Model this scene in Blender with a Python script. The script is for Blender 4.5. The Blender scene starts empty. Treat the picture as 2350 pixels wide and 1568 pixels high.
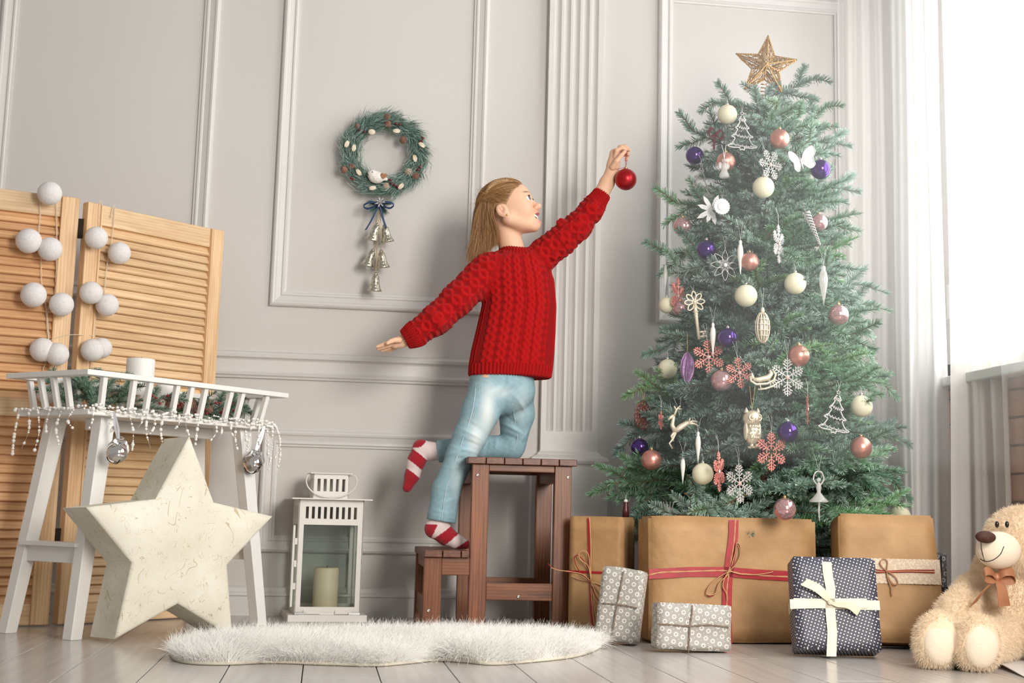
import bpy, math, random
import numpy as np
from mathutils import Vector, Matrix
rng = np.random.default_rng(7)
random.seed(7)
SC = bpy.context.scene
PI = math.pi

# ---------------------------------------------------------------- camera
F_PX = 3147.0
PP = (1229.0, 696.0)                       # principal point of the lens in the 2350 x 1568 frame
_d = lambda p: np.array([p[0]-PP[0], -(p[1]-PP[1]), -F_PX]) / np.linalg.norm([p[0]-PP[0], p[1]-PP[1], F_PX])
_Z = _d((1708.25, -19985.2)); _Y = _d((738.0, 1163.8)); _Y = _Y - _Z*(_Y@_Z); _Y /= np.linalg.norm(_Y); _X = np.cross(_Y, _Z)
CR = np.array([_X, _Y, _Z])                # camera rotation: low camera, tilted up 8 degrees, slightly rolled
CH = 0.36
CP = np.array([0.0, 0.0, CH])
cam = bpy.data.cameras.new('camera')
cam.sensor_width = 36; cam.lens = F_PX/2350*36
cam.shift_x = (1175-PP[0])/2350; cam.shift_y = (PP[1]-784)/2350
cam.clip_start = 0.05
camo = bpy.data.objects.new('camera', cam); SC.collection.objects.link(camo)
M4 = Matrix([list(CR[0])+[0], list(CR[1])+[0], list(CR[2])+[CH], [0, 0, 0, 1]])
camo.matrix_world = M4
SC.camera = camo
# ---------------------------------------------------------------- world and lights
SC.view_settings.view_transform = 'Standard'; SC.view_settings.look = 'None'
SC.view_settings.gamma = 1; SC.view_settings.use_curve_mapping = False
SC.view_settings.exposure = 0.0
SC.cycles.max_bounces = 8; SC.cycles.diffuse_bounces = 4; SC.cycles.glossy_bounces = 3
SC.cycles.transmission_bounces = 5; SC.cycles.transparent_max_bounces = 24; SC.cycles.volume_bounces = 0
SC.cycles.caustics_reflective = False; SC.cycles.caustics_refractive = False
SC.cycles.sample_clamp_indirect = 6
SC.cycles.use_adaptive_sampling = True; SC.cycles.adaptive_threshold = 0.03
w = bpy.data.worlds.new('World'); SC.world = w; w.use_nodes = True
w.node_tree.nodes['Background'].inputs[0].default_value = (1.0, 0.965, 0.92, 1)
w.node_tree.nodes['Background'].inputs[1].default_value = 0.38
def area(name, loc, target, sx, sy, power, col=(1, 1, 1), spread=PI):
    l = bpy.data.lights.new(name, 'AREA'); l.shape = 'RECTANGLE'; l.size = sx; l.size_y = sy
    l.energy = power; l.color = col; l.spread = spread
    o = bpy.data.objects.new(name, l); SC.collection.objects.link(o)
    o.location = loc
    o.rotation_euler = (Vector(target)-Vector(loc)).to_track_quat('-Z', 'Y').to_euler()
    return o
wdl = area('window_daylight', (2.9, 4.2, 1.75), (1.0, 4.0, 1.45), 6.5, 3.2, 480, (1.0, 0.985, 0.97))
wdl.visible_camera = True
area('softbox', (2.0, 0.5, 1.5), (1.0, 4.4, 0.5), 1.6, 1.6, 76, (1.0, 0.955, 0.89), 1.8)

# ---------------------------------------------------------------- geometry helpers
def ray(x, y): return CR @ np.array([x-PP[0], -(y-PP[1]), -F_PX])
def at(x, y, Y):
    r = ray(x, y); return CP + r*(Y/r[1])
def atx(x, y, X):
    r = ray(x, y); return CP + r*(X/r[0])
def fl(x, y, z=0.0):
    r = ray(x, y); return CP + r*((z-CH)/r[2])
def v3(*a): return np.array(a, float)
def unit(v): v = np.asarray(v, float); return v/max(np.linalg.norm(v), 1e-12)

def tag(o, label=None, cat=None, group=None, kind=None):
    if label: o['label'] = label
    if cat: o['category'] = cat
    if group: o['group'] = group
    if kind: o['kind'] = kind
    return o
def thing(name, loc, label, cat, group=None, rot=None):
    o = bpy.data.objects.new(name, None); SC.collection.objects.link(o)
    o.location = tuple(float(c) for c in loc); o.empty_display_size = 0.05
    if rot is not None: o.rotation_euler = rot
    return tag(o, label, cat, group)
def to_mesh(name, V, F, mat=None, smooth=False):
    me = bpy.data.meshes.new(name)
    V = np.asarray(V, np.float32)
    if isinstance(F, np.ndarray):
        n, k = F.shape
        me.vertices.add(len(V)); me.vertices.foreach_set('co', V.ravel())
        me.loops.add(n*k); me.loops.foreach_set('vertex_index', F.astype(np.int32).ravel())
        me.polygons.add(n); me.polygons.foreach_set('loop_start', np.arange(0, n*k, k, dtype=np.int32))
        me.polygons.foreach_set('loop_total', np.full(n, k, np.int32)); me.update(calc_edges=True)
    else:
        me.from_pydata(V.tolist(), [], F); me.update()
    if mat: me.materials.append(mat)
    if smooth: me.polygons.foreach_set('use_smooth', np.ones(len(me.polygons), bool))
    return me
def off_of(parent):
    o = v3(0, 0, 0)
    while parent is not None:
        o = o + np.array(parent.location); parent = parent.parent
    return o
def mk(name, VF, mat, parent=None, smooth=False, world=True, bevel=0, subsurf=0):
    """one mesh object; with world=True the vertices are given in world coordinates"""
    V, F = VF
    V = np.asarray(V, float)
    if parent is not None and world: V = V - off_of(parent)
    o = bpy.data.objects.new(name, to_mesh(name, V, F, mat, smooth)); SC.collection.objects.link(o)
    if parent is not None: o.parent = parent
    if bevel:
        b = o.modifiers.new('bevel', 'BEVEL'); b.width = bevel; b.segments = 2; b.limit_method = 'ANGLE'; b.angle_limit = 0.6
    if subsurf:
        s = o.modifiers.new('sub', 'SUBSURF'); s.levels = subsurf; s.render_levels = subsurf
    return o
def link_copy(o, parent=None, **kw):
    c = o.copy(); SC.collection.objects.link(c)
    if parent is not None: c.parent = parent
    for k, v in kw.items(): setattr(c, k, v)
    return c
def copy_tree(o, parent=None):
    c = o.copy(); SC.collection.objects.link(c); c.parent = parent
    for ch in list(o.children): copy_tree(ch, c)
    return c
def merge(*parts):
    Vs, Fs, n = [], [], 0
    for V, F in parts:
        Vs.append(np.asarray(V, float)); Fs += [[int(i)+n for i in f] for f in F]; n += len(V)
    return np.concatenate(Vs), Fs
def box(c, s, R=None):
    c = np.asarray(c, float); s = np.asarray(s, float)/2
    V = np.array([[x, y, z] for x in (-1, 1) for y in (-1, 1) for z in (-1, 1)], float)*s
    if R is not None: V = V @ np.asarray(R, float).T
    F = [[0, 1, 3, 2], [4, 6, 7, 5], [0, 4, 5, 1], [2, 3, 7, 6], [0, 2, 6, 4], [1, 5, 7, 3]]
    return V+c, F
def bbox_(x0, x1, y0, y1, z0, z1): return box(((x0+x1)/2, (y0+y1)/2, (z0+z1)/2), (abs(x1-x0), abs(y1-y0), abs(z1-z0)))
def hexa(b, t):
    """box from 4 bottom and 4 top corners"""
    V = np.array(list(b)+list(t), float)
    return V, [[3, 2, 1, 0], [4, 5, 6, 7], [0, 1, 5, 4], [1, 2, 6, 5], [2, 3, 7, 6], [3, 0, 4, 7]]
def tube(pts, r, n=8, closed=False, flat=1.0, up=None):
    P = np.array([np.asarray(p, float) for p in pts]); m = len(P)
    rr = np.full(m, r) if np.isscalar(r) else np.asarray(r, float)
    T = np.gradient(P, axis=0) if not closed else np.roll(P, -1, 0)-np.roll(P, 1, 0)
    T /= np.maximum(np.linalg.norm(T, axis=1), 1e-9)[:, None]
    ref = np.array(up, float) if up is not None else (v3(0, 0, 1) if abs(T[0][2]) < .9 else v3(0, 1, 0))
    N = ref - T[0]*(ref@T[0]); N /= np.linalg.norm(N)
    V = []; a = np.linspace(0, 2*PI, n, endpoint=False)
    for i in range(m):
        if up is not None: N = ref - T[i]*(ref@T[i])
        else: N = N - T[i]*(N@T[i])
        N /= max(np.linalg.norm(N), 1e-9); B = np.cross(T[i], N)
        V.append(P[i] + rr[i]*(np.outer(np.cos(a), B) + flat*np.outer(np.sin(a), N)))
    V = np.concatenate(V); F = []
    for i in range(m if closed else m-1):
        j = (i+1) % m
        for k in range(n):
            l = (k+1) % n
            F.append([i*n+k, i*n+l, j*n+l, j*n+k])
    if not closed: F += [list(range(n))[::-1], [(m-1)*n+k for k in range(n)]]
    return V, F
def lathe(prof, n=24, c=(0, 0, 0), R=None, closed=False):
    a = np.linspace(0, 2*PI, n, endpoint=False); V = []; F = []
    for r, z in prof: V += [[r*math.cos(t), r*math.sin(t), z] for t in a]
    m = len(prof)
    for i in range(m if closed else m-1):
        j = (i+1) % m
        for k in range(n): l = (k+1) % n; F.append([i*n+k, i*n+l, j*n+l, j*n+k])
    if not closed:
        if prof[0][0] > 1e-6: F.append(list(range(n))[::-1])
        if prof[-1][0] > 1e-6: F.append([(m-1)*n+k for k in range(n)])
    V = np.array(V)
    if R is not None: V = V @ np.asarray(R).T
    return V+np.asarray(c, float), F
def sphere(c, r, nu=24, nv=14, s=(1, 1, 1), R=None):
    prof = [(math.sin(PI*i/nv)*r+1e-7, -math.cos(PI*i/nv)*r) for i in range(nv+1)]
    V, F = lathe(prof, nu); V = V*np.asarray(s)
    if R is not None: V = V @ np.asarray(R).T
    return V+np.asarray(c, float), F
def prism(poly, O, U, V_, N, t):
    """polygon (list of 2d points) in the U,V_ plane pushed t along N"""
    O, U, V_, N = map(lambda q: np.asarray(q, float), (O, U, V_, N)); n = len(poly)
    A = [O+U*p[0]+V_*p[1] for p in poly]; B = [a+N*t for a in A]
    F = [list(range(n))[::-1], list(range(n, 2*n))] + [[i, (i+1) % n, n+(i+1) % n, n+i] for i in range(n)]
    return np.array(A+B), F
def frame_dir(d, up=(0, 0, 1)):
    """matrix whose columns are side, other, d"""
    d = unit(d); u = np.asarray(up, float)
    if abs(d@u) > .95: u = v3(0, 1, 0)
    s = unit(np.cross(u, d)); return np.array([s, np.cross(d, s), d]).T
def rotz(a): c, s = math.cos(a), math.sin(a); return np.array([[c, -s, 0], [s, c, 0], [0, 0, 1]])
def rotx(a): c, s = math.cos(a), math.sin(a); return np.array([[1, 0, 0], [0, c, -s], [0, s, c]])
def roty(a): c, s = math.cos(a), math.sin(a); return np.array([[c, 0, s], [0, 1, 0], [-s, 0, c]])
def strip(pts, width_dir, wd, t):
    """flat ribbon of real thickness along pts; width_dir may be one vector or one per point"""
    P = np.array(pts, float); m = len(P)
    W = np.array([unit(width_dir)]*m) if np.ndim(width_dir) == 1 else np.array([unit(q) for q in width_dir])
    ww = np.full(m, wd) if np.isscalar(wd) else np.asarray(wd, float)
    T = np.gradient(P, axis=0); T /= np.maximum(np.linalg.norm(T, axis=1), 1e-9)[:, None]
    N = np.cross(T, W); N /= np.maximum(np.linalg.norm(N, axis=1), 1e-9)[:, None]
    V = []
    for i in range(m):
        for sx, sn in ((-1, -1), (1, -1), (1, 1), (-1, 1)): V.append(P[i]+W[i]*ww[i]/2*sx+N[i]*t/2*sn)
    F = []
    for i in range(m-1):
        for k in range(4): F.append([i*4+k, i*4+(k+1) % 4, (i+1)*4+(k+1) % 4, (i+1)*4+k])
    F += [[3, 2, 1, 0], [(m-1)*4+k for k in range(4)]]
    return np.array(V), F
def bez(pts, n=24):
    """smooth Catmull-Rom path through the points"""
    P = np.array(pts, float); Q = np.vstack([2*P[0]-P[1], P, 2*P[-1]-P[-2]]); out = []
    seg = len(P)-1; per = max(2, n//seg)
    for i in range(seg):
        p0, p1, p2, p3 = Q[i:i+4]
        for t in np.linspace(0, 1, per, endpoint=False):
            out.append(.5*((2*p1)+(-p0+p2)*t+(2*p0-5*p1+4*p2-p3)*t*t+(-p0+3*p1-3*p2+p3)*t**3))
    out.append(P[-1]); return np.array(out)

# ---------------------------------------------------------------- implicit surfaces (continuous bodies)
def smin(a, b, k):
    h = np.clip(.5+.5*(b-a)/k, 0, 1); return b+(a-b)*h-k*h*(1-h)
def smax(a, b, k): return -smin(-a, -b, k)
def s_cone(P, a, b, ra, rb, sy=1.0):
    """tapered capsule; sy > 1 flattens it along Y"""
    a = np.asarray(a, np.float32); b = np.asarray(b, np.float32); ba = b-a
    px, py, pz = P[0]-a[0], (P[1]-a[1])*sy, P[2]-a[2]; by = ba[1]*sy
    L2 = float(ba[0]**2+by**2+ba[2]**2)+1e-12
    t = np.clip((px*ba[0]+py*by+pz*ba[2])/L2, 0, 1)
    return np.sqrt((px-t*ba[0])**2+(py-t*by)**2+(pz-t*ba[2])**2)-(ra+(rb-ra)*t)
def s_ell(P, c, r, R=None):
    """ellipsoid; R columns are its axes"""
    q = [P[0]-c[0], P[1]-c[1], P[2]-c[2]]
    if R is not None:
        R = np.asarray(R, float); q = [q[0]*R[0, i]+q[1]*R[1, i]+q[2]*R[2, i] for i in range(3)]
    k0 = np.sqrt((q[0]/r[0])**2+(q[1]/r[1])**2+(q[2]/r[2])**2)
    k1 = np.sqrt((q[0]/r[0]**2)**2+(q[1]/r[1]**2)**2+(q[2]/r[2]**2)**2)+1e-9
    return k0*(k0-1)/k1
def s_chain(P, pts, rad, k=0.01, sy=1.0):
    d = None
    for i in range(len(pts)-1):
        e = s_cone(P, pts[i], pts[i+1], rad[i], rad[i+1], sy)
        d = e if d is None else smin(d, e, k)
    return d
def snets(fn, lo, hi, h):
    lo = np.asarray(lo, float); n = np.ceil((np.asarray(hi, float)-lo)/h).astype(int)+1
    ax = [(lo[i]+h*np.arange(n[i])).astype(np.float32) for i in range(3)]
    P = (ax[0][:, None, None], ax[1][None, :, None], ax[2][None, None, :])
    P = [np.broadcast_to(q, tuple(n)) for q in P]
    val = np.asarray(fn(P), np.float32)
    ins = val < 0
    c = np.zeros(tuple(n-1), np.int8)
    for dx in (0, 1):
        for dy in (0, 1):
            for dz in (0, 1): c += ins[dx:n[0]-1+dx, dy:n[1]-1+dy, dz:n[2]-1+dz]
    act = (c > 0) & (c < 8)
    ii = np.argwhere(act); idx = np.full(act.shape, -1, np.int64); idx[act] = np.arange(len(ii))
    acc = np.zeros((len(ii), 3)); cnt = np.zeros(len(ii))
    cor = [(x, y, z) for x in (0, 1) for y in (0, 1) for z in (0, 1)]
    cv = {q: val[ii[:, 0]+q[0], ii[:, 1]+q[1], ii[:, 2]+q[2]] for q in cor}
    for q in cor:
        for a in range(3):
            if q[a] == 0:
                q2 = list(q); q2[a] = 1; q2 = tuple(q2)
                v0, v1 = cv[q], cv[q2]; m = (v0 < 0) != (v1 < 0)
                t = np.where(m, v0/np.where(m, v0-v1, 1), 0)
                p = np.array(q, float)[None].repeat(len(ii), 0); p[:, a] += t
                acc += p*m[:, None]; cnt += m
    V = lo+h*(ii+acc/cnt[:, None])
    Fs = []
    for a in range(3):
        b, d = (a+1) % 3, (a+2) % 3
        s0 = [slice(None)]*3; s1 = [slice(None)]*3; s0[a] = slice(0, -1); s1[a] = slice(1, None)
        ch = ins[tuple(s0)] != ins[tuple(s1)]
        e = np.argwhere(ch); e = e[(e[:, b] > 0) & (e[:, d] > 0) & (e[:, b] < n[b]-1) & (e[:, d] < n[d]-1)]
        g = []
        for ob, od in ((-1, -1), (0, -1), (0, 0), (-1, 0)):
            k = e.copy(); k[:, b] += ob; k[:, d] += od; g.append(idx[k[:, 0], k[:, 1], k[:, 2]])
        g = np.stack(g, 1); fl_ = ~ins[e[:, 0], e[:, 1], e[:, 2]]
        g[fl_] = g[fl_][:, ::-1]; Fs.append(g)
    F = np.concatenate(Fs)
    return V, F[(F >= 0).all(1)]
def vnormals(V, F):
    n = np.cross(V[F[:, 2]]-V[F[:, 0]], V[F[:, 3]]-V[F[:, 1]]); N = np.zeros_like(V)
    for k in range(4): np.add.at(N, F[:, k], n)
    return N/np.maximum(np.linalg.norm(N, axis=1), 1e-12)[:, None]
def vcolor(o, col, name='tint'):
    a = o.data.attributes.new(name, 'FLOAT_COLOR', 'POINT')
    c = np.ones((len(o.data.vertices), 4), np.float32); c[:, :3] = col
    a.data.foreach_set('color', c.ravel())
def fur_curves(name, roots, tips_dir, length, rad, mat, parent, curl=0.25, n=5, seed=3, droop=0.3):
    """strands of fur as real hair curves standing on the surface"""
    r = np.random.default_rng(seed); m = len(roots)
    L = length*(0.65+.6*r.random(m)); d = tips_dir+curl*r.normal(size=(m, 3)); d /= np.linalg.norm(d, axis=1)[:, None]
    side = r.normal(size=(m, 3)); t = np.linspace(0, 1, n)
    P = roots[:, None, :]+d[:, None, :]*(L[:, None]*t[None])[:, :, None]
    P = P+side[:, None, :]*(L[:, None]*.12*(t**2)[None])[:, :, None]
    P[:, :, 2] -= (L[:, None]*droop*(t**2)[None])
    hc = bpy.data.hair_curves.new(name); hc.add_curves([n]*m)
    P = P-off_of(parent)
    hc.attributes['position'].data.foreach_set('vector', P.astype(np.float32).ravel())
    ra = hc.attributes.get('radius') or hc.attributes.new('radius', 'FLOAT', 'POINT')
    ra.data.foreach_set('value', np.tile((rad*(1-.8*t)).astype(np.float32), m))
    hc.materials.append(mat)
    o = bpy.data.objects.new(name, hc); SC.collection.objects.link(o); o.parent = parent
    return o
def scatter(V, F, count, seed=5, keep=None):
    """random points with normals on a quad mesh"""
    r = np.random.default_rng(seed); A = np.linalg.norm(np.cross(V[F[:, 2]]-V[F[:, 0]], V[F[:, 3]]-V[F[:, 1]]), axis=1)
    if keep is not None: A = A*keep(V[F].mean(1))
    k = r.choice(len(F), count, p=A/A.sum()); a, b = r.random(count), r.random(count)
    p = (V[F[k, 0]]*((1-a)*(1-b))[:, None]+V[F[k, 1]]*(a*(1-b))[:, None]+V[F[k, 2]]*(a*b)[:, None]+V[F[k, 3]]*((1-a)*b)[:, None])
    N = vnormals(V, F); return p, N[F[k, 0]]

# ---------------------------------------------------------------- materials
def mat(name, col=(.8, .8, .8), rough=.5, metal=0., **kw):
    m = bpy.data.materials.new(name); m.use_nodes = True
    b = m.node_tree.nodes['Principled BSDF']
    b.inputs['Base Color'].default_value = (*col, 1); b.inputs['Roughness'].default_value = rough; b.inputs['Metallic'].default_value = metal
    for k, v in kw.items(): b.inputs[k.replace('_', ' ')].default_value = v
    return m
def N_(m, t, **kw):
    n = m.node_tree.nodes.new(t)
    for k, v in kw.items():
        if k in n.inputs.keys(): n.inputs[k].default_value = v
        else: setattr(n, k, v)
    return n
def L_(m, a, b): m.node_tree.links.new(a, b)
def bsdf(m): return m.node_tree.nodes['Principled BSDF']
def ramp(m, stops):
    n = m.node_tree.nodes.new('ShaderNodeValToRGB'); e = n.color_ramp.elements
    while len(e) < len(stops): e.new(.5)
    for k, (p, c) in enumerate(stops): e[k].position = p; e[k].color = (*c, 1)
    return n
def coords(m, scale=(1, 1, 1), loc=(0, 0, 0), kind='Object', rnd=0.0):
    tc = N_(m, 'ShaderNodeTexCoord'); mp = N_(m, 'ShaderNodeMapping'); mp.inputs['Scale'].default_value = scale; mp.inputs['Location'].default_value = loc
    if rnd:
        oi = N_(m, 'ShaderNodeObjectInfo'); vm = N_(m, 'ShaderNodeVectorMath', operation='MULTIPLY_ADD')
        L_(m, oi.outputs['Random'], vm.inputs[0]); vm.inputs[1].default_value = (rnd, rnd*.7, rnd*1.3); L_(m, tc.outputs[kind], vm.inputs[2]); L_(m, vm.outputs[0], mp.inputs[0])
    else: L_(m, tc.outputs[kind], mp.inputs[0])
    return mp.outputs[0]
def bump(m, h, strength=.3, dist=.01, b=None):
    n = N_(m, 'ShaderNodeBump'); n.inputs['Strength'].default_value = strength; n.inputs['Distance'].default_value = dist
    L_(m, h, n.inputs['Height']); L_(m, n.outputs[0], (b or bsdf(m)).inputs['Normal']); return n
def noisy(name, c1, c2, scale=8, rough=.6, metal=0, bs=.15, bd=.004, stretch=(1, 1, 1), detail=5, rnd=0, fine=None, **kw):
    m = mat(name, c1, rough, metal, **kw); co = coords(m, stretch, rnd=rnd)
    n = N_(m, 'ShaderNodeTexNoise', Scale=scale, Detail=detail); L_(m, co, n.inputs['Vector'])
    r = ramp(m, [(.3, c1), (.7, c2)]); L_(m, n.outputs['Fac'], r.inputs[0]); L_(m, r.outputs[0], bsdf(m).inputs['Base Color'])
    if bs:
        if fine:
            n2 = N_(m, 'ShaderNodeTexNoise', Scale=fine, Detail=3); L_(m, co, n2.inputs['Vector']); bump(m, n2.outputs['Fac'], bs, bd)
        else: bump(m, n.outputs['Fac'], bs, bd)
    return m
def wood(name, dark, light, axis=0, scale=18, rough=.45, rnd=3.0, bs=.12, mid=None, vary=.0):
    st = [6.0, 6.0, 6.0]; st[axis] = .45
    m = mat(name, light, rough); co = coords(m, tuple(st), rnd=rnd)
    n = N_(m, 'ShaderNodeTexNoise', Scale=scale/6, Detail=8, Roughness=.65, Distortion=.9); L_(m, co, n.inputs['Vector'])
    wv = N_(m, 'ShaderNodeTexWave', Scale=scale/7, Distortion=7, Detail=3); wv.bands_direction = 'Z' if axis != 2 else 'X'
    L_(m, co, wv.inputs['Vector'])
    mx = N_(m, 'ShaderNodeMath', operation='MULTIPLY_ADD'); L_(m, wv.outputs['Fac'], mx.inputs[0]); mx.inputs[1].default_value = .13; L_(m, n.outputs['Fac'], mx.inputs[2])
    r = ramp(m, [(.34, dark), (.74, light)]) if mid is None else ramp(m, [(.34, dark), (.52, mid), (.74, light)])
    L_(m, mx.outputs[0], r.inputs[0]); out = r.outputs[0]
    if vary:
        oi = N_(m, 'ShaderNodeObjectInfo'); hs = N_(m, 'ShaderNodeHueSaturation'); mr = N_(m, 'ShaderNodeMapRange')
        mr.inputs['To Min'].default_value = 1-vary; mr.inputs['To Max'].default_value = 1+vary
        L_(m, oi.outputs['Random'], mr.inputs[0]); L_(m, mr.outputs[0], hs.inputs['Value']); L_(m, out, hs.inputs['Color']); out = hs.outputs[0]
    L_(m, out, bsdf(m).inputs['Base Color'])
    bump(m, mx.outputs[0], bs, .002); return m
def attr_color(m, name='tint', mul=None):
    a = N_(m, 'ShaderNodeAttribute'); a.attribute_name = name; return a.outputs['Color']
white_paint = noisy('white_paint', (.80, .785, .75), (.83, .815, .785), 30, .42, bs=.03, bd=.001)
wall_paint = noisy('wall_paint', (.62, .595, .565), (.635, .61, .585), 3, .6, bs=.06, bd=.001, fine=260)
trim_paint = noisy('trim_paint', (.665, .645, .62), (.68, .66, .635), 4, .42, bs=.02, bd=.001)
metal_gold = mat('gold_metal', (.80, .52, .20), .3, 1.0)
metal_silver = mat('silver_metal', (.82, .80, .76), .12, 1.0)
# ================================================================ ROOM
YW = 4.73; XR = 2.12; ZC = 2.75
wall = mk('wall_back', bbox_(-2.2, XR+.1, YW, YW+.1, 0, ZC), wall_paint); tag(wall, kind='structure')
base = mk('floor', bbox_(-2.4, 2.9, -1.5, YW, -.04, -.012), mat('subfloor', (.26, .20, .13), .9)); tag(base, kind='structure')
def plank_mat():
    m = mat('whitewashed_laminate', (.6, .58, .56), .22); co = coords(m, (7, .55, 1), rnd=5.0)
    n = N_(m, 'ShaderNodeTexNoise', Scale=2.2, Detail=6, Distortion=1.5); L_(m, co, n.inputs['Vector'])
    wv = N_(m, 'ShaderNodeTexWave', Scale=1.3, Distortion=9, Detail=4); L_(m, co, wv.inputs['Vector'])
    mx = N_(m, 'ShaderNodeMath', operation='MULTIPLY_ADD'); L_(m, wv.outputs['Fac'], mx.inputs[0]); mx.inputs[1].default_value = .12; L_(m, n.outputs['Fac'], mx.inputs[2])
    r = ramp(m, [(.3, (.43, .40, .375)), (.75, (.52, .485, .455))]); L_(m, mx.outputs[0], r.inputs[0]); L_(m, r.outputs[0], bsdf(m).inputs['Base Color'])
    bump(m, mx.outputs[0], .05, .001); return m
pm_ = plank_mat()
PWd = .165; X00 = -.19-PWd*13
plank_meshes = {}
ends = {13: [2.2, 3.9], 14: [3.05], 15: [1.8, 4.2], 12: [3.3], 16: [2.4], 20: [3.495, 2.1], 19: [2.7, 4.35], 18: [1.9, 3.95], 21: [3.03, 4.2], 22: [1.8, 3.9], 17: [2.8], 11: [3.98, 2.2], 10: [2.9], 9: [3.6]}
for i in range(0, 31):
    x0 = X00+i*PWd; cuts = [-1.3]+sorted(ends.get(i, [1.1+(i*.77) % 1.2, 3.2+(i*.53) % 1.2]))+[YW]
    for y0, y1 in zip(cuts[:-1], cuts[1:]):
        L = round(y1-y0, 3)
        p = mk('plank', box((0, 0, -.006), (PWd-.0022, L-.0022, .012)), pm_, base, world=False, bevel=.0012)
        p.location = (x0+PWd/2, (y0+y1)/2, 0)
# ---- panel mouldings, swept round a rectangle and mitred
def moulding(name, x0, x1, z0, z1, wd=.055, prof=None, parent=None):
    prof = prof or [(0, 0), (0, .012), (.004, .018), (.010, .021), (.016, .019), (.020, .015), (.036, .009), (.040, .0125), (.045, .0125), (.049, .008), (.055, .007), (.055, 0)]
    s = wd/.055; V = []; F = []
    for o, h in prof:
        o *= s
        V += [[x0+o, YW-h, z0+o], [x1-o, YW-h, z0+o], [x1-o, YW-h, z1-o], [x0+o, YW-h, z1-o]]
    for i in range(len(prof)-1):
        for k in range(4):
            l = (k+1) % 4; F.append([i*4+k, i*4+l, i*4+4+l, i*4+4+k])
    return tag(mk(name, (V, F), trim_paint), kind='structure')
ZB, ZT = 1.036, 2.292
moulding('trim_1', -.208, .520, ZB, ZT)
moulding('trim_2', -1.158, -.428, ZB, ZT)
moulding('trim_3', 1.147, 1.880, ZB, ZT)
moulding('trim_4', -2.10, -1.235, ZB, ZT)
moulding('trim_5', -.208, .520, .207, .614)
moulding('trim_6', -1.158, -.428, .207, .614)
moulding('trim_7', 1.147, 1.880, .207, .614)
def rail(name, x0, x1, prof, z=0, ends=True):
    V = [[x, YW-d, zz] for x in (x0, x1) for d, zz in prof]; n = len(prof)
    F = [[i, i+1, n+i+1, n+i] for i in range(n-1)]+[list(range(n))[::-1], list(range(n, 2*n))]
    return tag(mk(name, (V, F), trim_paint), kind='structure')
cr = [(0, .784), (.012, .786), (.014, .792), (.020, .796), (.022, .803), (.016, .808), (.014, .812), (.015, .846), (.017, .850), (.026, .856), (.028, .866), (.022, .873), (0, .878)]
rail('trim_8', -2.1, .545, cr); rail('trim_9', 1.135, 1.95, cr)
bbp = [(0, 0), (.022, 0), (.022, .062), (.026, .066), (.025, .072), (.017, .078), (.015, .09), (.008, .094), (0, .096)]
bbp = [(d, z*1.0 if z else 0) for d, z in bbp]
rb = rail('baseboard_back', -2.1, .722, bbp)
rail('baseboard_back', .97, XR, bbp)
# ---- fluted pilaster
px0, px1 = .737, .937; zp = .565
nF = 5; fw = .0255; gap = (.163-nF*fw)/(nF-1); fx = [.755+i*(fw+gap) for i in range(nF)]; flb = .637
def pilaster():
    xs = [px0]; dep = [.0]; xs += [px0+.0]; dep += [.032]
    for x in fx:
        for k in range(9):
            t = k/8; xs.append(x+fw*t); dep.append(.032-.011*math.sin(PI*t) if 0 < t < 1 else .032)
    xs += [px1, px1]; dep += [.032, .0]
    zs = [zp-.01]+[flb+.012*(1-math.cos(q)) for q in np.linspace(0, PI/2, 6)]+[ZC]
    V = []; n = len(xs)
    for j, z in enumerate(zs):
        s = 0 if j == 0 else min(1, math.sin(math.acos(max(0, min(1, 1-(z-flb)/.012)))) if z < flb+.012 else 1)
        for x, d in zip(xs, dep):
            V.append([x, YW-(.032-(.032-d)*s if d not in (0.,) else 0), z])
    F = [[j*n+i, j*n+i+1, (j+1)*n+i+1, (j+1)*n+i] for j in range(len(zs)-1) for i in range(n-1)]
    return V, F
P1 = tag(mk('trim_10', pilaster(), trim_paint), kind='structure')
def ring_prof(x0, x1, prof):
    """profile wrapped round three sides of the pilaster"""
    V = []; n = len(prof)
    for d, z in prof: V += [[x0-d, YW, z], [x0-d, YW-.032-d, z], [x1+d, YW-.032-d, z], [x1+d, YW, z]]
    F = [[i*4+k, i*4+k+1, i*4+4+k+1, i*4+4+k] for i in range(n-1) for k in range(3)]
    F += [[0, 1, 2, 3], [(n-1)*4+k for k in (3, 2, 1, 0)]]
    return V, F
tag(mk('trim_11', ring_prof(px0, px1, [(.032, 0), (.032, .515), (.028, .517), (.029, .522), (.034, .527), (.036, .536), (.033, .545), (.027, .549), (.022, .551), (.012, .556), (.009, .562), (.002, .567), (.0005, .572)]), trim_paint), kind='structure')
# ---- right wall with the window
zs_ = atx(2330, 850, XR)[2]
wr = merge(bbox_(XR, XR+.12, -1.3, 1.9, 0, ZC), bbox_(XR, XR+.12, 4.52, YW, 0, ZC), bbox_(XR, XR+.12, 1.9, 4.52, 2.45, ZC), bbox_(XR+.03, XR+.12, 1.9, 4.52, 0, zs_-.02))
wallr = tag(mk('wall_right', wr, wall_paint), kind='structure')
clad = wood('pinkish_cladding', (.46, .24, .16), (.64, .38, .27), 1, 10, .5, vary=.08)
zb = [atx(2330, y, XR)[2] for y in (893, 957, 1022, 1088, 1153)]
stepz = (zb[0]-zb[-1])/4; z = zb[0]
zz = [zs_-.02, zb[0]]
while z-stepz > -.02: z -= stepz; zz.append(max(z, 0))
for a_, b_ in zip(zz[:-1], zz[1:]):
    if a_-b_ > .02:
        mk('plank', bbox_(XR+.003, XR+.03, 1.92, 4.50, b_+.004, a_-.004), clad, wallr, bevel=.002)
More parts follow.
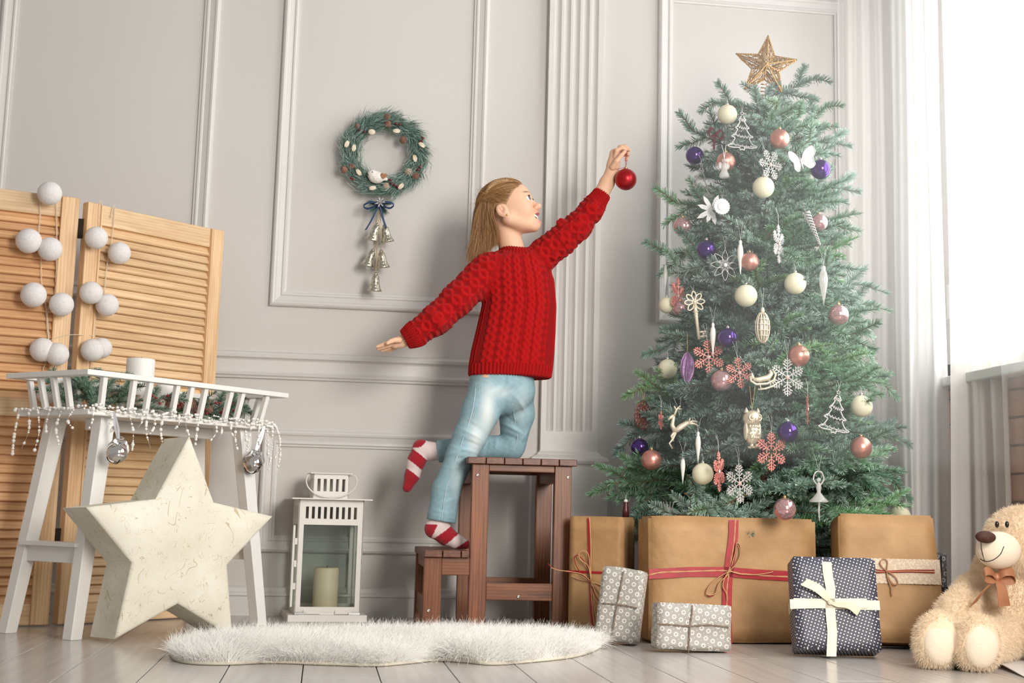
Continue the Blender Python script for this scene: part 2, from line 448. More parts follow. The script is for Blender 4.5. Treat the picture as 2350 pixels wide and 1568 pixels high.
sill = tag(mk('trim_12', bbox_(XR-.06, XR+.12, 1.86, 4.56, zs_-.02, zs_+.012), white_paint, bevel=.004), kind='structure')
win = bpy.data.objects.new('window_1', None); SC.collection.objects.link(win); tag(win, kind='structure')
fr = []
for y0, y1 in ((1.9, 1.97), (2.72, 2.80), (3.60, 3.68), (4.45, 4.52)): fr.append(bbox_(XR+.02, XR+.08, y0, y1, zs_, 2.45))
fr += [bbox_(XR+.02, XR+.08, 1.9, 4.52, zs_, zs_+.07), bbox_(XR+.02, XR+.08, 1.9, 4.52, 2.38, 2.45)]
mk('window_frame', merge(*fr), white_paint, win)
mk('handle', bbox_(XR-.015, XR+.02, 4.40, 4.425, 1.05, 1.17), white_paint, win, bevel=.004)
def thin_glass(name, tint, refl=.06, rough=.02):
    m = bpy.data.materials.new(name); m.use_nodes = True; nt = m.node_tree; nt.nodes.clear()
    out = nt.nodes.new('ShaderNodeOutputMaterial'); tr = nt.nodes.new('ShaderNodeBsdfTransparent'); gl = nt.nodes.new('ShaderNodeBsdfGlossy'); mx = nt.nodes.new('ShaderNodeMixShader'); lw_ = nt.nodes.new('ShaderNodeLayerWeight')
    tr.inputs[0].default_value = (*tint, 1); gl.inputs['Roughness'].default_value = rough; lw_.inputs[0].default_value = .5
    pw = nt.nodes.new('ShaderNodeMath'); pw.operation = 'POWER'; pw.inputs[1].default_value = 5; ma = nt.nodes.new('ShaderNodeMath'); ma.operation = 'MULTIPLY_ADD'; ma.inputs[1].default_value = .6; ma.inputs[2].default_value = refl*.6
    nt.links.new(lw_.outputs['Facing'], pw.inputs[0]); nt.links.new(pw.outputs[0], ma.inputs[0]); nt.links.new(ma.outputs[0], mx.inputs[0]); nt.links.new(tr.outputs[0], mx.inputs[1]); nt.links.new(gl.outputs[0], mx.inputs[2]); nt.links.new(mx.outputs[0], out.inputs[0]); return m
glass = thin_glass('window_glass', (.98, .99, 1), .04)
for y0, y1 in ((1.97, 2.72), (2.80, 3.60), (3.68, 4.45)): mk('pane', bbox_(XR+.045, XR+.05, y0, y1, zs_+.07, 2.38), glass, win)
# ---- curtains: thin folded cloth, light comes through
def sheer(name, alpha, col, dif=.42):
    m = bpy.data.materials.new(name); m.use_nodes = True; nt = m.node_tree; nt.nodes.clear()
    out = nt.nodes.new('ShaderNodeOutputMaterial'); tr = nt.nodes.new('ShaderNodeBsdfTransparent'); tl = nt.nodes.new('ShaderNodeBsdfTranslucent'); df = nt.nodes.new('ShaderNodeBsdfDiffuse')
    tl.inputs[0].default_value = (*col, 1); df.inputs[0].default_value = (*col, 1); tr.inputs[0].default_value = (1, 1, 1, 1)
    a = nt.nodes.new('ShaderNodeMixShader'); a.inputs[0].default_value = dif; nt.links.new(tl.outputs[0], a.inputs[1]); nt.links.new(df.outputs[0], a.inputs[2])
    b = nt.nodes.new('ShaderNodeMixShader'); b.inputs[0].default_value = alpha; nt.links.new(tr.outputs[0], b.inputs[1]); nt.links.new(a.outputs[0], b.inputs[2])
    nt.links.new(b.outputs[0], out.inputs[0]); return m
def curtain(name, path, folds, amp, material, label, ztop=2.62, taper=.25, seed=1, group=None):
    r = np.random.default_rng(seed); path = bez(path, folds*16); n = len(path)
    T = np.gradient(path, axis=0); T /= np.linalg.norm(T, axis=1)[:, None]; Nn = np.stack([-T[:, 1], T[:, 0]], 1)
    s = np.concatenate([[0], np.cumsum(np.linalg.norm(np.diff(path, axis=0), axis=1))]); s /= s[-1]
    ph = r.uniform(0, 6); zs2 = np.linspace(.012, ztop, 16); V = []
    for z in zs2:
        a = amp*(1+taper*(1-z/ztop)); k = 2*PI*folds
        wob = .02*np.sin(2.1*z+ph+s*5)*(1-z/ztop)
        o = a*(np.sin(k*(s+wob*.6)+ph)+.35*np.sin(2.3*k*s+1.3*ph))
        for i in range(n): V.append([path[i, 0]+Nn[i, 0]*o[i]+wob[i]*.6, path[i, 1]+Nn[i, 1]*o[i], z])
    F = [[j*n+i, j*n+i+1, (j+1)*n+i+1, (j+1)*n+i] for j in range(len(zs2)-1) for i in range(n-1)]
    V = np.array(V); loc = v3(V[:, 0].mean(), V[:, 1].mean(), 0)
    o = mk(name, (V-loc, F), material, smooth=True); o.location = loc
    return tag(o, label, 'curtain', group)
c1 = (.92, .89, .87)
cl = at(1940, 1200, 4.62)[0]
xx = lambda px, Y: at(px, 1150, Y)[0]
curtain('curtain', [(xx(1938, 4.62), 4.63), (xx(2000, 4.6), 4.60), (xx(2075, 4.55), 4.56)], 4, .006, sheer('sheer_grey', .5, c1), 'thin grey-white sheer curtain hanging flat against the wall behind the tree', seed=3)
curtain('curtain', [(xx(2068, 4.42), 4.42), (xx(2120, 4.38), 4.40), (xx(2178, 4.36), 4.36)], 2, .022, sheer('sheer_dense', .93, (.90, .895, .885), .62), 'dense white gathered curtain at the left side of the window', seed=8)
curtain('curtain', [(xx(2192, 4.22), 4.22), (xx(2262, 4.15), 4.12), (xx(2318, 4.02), 3.99)], 3, .014, sheer('sheer_mid', .86, (.93, .90, .875), .62), 'wide sheer curtain panel hanging behind the teddy bear', seed=5)
curtain('curtain', [(xx(2300, 3.86), 3.88), (2.04, 3.6), (2.07, 3.1), (2.07, 2.5)], 5, .012, sheer('sheer_thin', .30, (.9, .88, .87)), 'thinnest see-through curtain in front of the brown cladding at the right edge', seed=11)
# ================================================================ FOLDING SCREEN
pine = wood('pine', (.60, .375, .19), (.82, .60, .36), 0, 34, .5, vary=.10)
pine_l = wood('pine_shaded', (.56, .29, .13), (.78, .47, .25), 0, 34, .5, vary=.10)  # same pine; shade of the differently turned left panel put into its slat colour
pine_v = wood('pine_upright', (.56, .33, .16), (.78, .54, .31), 2, 40, .5, vary=.06)
SCR = {'r': (v3(-.752, 4.250, 0), v3(-.372, 4.602, 0)), 'l': (v3(-1.232, 4.062, 0), v3(-.770, 4.238, 0))}
ZSC = 1.262
t = thing('folding_screen', (-.76, 4.245, 0), 'pine folding screen of two louvred panels with ball lights draped over it', 'screen')
slat_me = None
for key, (A, B) in SCR.items():
    L = np.linalg.norm(B-A); a = math.atan2(B[1]-A[1], B[0]-A[0]); R = rotz(a); top = ZSC+(.006 if key == 'l' else 0)
    def place(o, c): o.location = tuple(c-np.array(t.location)); o.rotation_euler = (0, 0, a); return o
    SW = .052
    for u in (SW/2, L-SW/2):
        place(mk('stile', box((0, 0, 0), (SW, .030, top-.004)), pine_v, t, world=False, bevel=.003), A+R@v3(u, 0, 0)+v3(0, 0, top/2+.002))
        du = (SW/2-.004)*(1 if u < L/2 else -1)
        place(mk('bead', box((0, 0, 0), (.007, .004, top-.01)), pine_v, t, world=False, bevel=.0015), A+R@v3(u+du, -.0165, 0)+v3(0, 0, top/2+.002))
    for z0, z1 in ((top-.064, top-.001), (.004, .066), (.60, .655)):
        place(mk('rail', box((0, 0, 0), (L-2*SW, .022, z1-z0)), pine, t, world=False, bevel=.002), A+R@v3(L/2, 0, 0)+v3(0, 0, (z0+z1)/2))
    sl = L-2*SW+.004
    me = to_mesh('slat', *box((0, 0, 0), (sl, .0065, .0375), rotx(-.50)), pine if key == 'r' else pine_l)
    for z0, z1 in ((.066, .60), (.655, top-.064)):
        n = int(round((z1-z0)/.0262))
        for i in range(n):
            o = bpy.data.objects.new('slat', me); SC.collection.objects.link(o); o.parent = t
            place(o, A+R@v3(L/2, 0, 0)+v3(0, 0, z0+(i+.5)*(z1-z0)/n))
for z in (.25, 1.18):
    mk('hinge', bbox_(-.772, -.752, 4.252, 4.262, z-.03, z+.03), mat('dark_hinge', (.05, .045, .04), .4, .8), t)
def onplane(px, py, A, B, off=0.):
    """point seen at px,py lying on the vertical plane through A,B, moved off towards the camera"""
    n = unit(np.cross(unit(B-A), v3(0, 0, 1))); n = n if n[1] < 0 else -n
    r = ray(px, py); s = (n@(A+n*off-CP))/(n@r); return CP+r*s
# ---- string of cotton ball lights
balls = [(114, 444, 26, 'l'), (66, 553, 27, 'l'), (115, 572, 26, 'l'), (77, 677, 27, 'l'), (141, 699, 26, 'l'), (97, 803, 26, 'l'), (131, 813, 25, 'l'),
         (221, 546, 25, 'r'), (274, 581, 25, 'r'), (209, 672, 25, 'r'), (246, 700, 25, 'r'), (212, 804, 25, 'r'), (233, 799, 23, 'r'), (108, 905, 21, 'l')]
thread = noisy('cotton_thread', (.70, .67, .66), (.80, .77, .76), 160, .9, bs=.6, bd=.001, stretch=(1, 1, .35))
wire_m = mat('clear_cord', (.72, .62, .46), .5)
bp = []
for x, y, r, k in balls:
    A, B = SCR[k]; rad = r/3147*4.25*1.01
    bp.append((onplane(x, y, A, B, .018+rad*(1 if x not in (97, 233) else .6)), rad))
g = thing('ball_light_string', bp[0][0], 'string of fourteen white cotton ball lights draped over the folding screen', 'string lights')
for p, r in bp:
    V, F = sphere((0, 0, 0), r, 28, 18); o = mk('cotton_ball', (V, F), thread, g, True, world=False); o.location = tuple(p-np.array(g.location)); o.rotation_euler = (p[0]*9, p[2]*7, 1)
def cord(pxs, name='cord', off=.016, tw=.0016):
    P = bez([onplane(x, y, *SCR[k], off) for x, y, k in pxs], 60); parts = []
    for ph in (0, PI):
        a = np.arange(len(P))*1.3+ph; parts.append(tube(P+np.stack([np.cos(a)*tw, np.zeros(len(P)), np.sin(a)*tw*.3], 1), .0009, 5))
    return mk(name, merge(*parts), wire_m, g, True)
cord([(91, 452, 'l'), (92, 500, 'l'), (89, 535, 'l'), (94, 590, 'l'), (96, 655, 'l'), (106, 710, 'l'), (112, 780, 'l'), (110, 800, 'l')])
cord([(128, 452, 'l'), (130, 510, 'l'), (130, 600, 'l'), (126, 676, 'l'), (112, 705, 'l'), (108, 740, 'l'), (113, 800, 'l'), (104, 835, 'l'), (99, 850, 'l'), (100, 890, 'l')])
cord([(113, 782, 'l'), (135, 774, 'l'), (158, 769, 'l'), (180, 768, 'l')]); cord([(206, 770, 'r'), (212, 768, 'r'), (216, 740, 'r'), (228, 705, 'r'), (238, 680, 'r'), (247, 600, 'r'), (258, 540, 'r'), (263, 480, 'r'), (260, 474, 'r'), (254, 500, 'r')])
cord([(180, 768, 'l'), (192, 769, 'l')]); cord([(233, 470, 'r'), (230, 462, 'r'), (226, 480, 'r'), (226, 530, 'r'), (228, 600, 'r'), (222, 650, 'r'), (218, 705, 'r'), (219, 760, 'r'), (214, 785, 'r')])

# ================================================================ WHITE TABLE WITH RAILED TRAY
ta = .848; tu = v3(math.cos(ta), math.sin(ta), 0); tv = v3(-tu[1], tu[0], 0); tc = v3(-.503, 4.179, 0)
T = lambda u, v, z: tc+tu*u+tv*v+v3(0, 0, z)
t = thing('railed_table', tc, 'white painted side table with splayed legs and a railed tray top', 'table')
def leg(su, sv):
    w0, w1 = .019, .018
    b = [T(su*.346+a, sv*.134+c, 0) for a, c in ((-w1, -w1), (w1, -w1), (w1, w1), (-w1, w1))]
    q = [T(su*.263+a, sv*.100+c, .592) for a, c in ((-w0*1.3, -w0), (w0*1.3, -w0), (w0*1.3, w0), (-w0*1.3, w0))]
    return hexa(b, q)
for su in (-1, 1):
    for sv in (-1, 1): mk('leg', leg(su, sv), white_paint, t, bevel=.002)
def quadbox(u0, u1, v0, v1, z0, z1): return hexa([T(u0, v0, z0), T(u1, v0, z0), T(u1, v1, z0), T(u0, v1, z0)], [T(u0, v0, z1), T(u1, v0, z1), T(u1, v1, z1), T(u0, v1, z1)])
mk('tray_board', quadbox(-.360, .360, -.150, .150, .590, .606), white_paint, t, bevel=.003)
for s in (-1, 1):
    mk('shelf', quadbox(*sorted((s*.285, s*.345)), -.118, .118, .238, .250), white_paint, t, bevel=.002)
    mk('apron', quadbox(*sorted((s*.310, s*.325)), -.112, .112, .195, .238), white_paint, t, bevel=.002)
mk('apron', quadbox(-.235, .235, -.012, .012, .558, .590), white_paint, t, bevel=.002)
rz0, rz1 = .694, .709; ru, rv, rw = .388, .172, .034
mk('rail', quadbox(-ru, ru, -rv, -rv+rw, rz0, rz1), white_paint, t, bevel=.002); mk('rail', quadbox(-ru, ru, rv-rw, rv, rz0, rz1), white_paint, t, bevel=.002)
mk('rail', quadbox(-ru, -ru+rw, -rv+rw, rv-rw, rz0, rz1), white_paint, t, bevel=.002); mk('rail', quadbox(ru-rw, ru, -rv+rw, rv-rw, rz0, rz1), white_paint, t, bevel=.002)
A_ = T(-.37, -.155, 0); B_ = T(.37, -.155, 0)
us = [float((onplane(x, 905 if x < 420 else 940, A_, B_)-tc)@tu) for x in (236, 305, 342, 405, 436, 468, 527, 554, 610)]
C_ = T(-.37, .155, 0); vs = [float((onplane(x, 900, A_, C_)-tc)@tv) for x in (150, 120, 90)]
def balus(p0, p1, w=.0075):
    return hexa([p0+tu*a+tv*b for a, b in ((-w, -w), (w, -w), (w, w), (-w, w))], [p1+tu*a+tv*b for a, b in ((-w, -w), (w, -w), (w, w), (-w, w))])
for u in us:
    for s in (-1, 1): mk('baluster', balus(T(u*.97, s*.138, .606), T(u, s*.156, rz0)), white_paint, t, bevel=.0015)
for v in vs:
    for s in (-1, 1): mk('baluster', balus(T(s*.345, v*.93, .606), T(s*.37, v, rz0)), white_paint, t, bevel=.0015)
# candles in the tray
wax = mat('white_wax', (.86, .84, .80), .5, Subsurface_Weight=.2, Subsurface_Radius=(.02, .015, .01))
def pot(name, px, py, dep, r, h, label, cat):
    c = at(px, py, dep); k = thing(name, (c[0], c[1], .606), label, cat)
    mk('wax', lathe([(r*.96, 0), (r, .004), (r, h-.004), (r*.97, h), (r*.75, h-.001), (.004, h-.006)], 32, (0, 0, 0)), wax, k, True, world=False)
    mk('wick', tube([v3(0, 0, h-.008), v3(.001, 0, h+.006)], .001, 6), mat('wick', (.08, .06, .05), .9), k, world=False)
    return k
pot('pillar_candle', 322, 850, 4.15, .041, .172, 'tall white pillar candle standing in the railed tray above the greenery', 'candle')
pot('pillar_candle', 386, 862, 4.20, .030, .112, 'lower white candle to the right of the tall one in the tray', 'candle')

# ================================================================ PAPER STAR
def paper():
    m = mat('fibre_paper', (.8, .77, .67), .7, Subsurface_Weight=.1, Subsurface_Radius=(.02, .015, .01)); co = coords(m)
    n = N_(m, 'ShaderNodeTexNoise', Scale=6, Detail=4); L_(m, co, n.inputs['Vector'])
    r = ramp(m, [(.3, (.66, .61, .49)), (.65, (.79, .76, .66))]); L_(m, n.outputs['Fac'], r.inputs[0]); c = r.outputs[0]
    for sc, dis, th, cc in ((5.5, 2.5, .006, (.40, .28, .12)), (9, 3.5, .007, (.62, .48, .22)), (13, 4, .008, (.36, .25, .13)), (7, 5, .006, (.5, .4, .2))):
        f = N_(m, 'ShaderNodeTexNoise', Scale=sc, Detail=1, Distortion=dis); mp = N_(m, 'ShaderNodeMapping'); mp.inputs['Location'].default_value = (sc, 2*sc, 0); L_(m, co, mp.inputs[0]); L_(m, mp.outputs[0], f.inputs['Vector'])
        a = N_(m, 'ShaderNodeMath', operation='SUBTRACT'); L_(m, f.outputs['Fac'], a.inputs[0]); a.inputs[1].default_value = .5
        b = N_(m, 'ShaderNodeMath', operation='ABSOLUTE'); L_(m, a.outputs[0], b.inputs[0])
        l = N_(m, 'ShaderNodeMath', operation='LESS_THAN'); L_(m, b.outputs[0], l.inputs[0]); l.inputs[1].default_value = th
        g_ = N_(m, 'ShaderNodeTexNoise', Scale=sc*3.4, Detail=0); L_(m, mp.outputs[0], g_.inputs['Vector'])
        k = N_(m, 'ShaderNodeMath', operation='GREATER_THAN'); L_(m, g_.outputs['Fac'], k.inputs[0]); k.inputs[1].default_value = .60
        x = N_(m, 'ShaderNodeMath', operation='MULTIPLY'); L_(m, l.outputs[0], x.inputs[0]); L_(m, k.outputs[0], x.inputs[1])
        y = N_(m, 'ShaderNodeMath', operation='MULTIPLY'); L_(m, x.outputs[0], y.inputs[0]); y.inputs[1].default_value = .6
        mx = N_(m, 'ShaderNodeMix', data_type='RGBA'); L_(m, y.outputs[0], mx.inputs['Factor']); L_(m, c, mx.inputs[6]); mx.inputs[7].default_value = (*cc, 1); c = mx.outputs[2]
    L_(m, c, bsdf(m).inputs['Base Color']); n3 = N_(m, 'ShaderNodeTexNoise', Scale=14, Detail=3); L_(m, co, n3.inputs['Vector']); bump(m, n3.outputs['Fac'], .25, .006); return m
pap = paper()
X0, Y0, R0, th, lean, phi, tt = -.361, 3.822, .295, .618, .029, -.027, .135
e1 = v3(math.cos(th), math.sin(th), 0); nn = v3(-math.sin(th), math.cos(th), 0); e2 = math.cos(lean)*v3(0, 0, 1)+math.sin(lean)*nn; nb = math.cos(lean)*nn-math.sin(lean)*v3(0, 0, 1)
def star_pt(k, rad, dep):
    a = PI/2+k*PI/5+phi; return v3(X0, Y0, .002)+e1*math.cos(a)*rad+e2*(math.sin(a)*rad+R0*.809+.006)+nb*dep
star = thing('paper_star', (X0, Y0, 0), 'large cream fibre paper star standing on the floor before the railed table', 'decoration')
rads = [R0*(1 if k % 2 == 0 else .508) for k in range(10)]
outl = []
for k in range(10):
    p0, r0_, r1_ = k, rads[k], rads[(k+1) % 10]
    a, b = star_pt(k, r0_, 0), star_pt(k+1, r1_, 0)
    for s in np.linspace(0, 1, 6, endpoint=False): outl.append(a*(1-s)+b*s)
outl = np.array(outl); cen = star_pt(0, 0, 0); n = len(outl)
rings = []
for s, d in ((1.0, tt), (1.0, .002), (.99, -.0015), (.94, -.004), (.8, -.008), (.55, -.011), (.3, -.012), (.02, -.013)): rings.append(cen+(outl-cen)*s+nb*d)
V = np.concatenate(rings); F = [[j*n+i, j*n+(i+1) % n, (j+1)*n+(i+1) % n, (j+1)*n+i] for j in range(len(rings)-1) for i in range(n)]+[[(len(rings)-1)*n+i for i in range(n)], list(range(n))[::-1]]
mk('front', (V[n:], [[i-n for i in f] for f in F if min(f) >= n]), pap, star, True)
side = noisy('side_paper', (.46, .37, .25), (.60, .50, .36), 14, .75, bs=.4, bd=.006, detail=6)
V2 = np.concatenate([rings[0], cen+outl*1.0-cen+nb*.002]); mk('side_band', (V2, [[i, (i+1) % n, n+(i+1) % n, n+i] for i in range(n)]+[list(range(n))[::-1]]), pap, star)

# ================================================================ LANTERN
lw = noisy('lantern_paint', (.74, .71, .66), (.76, .73, .68), 20, .4, bs=0)
lt = thing('lantern', (.022, 4.60, 0), 'white metal lantern with glass sides and a candle inside', 'lantern', rot=(0, 0, .10))
lx = .1245; H = .235/2
def L(name, VF, m=lw, par=lt, **k): return mk(name, VF, m, par, world=False, **k)
L('base', bbox_(-.125, .125, -.125, .125, 0, .022), bevel=.002)
L('roof', bbox_(-.128, .128, -.128, .128, .383, .387)); L('top_plate', bbox_(-.068, .068, -.068, .068, .466, .469))
L('floor_plate', bbox_(-.103, .103, -.103, .103, .022, .034))
B = .1045
for i in range(4):
    R = rotz(i*PI/2); f = []
    def add(x0, x1, z0, z1, y=-B, d=.004): V, F = bbox_(x0, x1, y, y+d, z0, z1); f.append((V@R.T, F))
    add(-B, -.086, .030, .383); add(.086, B, .030, .383); add(-.086, .086, .030, .046); add(-.086, .086, .303, .322); add(-.086, .086, .360, .383)
    sw, gp = .0093, .0099; x = -.083
    xs = [-.086]+[v for q in range(9) for v in (-.0817+q*.0192, -.0817+q*.0192+sw)]+[.086]
    for q in range(0, len(xs), 2): add(xs[q], xs[q+1], .322, .360)
    L('side_frame', merge(*f))
    f = []
    def add2(x0, x1, z0, z1): V, F = bbox_(x0, x1, -.058, -.055, z0, z1); f.append((V@R.T, F))
    add2(-.058, .058, .387, .410); add2(-.058, .058, .450, .466)
    xs = [-.058]+[v for q in range(5) for v in (-.0445+q*.0200, -.0445+q*.0200+.010)]+[.058]
    for q in range(0, len(xs), 2): add2(xs[q], xs[q+1], .410, .450)
    L('upper_frame', merge(*f))
lg = thin_glass('lantern_glass', (.90, .925, .91), .09, .04)
for i in range(4):
    V, F = bbox_(-.087, .087, -.0995, -.0975, .044, .305); L('glass_pane', ((V@rotz(i*PI/2).T), F), lg)
for x0, x1 in ((-.056, -.045), (.006, .056)): pass
L('latch_strip', bbox_(-.118, -.112, -.106, -.100, .046, .300)); 
for z in (.10, .17, .24): L('hinge', bbox_(-.114, -.104, -.106, -.100, z, z+.02))
for x in (-.085, .085): L('hinge_clip', bbox_(x-.018, x+.018, -.112, -.104, .0225, .029), mat('steel', (.5, .5, .5), .3, 1))
L('door_tab', merge(bbox_(-.075, -.022, -.1085, -.1045, .024, .036), bbox_(.024, .075, -.1085, -.1045, .024, .036)))
a = np.linspace(-.12*PI, 1.12*PI, 40)
L('handle', tube([v3(-.082*math.cos(q)*1.0, -.07, .443-.053*math.sin(q) if math.sin(q) > 0 else .443-.053*math.sin(q)*.9) for q in a]+[v3(.055, -.060, .462)], .0023, 8), smooth=True)
cn = thing('lantern_candle', (.025, 4.585, .035), 'cream pillar candle standing inside the white lantern', 'candle')
mk('wax', lathe([(.039, 0), (.040, .004), (.040, .126), (.036, .131), (.004, .126)], 32), mat('cream_wax', (.78, .66, .46), .5, Subsurface_Weight=.3, Subsurface_Radius=(.03, .02, .01)), cn, True, world=False)
mk('wick', tube([v3(0, 0, .124), v3(.001, 0, .134), v3(.004, 0, .137)], .0011, 6), mat('burnt_wick', (.03, .02, .02), .9), cn, world=False)

# ================================================================ STEP STOOL
st = thing('step_stool', (.54, 4.17, 0), 'dark brown stained wooden step stool with two treads', 'stool')
def stain(name, axis): return wood(name, (.075, .024, .010), (.25, .085, .029), axis, 40, .38, mid=(.16, .052, .019), vary=.12)
sw_v, sw_x, sw_y = stain('brown_stain_upright', 2), stain('brown_stain_cross', 0), stain('brown_stain_deep', 1)
dk = wood('dark_tread', (.060, .020, .012), (.17, .062, .034), 1, 40, .4, vary=.15)
def S(name, x0, x1, y0, y1, z0, z1, m, bv=.002):
    c = v3((x0+x1)/2, (y0+y1)/2, (z0+z1)/2); V, F = box((0, 0, 0), (x1-x0, y1-y0, z1-z0)); o = mk(name, (V, F), m, st, world=False, bevel=bv)
    o.location = tuple(c-np.array(st.location)); return o
tx = [.431+i*.0563 for i in range(6)]
for x in tx: S('tread_board', x, x+.0545, 4.155, 4.585, .5, .5205, dk)
for x in (.309, .3647, .4205): S('step_board', x, x+.0535, 4.155, 4.585, .219, .2395, dk) if x < .4 else S('step_board', x, x+.0235, 4.155, 4.585, .219, .2395, dk)
for y0, y1 in ((4.17, 4.20), (4.53, 4.56)):
    S('leg', .447, .499, y0, y1, 0, .5, sw_v); S('leg', .701, .753, y0, y1, 0, .5, sw_v)
    S('step_leg', .311, .363, y0, y1, 0, .219, sw_v)
    S('cross_rail', .499, .701, y0+.004, y1-.006, .479, .5, sw_x)
    S('step_rail', .363, .447, y0, y1-.004, .166, .219, sw_x)
    S('stretcher', .499, .701, y0+.004, y1-.004, .094, .145, sw_x)
for x, z0, z1 in ((.452, .445, .5), (.708, .450, .5), (.316, .04, .10), (.316, .185, .219)): S('side_rail', x, x+.038 if x > .4 else x+.02, 4.20, 4.53, z0, z1, sw_y)
bolt_m = mat('bolt_steel', (.62, .60, .57), .3, 1.0)
for x, z, y in ((.463, .466, 4.17), (.742, .466, 4.17), (.598, .106, 4.174), (.328, .062, 4.17)):
    mk('bolt', lathe([(.0046, 0), (.0046, .002), (.0036, .003), (.0018, .0030), (.0016, .0012), (0.0001, .001)], 16, (x, y, z), rotx(PI/2)), bolt_m, st, True)

# ================================================================ FUR RUG
edge = [(386, 1500), (400, 1518), (440, 1526), (520, 1528), (620, 1524), (740, 1528), (860, 1531), (930, 1526), (1000, 1519), (1060, 1522), (1130, 1528), (1220, 1522), (1310, 1512), (1355, 1500), (1380, 1486)]
fe = [fl(x, y) for x, y in edge]
back = [v3(.74, 3.80, 0), v3(.62, 3.90, 0), v3(.45, 3.88, 0), v3(.25, 3.82, 0), v3(.05, 3.74, 0), v3(-.12, 3.72, 0), v3(-.26, 3.66, 0), v3(-.335, 3.56, 0)]
ol = bez(fe+back+[fe[0]], 23*6)[:-1]; cen = v3(.2, 3.52, 0); n = len(ol)
rug = thing('fur_rug', cen, 'long-haired white faux fur rug lying on the floor before the stool', 'rug')
rr_ = [(1.0, .001), (1.0, .006)]+[(s, .006+.016*(1-s**6)) for s in (.97, .93, .85, .72, .55, .35, .15)]
def rug_pt(s, h):
    p = cen*(1-s)+ol*s; p = np.array(p); p[:, 2] = h+.006*np.sin(p[:, 0]*9)*np.sin(p[:, 1]*7)*(1-s**4) if h > .006 else h; return p
V = np.concatenate([rug_pt(s, h) for s, h in rr_]+[cen[None]+v3(0, 0, .022)]); m_ = len(rr_)
Fq = np.array([[j*n+i, j*n+(i+1) % n, (j+1)*n+(i+1) % n, (j+1)*n+i] for j in range(m_-1) for i in range(n)])
F = Fq.tolist()+[[(m_-1)*n+i, (m_-1)*n+(i+1) % n, m_*n] for i in range(n)]+[list(range(n))[::-1]]
mk('backing', (V, F), mat('rug_backing', (.62, .57, .47), .9), rug, True)
fur_m = bpy.data.materials.new('white_fur'); fur_m.use_nodes = True
bsdf(fur_m).inputs['Base Color'].default_value = (.97, .96, .925, 1); bsdf(fur_m).inputs['Roughness'].default_value = .7; bsdf(fur_m).inputs['Specular IOR Level'].default_value = .2
k = Fq[n:]; p, nr = scatter(V, k, 90000, 4)
outd = p-cen; outd[:, 2] = 0; dd = np.linalg.norm(outd, axis=1)
ed = np.clip((dd-.25)/.3, 0, 1)
cl_ = np.stack([np.sin(p[:, 0]*31+np.sin(p[:, 1]*23)*2), np.cos(p[:, 1]*37+p[:, 0]*11), np.zeros(len(p))], 1)
dr = nr*.55+v3(.30, -.25, .50)+cl_*.42; dr /= np.linalg.norm(dr, axis=1)[:, None]
o = fur_curves('pile', p, dr, .056, .00042, fur_m, rug, curl=.26, n=6, droop=.36); tag(o, kind='stuff')
# ================================================================ node arithmetic for printed patterns
class X_:
    def __init__(s, m, v): s.m, s.v = m, v
    def _op(s, op, *o, clamp=False):
        n = s.m.node_tree.nodes.new('ShaderNodeMath'); n.operation = op; n.use_clamp = clamp
        for i, q in enumerate((s,)+o):
            q = q.v if isinstance(q, X_) else q
            if isinstance(q, (int, float)): n.inputs[i].default_value = q
            else: s.m.node_tree.links.new(q, n.inputs[i])
        return X_(s.m, n.outputs[0])
    def __add__(s, o): return s._op('ADD', o)
    def __sub__(s, o): return s._op('SUBTRACT', o)
    def __mul__(s, o): return s._op('MULTIPLY', o)
    def __truediv__(s, o): return s._op('DIVIDE', o)
    def lt(s, o): return s._op('LESS_THAN', o)
    def gt(s, o): return s._op('GREATER_THAN', o)
    def f(s, op, *o): return s._op(op, *o)
def box_uv(m):
    """u,v over the faces of a box, from object coordinates and the object-space normal"""
    tc = N_(m, 'ShaderNodeTexCoord'); a = N_(m, 'ShaderNodeSeparateXYZ'); b = N_(m, 'ShaderNodeSeparateXYZ')
    L_(m, tc.outputs['Object'], a.inputs[0]); L_(m, tc.outputs['Normal'], b.inputs[0])
    x, y, z = (X_(m, q) for q in a.outputs); nx, ny, nz = (X_(m, q).f('ABSOLUTE') for q in b.outputs)
    sx = nx.gt(.7); sz = nz.gt(.7)
    one = X_(m, 1.0) if False else None
    u = x*(sx*-1+1)+y*sx; v = z*(sz*-1+1)+y*sz
    return u, v
def print_mat(name, base, ink, kind, p):
    m = mat(name, base, .55); u, v = box_uv(m)
    c, s = math.cos(.45), math.sin(.45)
    u, v = (u*c+v*s)/p, (v*c-u*s)/p
    mask = None
    for ou, ov in ((0, 0), (.5, .5)):
        fu = (u+(100+ou)).f('FRACT')-.5; fv = (v+(100+ov)).f('FRACT')-.5
        r = (fu*fu+fv*fv).f('SQRT')
        if kind == 'dot': k = r.lt(.145)
        else:
            a = fv.f('ARCTAN2', fu); w_ = (a*8).f('COSINE')*.040+.165
            k = (r-w_).f('ABSOLUTE').lt(.042)
        mask = k if mask is None else mask.f('MAXIMUM', k)
    if kind != 'dot':
        for ou, ov in ((.5, 0), (0, .5)):
            fu = (u+(100+ou)).f('FRACT')-.5; fv = (v+(100+ov)).f('FRACT')-.5; mask = mask.f('MAXIMUM', (fu*fu+fv*fv).f('SQRT').lt(.035))
    mx = N_(m, 'ShaderNodeMix', data_type='RGBA'); L_(m, mask.v, mx.inputs['Factor']); mx.inputs[6].default_value = (*base, 1); mx.inputs[7].default_value = (*ink, 1)
    L_(m, mx.outputs[2], bsdf(m).inputs['Base Color'])
    n = N_(m, 'ShaderNodeTexNoise', Scale=18, Detail=2); L_(m, coords(m, rnd=3), n.inputs['Vector']); bump(m, n.outputs['Fac'], .25, .006); return m
